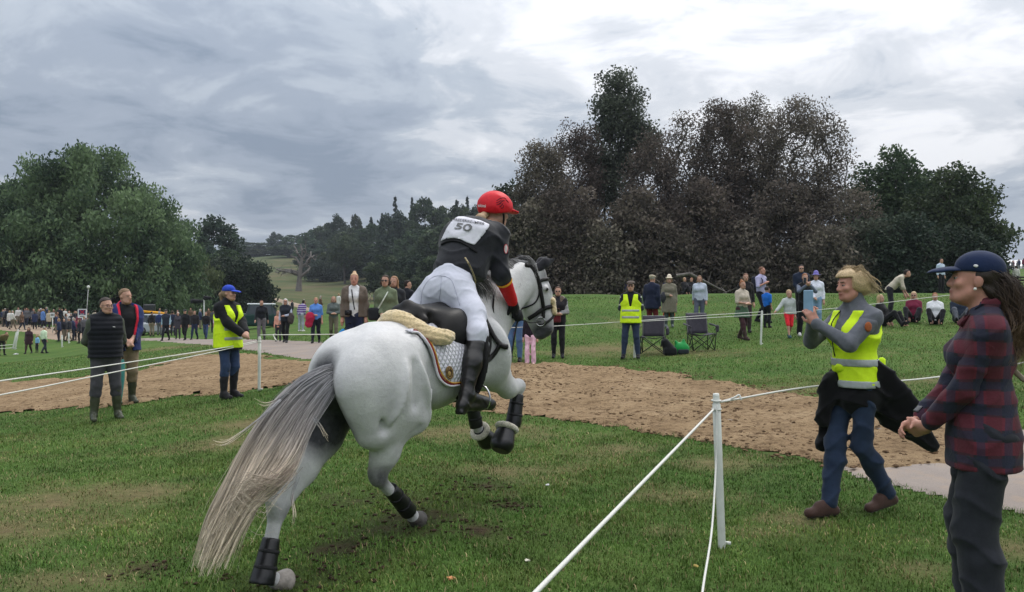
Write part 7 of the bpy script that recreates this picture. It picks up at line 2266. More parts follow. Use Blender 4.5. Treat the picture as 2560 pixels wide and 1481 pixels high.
seated('blonde woman in maroon top and sunglasses sitting on the grass', 2284, 24.0, -30, C(104, 34, 56, 'maroon'), C(34, 34, 38, 'dark_trouser'), (.55, .42, .26), 'long', glasses=True)
seated('woman in white shirt sitting on the grass left of the blue cap', 2338, 23.4, -24, C(206, 208, 212, 'white_cotton'), C(28, 28, 32, 'dark_trouser'), GINGER, 'short', sleeve=.42)
seated('person in dark blue sitting behind the plaid shirt woman\'s chin', 2398, 23.8, -20, C(38, 46, 60, 'dark_blue'), C(84, 88, 96, 'grey_trouser'), DARKH, 'short', False)
quick('standing figure in pale shirt far beyond the sitting group', 2352, 39, 1.70, 20, C(176, 190, 206, 'pale_shirt'), BLACKT, hair=DARKH, vox=.03)
quick('marshal in purple tabard far off left of the flat-capped steward', 1566, 55, 1.78, 0, C(74, 72, 150, 'purple_tabard'), BLACKT, hair=None, hat=C(84, 92, 168, 'purple_cap'), vox=.035)
quick('marshal in purple tabard far off left of the trench coat', 1662, 55, 1.76, 10, C(70, 70, 156, 'purple_tabard'), BLACKT, hair=None, hat=C(70, 84, 176, 'purple_cap'), vox=.035)
seated('blond person in black sitting on the crest by the grove', 1714, 42, 30, BLACKT, BLACKT, BLOND, 'short')
seated('second person in black on the crest by the grove', 1727, 42.5, -40, BLACKT, BLACKT, GINGER, 'short')
quick('man in white shirt far right beside the dark bench', 2540, 60, 1.72, 150, C(206, 206, 198, 'white_shirt'), BLACKT, hair=DARKH, vox=.035)
# ------------------------------------------------------------------ behind the rope on the left
p = quick('tall blonde woman in brown jacket and white top with camera strap', 886, 16.0, 1.78, 6, C(206, 206, 208, 'white_tee'), C(36, 42, 64, 'navy_trouser'), hair=(.52, .36, .22), style='bun', fem=True, vox=.0155, skin='rosy', arms=('down', 'down'), thick=.014)
f = Field(); p.torso(f, .040, -.5); p.arm(f, 0, .028); p.arm(f, 1, .028); f.cone(p.neck - (p.hc - p.neck) * .2, p.neck + (p.hc - p.neck) * .1, .09, .088, .03)
p.mk('brown_jacket', f, C(96, 86, 78, 'brown_suede'), .8, disp=wrinkle(.006, 30, 8), clip=lambda X, Y, Z: np.maximum(p.hip[2] - .03 - Z, np.where(Y > .02, .085 + .04 * np.clip((Z - 1.0), 0, 1) - np.abs(X), -1)))
ribbon_tube('camera_strap', spline([p.neck + (.06, .02, .02), p.chest + (.02, .20, 0), p.hip + (-.02, .19, .12)], 14), .012, BLACKT, p.root, 5, .4, wide=(1, 0, 0))
f = Field(); f.box(p.hip + (.10, .19, .06), (.07, .04, .05), None, .01, .01); f.cone(p.hip + (.10, .22, .06), p.hip + (.10, .27, .06), .032, .03, .01); p.mk('camera', f, BLACKT, .7)
p = quick('woman in sage green sweater and sunglasses with shoulder bag', 964, 16.1, 1.72, -4, C(98, 108, 86, 'sage_knit'), C(48, 52, 56, 'dark_trouser'), hair=(.045, .03, .022), style='bob', fem=True, vox=.0155, girth=1.12, arms=('front', 'down'), glasses=True, collar=.4, tname='sweater')
ribbon_tube('bag_strap', spline([p.neck + (-.09, .0, .03), p.chest + (-.02, .20, -.02), p.waist + (.13, .16, -.02)], 14), .014, C(190, 196, 186, 'pale_webbing'), p.root, 5, .4, wide=(1, 0, 0))
f = Field(); f.box(p.waist + (.20, .14, -.10), (.12, .06, .13), None, .05, .02); p.mk('bag', f, C(36, 38, 42, 'black_bag'))
quick('fair long haired woman peeping out behind the green sweater', 986, 16.9, 1.72, -10, C(40, 42, 46, 'dark_top'), BLACKT, hair=(.28, .16, .09), style='long', fem=True)
quick('dark haired man in black turned away right of the green sweater', 1018, 22, 1.76, 150, C(26, 28, 34, 'black_shirt'), BLACKT, hair=DARKH, style='short', head_yaw=50)
quick('woman in black fleece and grey trousers walking past the steward', 654, 33, 1.68, 10, C(28, 30, 36, 'black_fleece'), C(96, 92, 96, 'grey_trouser'), hair=(.10, .05, .03), style='short', fem=True, pose='walk', arms=('swing_f', 'swing_b'), collar=.2)
p = quick('white haired woman in dark gilet and sunglasses walking', 714, 30, 1.68, 4, C(166, 172, 190, 'pale_blue_shirt'), C(24, 25, 28, 'black_trouser'), C(40, 40, 44, 'dark_boot'), (.62, .60, .58), 'wavy', True, 'walk2', ('down', 'belly'), glasses=True, over=C(34, 38, 46, 'dark_gilet'))
f = Field(); f.ell(p.waist + (-.22, .10, -.06), (.13, .10, .22), None, .03); p.mk('carried_coat', f, C(70, 64, 62, 'grey_coat'), disp=wrinkle(.018, 20, 4))
quick('child in peach top half hidden behind the white haired woman', 696, 31, 1.18, 0, C(206, 150, 132, 'peach_top'), C(48, 48, 54, 'dark_leggings'), hair=FAIR, style='long', fem=True, child=True, hem=.10)
quick('person in purple striped rugby shirt stooping away', 752, 42, 1.70, 160, stripes('rugby_shirt', (.10, .05, .22), (.5, .5, .55), 9, 2, .75), C(150, 156, 168, 'pale_denim'), C(196, 196, 196, 'pale_shoe'), DARKH, lean=.35)
p = quick('woman in blue tee shirt carrying a crimson coat', 790, 29, 1.68, 6, C(82, 124, 192, 'mid_blue'), C(26, 28, 38, 'navy_trouser'), hair=(.36, .22, .13), style='short', fem=True, pose='walk', arms=('belly', 'down'), sleeve=.4, girth=1.1, skin='rosy', tname='tee_shirt')
f = Field(); f.ell(p.waist + (.19, .16, -.06), (.17, .09, .20), None, .03); f.cone(p.waist + (.15, .16, -.10), p.waist + (.24, .16, -.32), .10, .12, .04, p.X, 1.2, .5); p.mk('crimson_coat', f, C(160, 36, 66, 'crimson'), disp=wrinkle(.018, 24, 6))
quick('curly haired woman in grey green sweater and olive jeans', 834, 29.5, 1.68, 14, C(86, 94, 92, 'grey_green_knit'), C(98, 94, 78, 'olive_denim'), C(70, 56, 46, 'brown_boot'), (.30, .19, .12), 'wavy', True, 'walk2', ('belly', 'belly'), girth=1.0, tname='sweater', tall=.2)
# group strolling on the road
for lab, px, d, h, face, top, bot, hr, st, fem, kw in [
    ('man in black top and khaki trousers, back turned, by the yellow loader', 379, 56, 1.74, 168, C(30, 29, 33), C(126, 116, 98), DARKH, 'crop', False, {}),
    ('person in blue jacket, back turned, by the yellow loader', 398, 57, 1.70, 172, C(36, 50, 92), C(98, 100, 104), GREYH, 'short', False, {}),
    ('elderly man in dark jacket and pale blue shirt on the road', 415, 45, 1.78, 0, C(150, 176, 194), C(28, 30, 36), GREYH, 'crop', False, dict(over=C(40, 46, 58, 'dark_jacket'), hat=C(52, 50, 54), hatk='flat', pose='walk')),
    ('stooped white haired person in grey coat on the road', 445, 47, 1.60, 10, C(60, 58, 66), C(54, 54, 60), (.6, .58, .54), 'short', True, dict(hem=.25)),
    ('bearded man in black with pale collar and cap on the road', 463, 45, 1.76, -4, C(26, 27, 31), C(24, 25, 29), GREYH, 'crop', False, dict(hat=C(40, 40, 44), hatk='flat', girth=1.2, pose='walk2')),
    ('man in black jacket over a vee-neck on the road', 487, 46, 1.70, 0, C(38, 36, 40), C(36, 46, 70), (.14, .08, .05), 'crop', False, dict(pose='walk')),
    ('younger man in black jacket and jeans on the road', 515, 46.5, 1.62, 4, C(32, 31, 34), C(56, 72, 104), DARKH, 'crop', False, dict(pose='walk2', arms=('swing_b', 'swing_f'))),
    ('woman in burgundy gilet and pink shirt left of the blue-capped steward', 546, 41, 1.76, 10, C(206, 178, 198), C(56, 72, 98), (.34, .24, .16), 'short', True, dict(over=C(70, 34, 50, 'burgundy_gilet'), pose='walk')),
    ('figure in dark blue walking behind the group on the road', 432, 55, 1.68, 175, C(34, 40, 60), C(46, 46, 52), DARKH, 'short', False, {}),
    ('figure in grey behind the younger man in jeans', 533, 57, 1.66, 172, C(64, 66, 72), C(34, 36, 44), DARKH, 'short', True, {}),
    ('woman in black and burgundy with an orange bag, left meadow', 72, 50, 1.68, 8, C(52, 34, 40), C(60, 46, 44), (.05, .03, .025), 'long', True, dict(hem=.30, pose='walk', loose=.04)),
    ('man in mint green shirt with a coat on his arm, left meadow', 110, 50, 1.72, 160, C(196, 214, 186), C(42, 46, 58), GREYH, 'crop', False, dict(pose='walk2')),
    ('child in pale blue top beside the mint green shirt', 93, 51, 1.12, -20, C(128, 176, 216), C(36, 38, 46), FAIR, 'short', False, dict(child=True)),
    ('man in tan jacket crouching at the left edge', 4, 47, 1.66, 60, C(120, 104, 78), C(44, 42, 42), DARKH, 'crop', False, dict(lean=.9, pose='apart'))]:
    quick(lab, px, d, h, face, top, bot, None, hr, st, fem, vox=.032, **kw)
# ================================================================== rope line
PVC = MAT((.62, .64, .60), .45, .08, 12, .1, .35, name='white_plastic')
ROPE = MAT((.66, .66, .62), .85, .15, 300, .6, .2, name='white_rope')
def post(base, top, r, label, group='white rope posts'):
    base, top = np.array(base), np.array(top)
    root = empty('rope_post', tuple(base))
    h = top - base
    segs = [(-.03, .95), (0, .95), (.5, 1.0), (.93, 1.03), (.935, .82), (.985, .82), (1, .72)]
    P = np.array([h * t for t, _ in segs]); rr = np.array([r * q for _, q in segs])
    ribbon_tube('stake', P, rr, PVC, root, 12)
    ribbon_tube('foot_tread', [np.array([r * .6, -.0, .035]), np.array([r * 2.2, .0, .03])], r * .5, PVC, root, 6, .6)
    d = h / np.linalg.norm(h); t = np.linspace(0, 2 * math.pi, 14, endpoint=False)
    for q in (.955, .90):
        ribbon_tube('rope_turn', h * q + np.stack([np.cos(t), np.sin(t), .1 * np.sin(t)], -1) * r * 1.12, .0045 if r > .02 else .006, ROPE, root, 5, closed=True)
    tag(root, label, 'post', group)
    return root
def rope(pts, r, label, n=30, sag=0.0):
    P = spline(pts, n)
    if sag: P[:, 2] -= sag * 4 * np.linspace(0, 1, n) * (1 - np.linspace(0, 1, n))
    root = ribbon_tube('rope', P, r, ROPE, None, 6)
    tag(root, label, 'rope', 'white ropes of the fence line')
    return root
bA = hit(1805, 1372); tA = W(1790, 984, bA[1])
post(bA, tA, .0235, 'nearest white rope post, in the right foreground')
bZ = np.array([-.49, .37, gz1(-.49, .37)]); post(bZ, bZ + (0, 0, .92), .0235, 'white rope post beside the photographer')
bZ2 = np.array([.04, 1.68, .838]) + (np.array([.04, 1.68, .838]) - W(1786, 1022, bA[1])) * .42
rope([W(1786, 1022, bA[1]), np.array([.04, 1.68, .838]), bZ2], .0062, 'taut rope running from the nearest post to the lower left')
rope([W(1792, 1012, bA[1] - .02), W(1791, 1090, bA[1] - .06), W(1789, 1180, bA[1] - .12), W(1779, 1330, bA[1] - .5), W(1755, 1490, 3.6), W(1738, 1700, 2.8), np.array([.5, 2.2, .06])], .0062, 'slack rope hanging down beside the nearest post', 40)
bR = np.array([6.2, 8.6, gz1(6.2, 8.6)])
rope([W(1797, 1006, bA[1]), W(2040, 966, 5.5), W(2310, 947, 6.2), W(2545, 910, 7.0), bR + (0, 0, .9)], .0060, 'rope from the nearest post to the right past the two women', 40)
post(bR, bR + (0, 0, .95), .0235, 'white rope post beyond the right edge')
kn = W(1830, 1000, bA[1] + .1)
rope([kn + (-.06, 0, -.01), kn + (0, -.02, .012), kn + (.04, -.01, .03), kn + (.05, -.02, .0)], .006, 'frayed knot end of rope at the nearest post', 14)
bB = np.array([*foot_at(648, 0, 13.2)]); tB = W(649, 842, 13.2); post(bB, tB, .025, 'white rope post under the steward\'s hand on the left')
bL = np.array([-4.9, 6.0, gz1(-4.9, 6.0)]); post(bL, bL + (0, 0, .95), .0235, 'white rope post beyond the left edge')
rope([W(644, 853, 13.2), W(540, 873, 11.9), W(270, 914, 8.9), W(0, 953, 6.7), bL + (0, 0, .88)], .0065, 'upper of the two ropes crossing in front of the two men', 40)
rope([W(644, 856, 13.2), W(540, 879, 11.9), W(270, 934, 8.9), W(0, 988, 6.7), bL + (0, 0, .74)], .0065, 'lower of the two ropes crossing in front of the two men', 40)
bC = foot_at(1586, 0, 18.8); tC = W(1588, 799, 18.8); post(bC, tC, .026, 'white rope post in front of the flat-capped steward')
bD = foot_at(1902, 0, 20.6); tD = W(1905, 777, 20.6); post(bD, tD, .026, 'white rope post between the ginger woman and the red shorts boy')
rope([W(650, 838, 13.2), W(950, 834, 15.2), W(1268, 820, 17.1), W(1400, 815, 17.8), W(1588, 803, 18.8)], .0075, 'rope passing behind the horse from left post to mid post', 40)
rope([W(690, 836, 13.3), W(683, 838, 13.25), W(692, 852, 13.2), W(685, 845, 13.2)], .006, 'loose rope end curling at the left post', 14)
rope([W(1588, 803, 18.8), W(1750, 790, 19.8), W(1905, 780, 20.6)], .0075, 'upper rope between the two posts on the right meadow', 20)
rope([W(1588, 805, 18.8), W(1908, 787, 20.7), W(2027, 777, 21.3), W(2190, 760, 22.3), W(2350, 741, 23.3), W(2580, 716, 24.5)], .0075, 'rope running on right behind the blonde woman\'s head', 40)
for i, (px, py0, py1, px0, d) in enumerate([(32, 872, 830, 42, 47), (38, 873, 824, 46, 47.5), (155, 868, 838, 155, 52), (172, 858, 832, 172, 55)]):
    post(W(px, py0, d), W(px0, py1, d), .045, ['leaning white stake on the left meadow, the left of the pair', 'leaning white stake on the left meadow, the right of the pair', 'upright white stake near the mint green shirt', 'upright white stake further back near the sign'][i], 'white stakes on the left meadow')
rope([W(-40, 868, 46), W(34, 862, 47)], .018, 'upper rope to the leaning stakes at the left edge', 8)
rope([W(-40, 875, 46), W(34, 870, 47)], .018, 'lower rope to the leaning stakes at the left edge', 8)
# ------------------------------------------------------------------ camp chairs and bags
def camp_chair(px, d, face, label):
    b = foot_at(px, 0, d)
    w = R(face)
    root = empty('camp_chair', tuple(b), math.atan2(-math.cos(w), math.sin(w)) - math.pi / 2)
    FAB = C(62, 60, 68, 'chair_fabric'); FR = MAT((.02, .02, .022), .4, .2, 20, .1, .4, metal=.6, name='chair_frame'); PIP = C(170, 170, 170, 'chair_piping')
    def sheet3(name, P, th=.012):
        P = np.array(P, float); nu, nv = P.shape[:2]
        idx = np.arange(nu * nv).reshape(nu, nv); F = np.stack([idx[:-1, :-1], idx[1:, :-1], idx[1:, 1:], idx[:-1, 1:]], -1).reshape(-1, 4)
        o = mesh_obj(name, P.reshape(-1, 3), F, FAB, root); md = o.modifiers.new('thickness', 'SOLIDIFY'); md.thickness = th; return o
    u = np.linspace(-1, 1, 9); v = np.linspace(0, 1, 7)
    back = [[(x * .25 * (1 + .04 * t), -.20 - .12 * t - .05 * (1 - x * x), .42 + .50 * t) for t in v] for x in u]
    sb = sheet3('backrest', back)
    sheet3('seat', [[(x * .27, -.22 + .46 * t, .44 - .07 * (1 - x * x) * (1 - .4 * t)) for t in v] for x in u])
    ribbon_tube('piping', [np.array(back[i][-1]) for i in range(9)], .007, PIP, sb, 5)
    for q in (-1, 1):
        ribbon_tube('piping', [np.array(back[0 if q < 0 else 8][j]) for j in range(7)], .006, PIP, sb, 5)
        ribbon_tube('back_pole', [(q * .26, -.20, .02), (q * .26, -.22, .44), (q * .265, -.32, .92)], .011, FR, root, 6)
        ribbon_tube('arm', spline([(q * .33, -.27, .66), (q * .35, -.05, .635), (q * .34, .20, .60)], 10), .022, FAB, root, 6, 1.2)
        ribbon_tube('arm_post', [(q * .34, .18, .60), (q * .30, .20, .30), (q * .27, .22, .02)], .011, FR, root, 6)
    for a, c in [((-.27, .23, .02), (.27, .23, .42)), ((.27, .23, .02), (-.27, .23, .42)), ((-.27, -.21, .02), (.27, -.21, .42)), ((.27, -.21, .02), (-.27, -.21, .42)), ((-.27, -.21, .02), (-.28, .23, .42)), ((-.28, .23, .02), (-.27, -.21, .42)), ((.27, -.21, .02), (.28, .23, .42)), ((.28, .23, .02), (.27, -.21, .42))]:
        ribbon_tube('leg', [a, c], .010, FR, root, 6)
    g = Field(); g.cone((-.36, .16, .60), (-.36, .16, .50), .045, .04, .01); V, Q = g.mesh(.014); mesh_obj('cup_holder', V, Q, FAB, root)
    tag(root, label, 'chair', 'folding camp chairs')
camp_chair(1632, 19.4, -14, 'dark folding camp chair right beside the flat-capped steward')
camp_chair(1752, 19.6, 8, 'dark folding camp chair right of the green bag')
def bag(px, d, parts, label, name='rucksack'):
    root = empty(name, tuple(foot_at(px, 0, d)))
    for nm, fn, mt in parts:
        f = Field(); fn(f); V, Q = f.mesh(.016); mesh_obj(nm, V, Q, mt, root)
    tag(root, label, 'bag')
bag(1668, 19.0, [('bag_body', lambda f: (f.cone((-.05, 0, .30), (.08, 0, .08), .10, .15, .05), f.box((.06, -.02, .09), (.15, .12, .09), None, .05, .03)), C(22, 23, 26, 'black_nylon')), ('bag_strap', lambda f: (f.cone((-.08, .02, .40), (-.14, .05, .20), .022, .02, .02), f.cone((-.05, .0, .34), (-.08, .02, .42), .03, .022, .02)), C(30, 30, 34, 'strap'))], 'black rucksack slumped between the two camp chairs')
bag(1704, 19.1, [('bag_body', lambda f: (f.ell((0, 0, .12), (.19, .13, .16), None, .03), f.cone((-.10, 0, .22), (-.14, 0, .30), .06, .03, .03), f.cone((.04, 0, .24), (.05, 0, .33), .07, .03, .03)), C(24, 128, 60, 'green_plastic', rough=.35)), ('bag_base', lambda f: f.box((.02, -.10, .06), (.13, .05, .06), None, .03, .02), C(40, 46, 50, 'dark_base'))], 'bright green carrier bag between the two camp chairs', 'carrier_bag')
# ------------------------------------------------------------------ umbrellas
def umbrella(a, b, r, mt, label):
    root = empty('umbrella', tuple(b)); a = np.array(a) - b
    ribbon_tube('furled_canopy', [a * .02, a * .12, a * .5, a * .80, a * .86], [.006, r * .5, r, r * .8, r * .3], mt, root, 9)
    ribbon_tube('shaft', [a * .86, a], .008, BLACKT, root, 6)
    e = a / np.linalg.norm(a)
    ribbon_tube('handle', spline([a, a + e * .06, a + e * .09 + (.03, 0, 0), a + e * .05 + (.06, 0, 0)], 10), .011, BLACKT, root, 6)
    tag(root, label, 'umbrella')
umbrella(W(308, 880, 12.7), foot_at(300, 0, 12.5) + (0, 0, .02), .045, C(54, 110, 104, 'teal_nylon'), 'teal furled umbrella standing against the taller man\'s leg')
umbrella(W(866, 816, 15.9), W(826, 868, 16.0), .05, C(40, 130, 200, 'bright_blue_nylon'), 'bright blue furled umbrella in the brown jacket woman\'s hand')
# ------------------------------------------------------------------ signs, pole, loudspeaker
def board(px, py, d, w, h, label, deco, foot):
    c = W(px, py, d)
    root = empty('sign', (c[0], c[1], gz1(c[0], c[1])))
    z0 = c[2] - root.location.z
    f = Field(); f.box((0, 0, z0), (w / 2, .02, h / 2), None, .008, .002); V, Q = f.mesh(.03, smooth=0)
    bx_ = lambda nm, cx, cz, ww, hh, mt, y=-.03: mesh_obj(nm, [(cx - ww / 2, y, z0 + cz - hh / 2), (cx + ww / 2, y, z0 + cz - hh / 2), (cx + ww / 2, y, z0 + cz + hh / 2), (cx - ww / 2, y, z0 + cz + hh / 2), (cx - ww / 2, y + .02, z0 + cz - hh / 2), (cx + ww / 2, y + .02, z0 + cz - hh / 2), (cx + ww / 2, y + .02, z0 + cz + hh / 2), (cx - ww / 2, y + .02, z0 + cz + hh / 2)], [(0, 1, 2, 3), (7, 6, 5, 4), (0, 4, 5, 1), (1, 5, 6, 2), (2, 6, 7, 3), (3, 7, 4, 0)], mt, bd if nm != 'panel' else root, smooth=False)
    bd = None
    bd = bx_('panel', 0, 0, w, h, MAT((.66, .68, .70), .5, .05, 10, 0, .3, name='sign_white'), -.02)
    deco(bx_)
    ribbon_tube('sign_post', [(0, .03, -.1), (0, .03, z0 - h / 2 + .02)], .035, PVC, root, 6)
    tag(root, label, 'sign')
NAVY = MAT((.02, .03, .09), .5, .1, 10, 0, .3, name='sign_navy'); REDS = MAT((.55, .02, .05), .5, .1, 10, 0, .3, name='sign_red'); INKB = MAT((.02, .02, .022), .6, .1, 10, 0, .2, name='sign_black')
def deco1(b):
    b('blue_field', 0, .08, .52, .40, NAVY, -.030)
    for q in (-1, 1):
        for t in np.linspace(-1, 1, 7): b('red_cross', q * t * .13, .11 + t * .11, .085, .05, REDS, -.036)
    b('print_line', 0, -.06, .30, .05, MAT((.5, .5, .55), .5, .1, 10, 0, .2, name='sign_pale'), -.036); b('print_line', 0, -.24, .34, .05, INKB, -.030)
board(206, 784, 62, .70, .70, 'white sign with a red cross on dark blue above the crowd', deco1, 0)
board(131, 788, 66, .34, .40, 'small white notice with black bars on a post in the crowd', lambda b: (b('print_bar', 0, .06, .24, .05, INKB), b('print_bar', 0, -.03, .24, .05, INKB)), 0)
def pole_ball():
    b = foot_at(213, 0, 66); t = W(221, 718, 66) - b
    root = empty('pole', tuple(b)); ribbon_tube('mast', [(0, 0, -.1), tuple(t * .5), tuple(t)], .03, MAT((.4, .4, .4), .5, .1, 10, 0, .3, name='grey_pole'), root, 6)
    f = Field(); f.ell(t, (.13, .13, .15)); V, Q = f.mesh(.05); mesh_obj('white_ball', V, Q, PVC, root)
    tag(root, 'thin pole topped by a white ball above the crowd', 'pole')
pole_ball()
def speakers():
    b = foot_at(510, 0, 62); root = empty('loudspeaker_mast', tuple(b)); zt = W(0, 748, 62)[2] - b[2]
    ribbon_tube('mast', [(0, 0, -.1), (0, 0, zt)], .045, MAT((.55, .57, .55), .5, .1, 10, 0, .3, name='pale_pole'), root, 6)
    for (x, z, sx) in ((-.5, zt - .18, .75), (.32, zt + .08, .38)):
        f = Field(); f.cone((x + sx * .5, 0, z), (x - sx * .45, -.1, z), .10, .19, .02); f.box((x + sx * .3, 0, z), (.12, .12, .12), None, .03, .02); V, Q = f.mesh(.04); mesh_obj('horn_speaker', V, Q, BLACKT, root)
    tag(root, 'pole with two dark horn loudspeakers behind the road walkers', 'loudspeaker')
speakers()
# ------------------------------------------------------------------ vehicles in the distance
def vehicle(px, d, yaw, L, Wd, H, body, roofc, label, name='parked_car', cab=(.30, .80), hood=.52):
    b = foot_at(px, 0, d); root = empty(name, tuple(b), R(yaw))
    G = MAT((.03, .04, .05), .08, .1, 10, 0, .6, name='car_glass'); T = MAT((.015, .015, .015), .8, .1, 10, .2, .2, name='tyre'); RM = MAT((.3, .3, .31), .3, .1, 10, 0, .5, metal=1, name='rim')
    f = Field(); f.box((0, 0, .30 + H * hood * .35), (L / 2, Wd / 2, H * hood * .5), None, .14, .05); fobj('body', f, .06, body, root)
    x0, x1 = (cab[0] - .5) * L, (cab[1] - .5) * L; zb, zt = .26 + H * hood * .8, H
    v = []
    for x, y, z in [(x0, 1, zb), (x1, 1, zb), (x1 - .35, .86, zt), (x0 + .22, .86, zt)]: v += [(x, y * Wd / 2 * .96, z), (x, -y * Wd / 2 * .96, z)]
    mesh_obj('cabin_glass', v, [(0, 2, 4, 6), (7, 5, 3, 1), (2, 3, 5, 4), (0, 6, 7, 1), (0, 1, 3, 2)], G, root, smooth=False)
    f = Field(); f.box(((x0 + x1) / 2 - .05, 0, zt), ((x1 - x0) / 2 - .12, Wd / 2 * .86, .06), None, .05, .03); rf = fobj('roof', f, .05, roofc, root)
    for sx in (-1, 1):
        for sy in (-1, 1):
            c = np.array([sx * L * .31, sy * Wd * .47, .32])
            w = ribbon_tube('wheel', [c + (0, -sy * .12, 0), c + (0, sy * .1, 0)], .32, T, root, 14, wide=(1, 0, 0)); ribbon_tube('rim', [c + (0, sy * .09, 0), c + (0, sy * .115, 0)], .19, RM, w, 10, wide=(1, 0, 0))
            f = Field(); f.box((sx * L * .495, sy * Wd * .36, .62), (.04, .16, .08), None, .03, .01); fobj('headlight' if sx > 0 else 'tail_light', f, .035, MAT((.7, .7, .66), .2, .05, 10, 0, .5, name='lamp_glass') if sx > 0 else MAT((.3, .01, .01), .2, .05, 10, 0, .5, name='lamp_red'), root)
    for sy in (-1, 1):
        f = Field()
        for x in (x0 + .2, (x0 + x1) / 2, x1 - .3): f.cone((x, sy * Wd * .465, zb), (x * .93, sy * Wd * .41, zt), .045, .045, .02)
        f.cone((x0 + .1, sy * Wd * .47, zb), (x1 - .1, sy * Wd * .47, zb), .05, .05, .02); fobj('pillars', f, .045, body, root)
    tag(root, label, 'car')
vehicle(648, 58, 12, 4.3, 1.8, 1.75, C(34, 58, 56, 'dark_green_paint', rough=.3), C(206, 210, 214, 'white_roof', rough=.4), 'dark green off-road car with white roof behind the black fleece woman')
vehicle(366, 60, 70, 4.2, 1.75, 1.5, C(150, 156, 164, 'silver_paint', rough=.3), C(150, 156, 164, 'silver_paint', rough=.3), 'silver car parked below the yellow loader')
def loader():
    b = foot_at(376, 0, 72); root = empty('loader', tuple(b), R(20)); root.scale = (.8, .8, .8)
    Y = C(212, 150, 30, 'yellow_paint', rough=.4); K = MAT((.02, .022, .025), .3, .2, 10, .1, .5, name='black_cab')
    f = Field(); f.box((.2, 0, .85), (1.5, .8, .35), None, .12, .05); f.box((1.1, 0, 1.35), (.6, .6, .45), None, .2, .1); fobj('body', f, .07, Y, root)
    f = Field(); f.box((-.1, .1, 1.95), (.62, .6, .75), None, .1, .03); fobj('cab', f, .06, K, root)
    f = Field(); f.cone((1.2, -.6, 1.7), (-1.7, -.6, 2.0), .16, .14, .03); f.cone((-1.7, -.6, 2.0), (-2.1, -.6, 1.2), .14, .12, .03); fobj('lift_arm', f, .06, Y, root)
    for sx in (-1, 1):
        for sy in (-1, 1): ribbon_tube('wheel', [(sx * .95, sy * .75, .5), (sx * .95, sy * 1.0, .5)], .5, MAT((.015, .015, .015), .8, .1, 10, .2, .2, name='tyre'), root, 16, wide=(1, 0, 0))
    tag(root, 'yellow loader with black cab behind the crowd', 'loader')
loader()
def marquee():
    d = 132; c = W(2560, 690, d); b = np.array([c[0] + 3, d, gz1(c[0] + 3, d)]); root = empty('marquee', tuple(b))
    WM = MAT((.70, .70, .71), .6, .05, 5, .1, .2, name='marquee_canvas')
    zt = W(0, 651, d)[2] - b[2]; ze = W(0, 668, d)[2] - b[2]; hw = 6.8
    v = [(-hw, -3, ze), (hw, -3, ze), (hw, 3, ze), (-hw, 3, ze), (-hw + .6, 0, zt), (hw - .6, 0, zt)]
    mesh_obj('roof', v, [(0, 1, 5, 4), (2, 3, 4, 5), (1, 2, 5), (3, 0, 4)], WM, root, smooth=False)
    mesh_obj('back_wall', [(-hw, 2.9, 0), (hw, 2.9, 0), (hw, 2.9, ze), (-hw, 2.9, ze)], [(0, 1, 2, 3)], MAT((.12, .11, .11), .8, .2, 2, .1, .1, name='marquee_inside'), root, smooth=False)
    mesh_obj('valance', [(-hw, -3.02, ze - .5), (hw, -3.02, ze - .5), (hw, -3.02, ze), (-hw, -3.02, ze), (-hw, -2.96, ze - .5), (hw, -2.96, ze - .5), (hw, -2.96, ze), (-hw, -2.96, ze)], [(0, 1, 2, 3), (7, 6, 5, 4), (0, 4, 5, 1), (3, 2, 6, 7)], WM, root, smooth=False)
    for x in np.linspace(-hw + .1, hw - .1, 5): ribbon_tube('pole', [(x, -2.9, 0), (x, -2.9, ze)], .06, WM, root, 6)
    tag(root, 'white marquee on the rise at the far right', 'marquee')
marquee()
def bench():
    b = foot_at(2548, 0, 58); root = empty('bench', tuple(b)); WD = MAT((.06, .05, .045), .8, .3, 8, .3, .2, name='bench_wood')
    for i, (y, z) in enumerate([(-.2, .45), (0, .45), (.2, .45), (.32, .65), (.36, .85)]):
        f = Field(); f.box((0, y, z), (1.1, .08 if i < 3 else .03, .03 if i < 3 else .08), None, .015, .005); fobj('slat', f, .035, WD, root)
    for x in (-.9, .9):
        f = Field(); f.cone((x, -.2, 0), (x, -.2, .45), .05, .05, .01); f.cone((x, .28, 0), (x, .38, .95), .05, .05, .01); fobj('leg', f, .04, WD, root)
    tag(root, 'dark bench at the far right beside the white shirted man', 'bench')
bench()
# ------------------------------------------------------------------ the far crowd: small grown figures, copied and recoloured
def proto(fem, pose, style, child=False, hem=.02):
    p = Person('figure', (0, -60, -30), 1.7, 0, .045, 1.05, fem, pose, ('swing_f', 'down'), child=child); p.body(); p.top(BLACKT, 'top', .025, 1.0, hem); p.trousers(BLACKT, .02); p.shoes(BLACKT); p.hair(DARKH, style)
    return p.root
PR = [proto(False, 'stand', 'crop'), proto(True, 'stand', 'long', hem=.12), proto(False, 'walk', 'crop'), proto(True, 'walk2', 'bob', hem=.2)]
PAL = [((34, 36, 44), 'black'), ((42, 50, 78), 'navy'), ((88, 88, 92), 'grey'), ((60, 64, 50), 'olive'), ((196, 194, 190), 'white'), ((92, 72, 58), 'brown'), ((86, 120, 176), 'blue'), ((150, 60, 66), 'red'), ((170, 160, 140), 'beige'), ((110, 40, 60), 'maroon')]
PALM = [C(*c, 'crowd_' + n) for c, n in PAL]
TRM = [C(40, 44, 58, 'crowd_denim'), C(28, 29, 33, 'crowd_black'), C(112, 104, 90, 'crowd_khaki')]; TRN = ['blue jeans', 'black trousers', 'khaki trousers']
HRM = [HAIRM(DARKH), HAIRM(FAIR), HAIRM(GREYH), HAIRM(BROWNH)]; HRN = ['dark', 'fair', 'grey', 'brown']
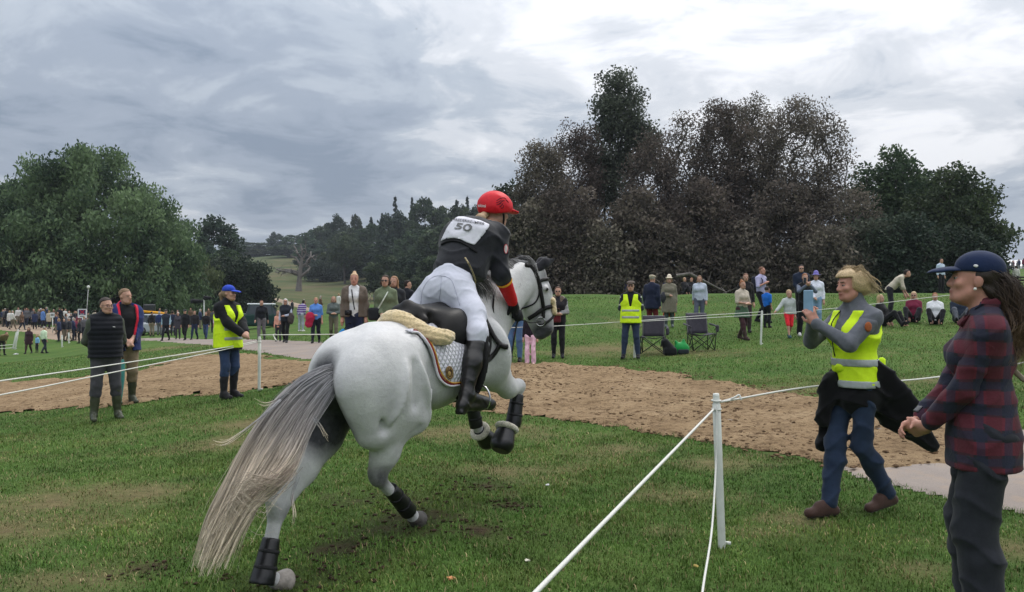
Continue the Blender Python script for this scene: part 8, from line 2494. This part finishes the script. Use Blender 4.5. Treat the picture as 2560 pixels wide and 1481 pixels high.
def crowd_copy(k, x, y, rz, label, ti, bi, hi, sc=1.0):
    src = PR[k]; r = src.copy(); COL.objects.link(r); r.location = (x, y, gz1(x, y)); r.rotation_euler = (0, 0, rz); r.scale = (sc,) * 3
    r['label'] = label; r['category'] = 'person'; r['group'] = 'far crowd'
    for ch in src.children:
        if ch.name.startswith('eye'): continue
        c = ch.copy(); COL.objects.link(c); c.parent = r
        nm = ch.name.split('.')[0]; mt = {'top': PALM[ti], 'trousers': TRM[bi], 'hair': HRM[hi]}.get(nm)
        if mt is not None: c.material_slots[0].link = 'OBJECT'; c.material_slots[0].material = mt
seen = {}
cr_ = np.random.default_rng(404)
def place(px, d, zone, rows, k=None):
    x = (px - 1280) / F_PX * d
    k = int(cr_.integers(0, 4)) if k is None else k
    ti = int(cr_.choice(len(PAL), p=[.24, .16, .12, .08, .10, .09, .07, .04, .06, .04])); bi = int(cr_.choice(3, p=[.42, .42, .16])); hi = int(cr_.integers(0, 4))
    lab = '%s haired person in %s top and %s %s' % (HRN[hi], PAL[ti][1], TRN[bi], zone)
    if lab in seen:
        for h2 in range(4):
            for b2 in range(3):
                for t2 in range(len(PAL)):
                    l2 = '%s haired person in %s top and %s %s' % (HRN[h2], PAL[t2][1], TRN[b2], zone)
                    if l2 not in seen and lab in seen: lab, hi, bi, ti = l2, h2, b2, t2
    seen[lab] = 1
    crowd_copy(k, x, d, cr_.uniform(0, 6.28), lab, ti, bi, hi, cr_.uniform(.94, 1.06))
for i in range(26): place(-12 + i * 5.6 + cr_.uniform(-3, 3), cr_.uniform(68, 84), 'in the far left crowd', 0)
for i in range(20): place(135 + i * 5.2 + cr_.uniform(-3, 3), cr_.uniform(62, 84), 'in the crowd near the signs', 0)
for i in range(8): place(150 + i * 10 + cr_.uniform(-4, 4), cr_.uniform(55, 61), 'standing before the crowd near the signs', 0)
for i in range(9): place(355 + i * 24 + cr_.uniform(-6, 6), cr_.uniform(62, 78), 'behind the road walkers', 0)
for i in range(7): place(600 + i * 42 + cr_.uniform(-10, 10), cr_.uniform(66, 88), 'on the meadow beyond the road', 0)
for i in range(8): place(905 + i * 7 + cr_.uniform(-3, 3), cr_.uniform(165, 185), 'tiny on the hillside', 0)
for i in range(9): place(2508 + i * 7 + cr_.uniform(-3, 3), cr_.uniform(118, 128), 'by the marquee', 0)
for q in PR:
    for ch in list(q.children):
        for g2 in list(ch.children): bpy.data.objects.remove(g2)
        bpy.data.objects.remove(ch)
    bpy.data.objects.remove(q)
# ------------------------------------------------------------------ birds, scraps
def bird(px, py, d, s, label):
    c = W(px, py, d); root = empty('bird', tuple(c), .6)
    f = Field(); f.cone((-.16 * s, 0, 0), (.12 * s, 0, .01), .03 * s, .05 * s, .03); f.ell((.18 * s, 0, .03 * s), (.05 * s, .04 * s, .04 * s), None, .02); fobj('body', f, .025 * s, BLACKT, root)
    for q in (-1, 1):
        mesh_obj('wing', [(.08 * s, q * .03 * s, .02 * s), (-.06 * s, q * .03 * s, .02 * s), (-.03 * s, q * .28 * s, .12 * s), (.05 * s, q * .28 * s, .13 * s), (-.08 * s, q * .52 * s, .04 * s), (.08 * s, q * .03 * s, .035 * s), (.05 * s, q * .28 * s, .145 * s)], [(0, 1, 2, 3), (3, 2, 4), (5, 0, 3, 6)], BLACKT, root, smooth=False)
    tag(root, label, 'bird')
bird(33, 415, 60, .42, 'small dark bird in the sky above the left willow')
bird(1041, 73, 70, .30, 'tiny dark bird high in the sky above the rider')
def scrap(px, py, r, mt, name, label, cat):
    b = hit(px, py); rg = np.random.default_rng(int(px)); n = 9
    t = np.linspace(0, 2 * math.pi, n, endpoint=False); rr = r * rg.uniform(.6, 1.2, n)
    v = [(0, 0, r * .5)] + [(math.cos(a) * q, math.sin(a) * q, rg.uniform(.0, r * .5)) for a, q in zip(t, rr)] + [(0, 0, r * .44)] + [(math.cos(a) * q, math.sin(a) * q, -r * .06) for a, q in zip(t, rr)]
    F = [(0, 1 + i, 1 + (i + 1) % n) for i in range(n)] + [(n + 1, n + 2 + (i + 1) % n, n + 2 + i) for i in range(n)] + [(1 + i, n + 2 + i, n + 2 + (i + 1) % n, 1 + (i + 1) % n) for i in range(n)]
    o = mesh_obj(name, v, F, mt, None, smooth=False); o.location = tuple(b + (0, 0, .02)); tag(o, label, cat)
scrap(1368, 1219, .018, WHITET, 'paper_scrap', 'white scrap of paper in the grass right of the forelegs', 'litter')
scrap(1318, 1410, .016, C(190, 186, 170, 'petal'), 'paper_scrap', 'pale scrap in the grass below the forelegs', 'litter')
scrap(1128, 1456, .026, C(190, 130, 90, 'dry_leaf'), 'fallen_leaf', 'orange brown fallen leaf in the grass below the horse', 'leaf')
scrap(1740, 1425, .018, C(150, 130, 70, 'yellow_leaf'), 'fallen_leaf', 'yellowish fallen leaf left of the nearest post foot', 'leaf')
scrap(40, 887, .14, WHITET, 'paper_scrap', 'white scrap on the left meadow near the leaning stakes', 'litter')
# ================================================================== thin haze in the air
def haze():
    m = bpy.data.materials.new('thin_haze'); m.use_nodes = True; t = m.node_tree; t.nodes.clear()
    o = t.nodes.new('ShaderNodeOutputMaterial'); v = t.nodes.new('ShaderNodeVolumePrincipled')
    v.inputs['Color'].default_value = (.80, .88, 1.0, 1); v.inputs['Density'].default_value = 0.00020; v.inputs['Anisotropy'].default_value = 0.2
    t.links.new(v.outputs[0], o.inputs['Volume'])
    x, y0, y1, z0, z1 = 3100, -3100, 3100, -80, 140
    V = [(-x, y0, z0), (x, y0, z0), (x, y1, z0), (-x, y1, z0), (-x, y0, z1), (x, y0, z1), (x, y1, z1), (-x, y1, z1)]
    b = mesh_obj('haze', V, [(3, 2, 1, 0), (4, 5, 6, 7), (0, 1, 5, 4), (1, 2, 6, 5), (2, 3, 7, 6), (3, 0, 4, 7)], m, None, smooth=False)
    tag(b, 'thin pale haze in the air over the park', 'haze', kind='stuff')
    scene.cycles.volume_bounces = 0
haze()
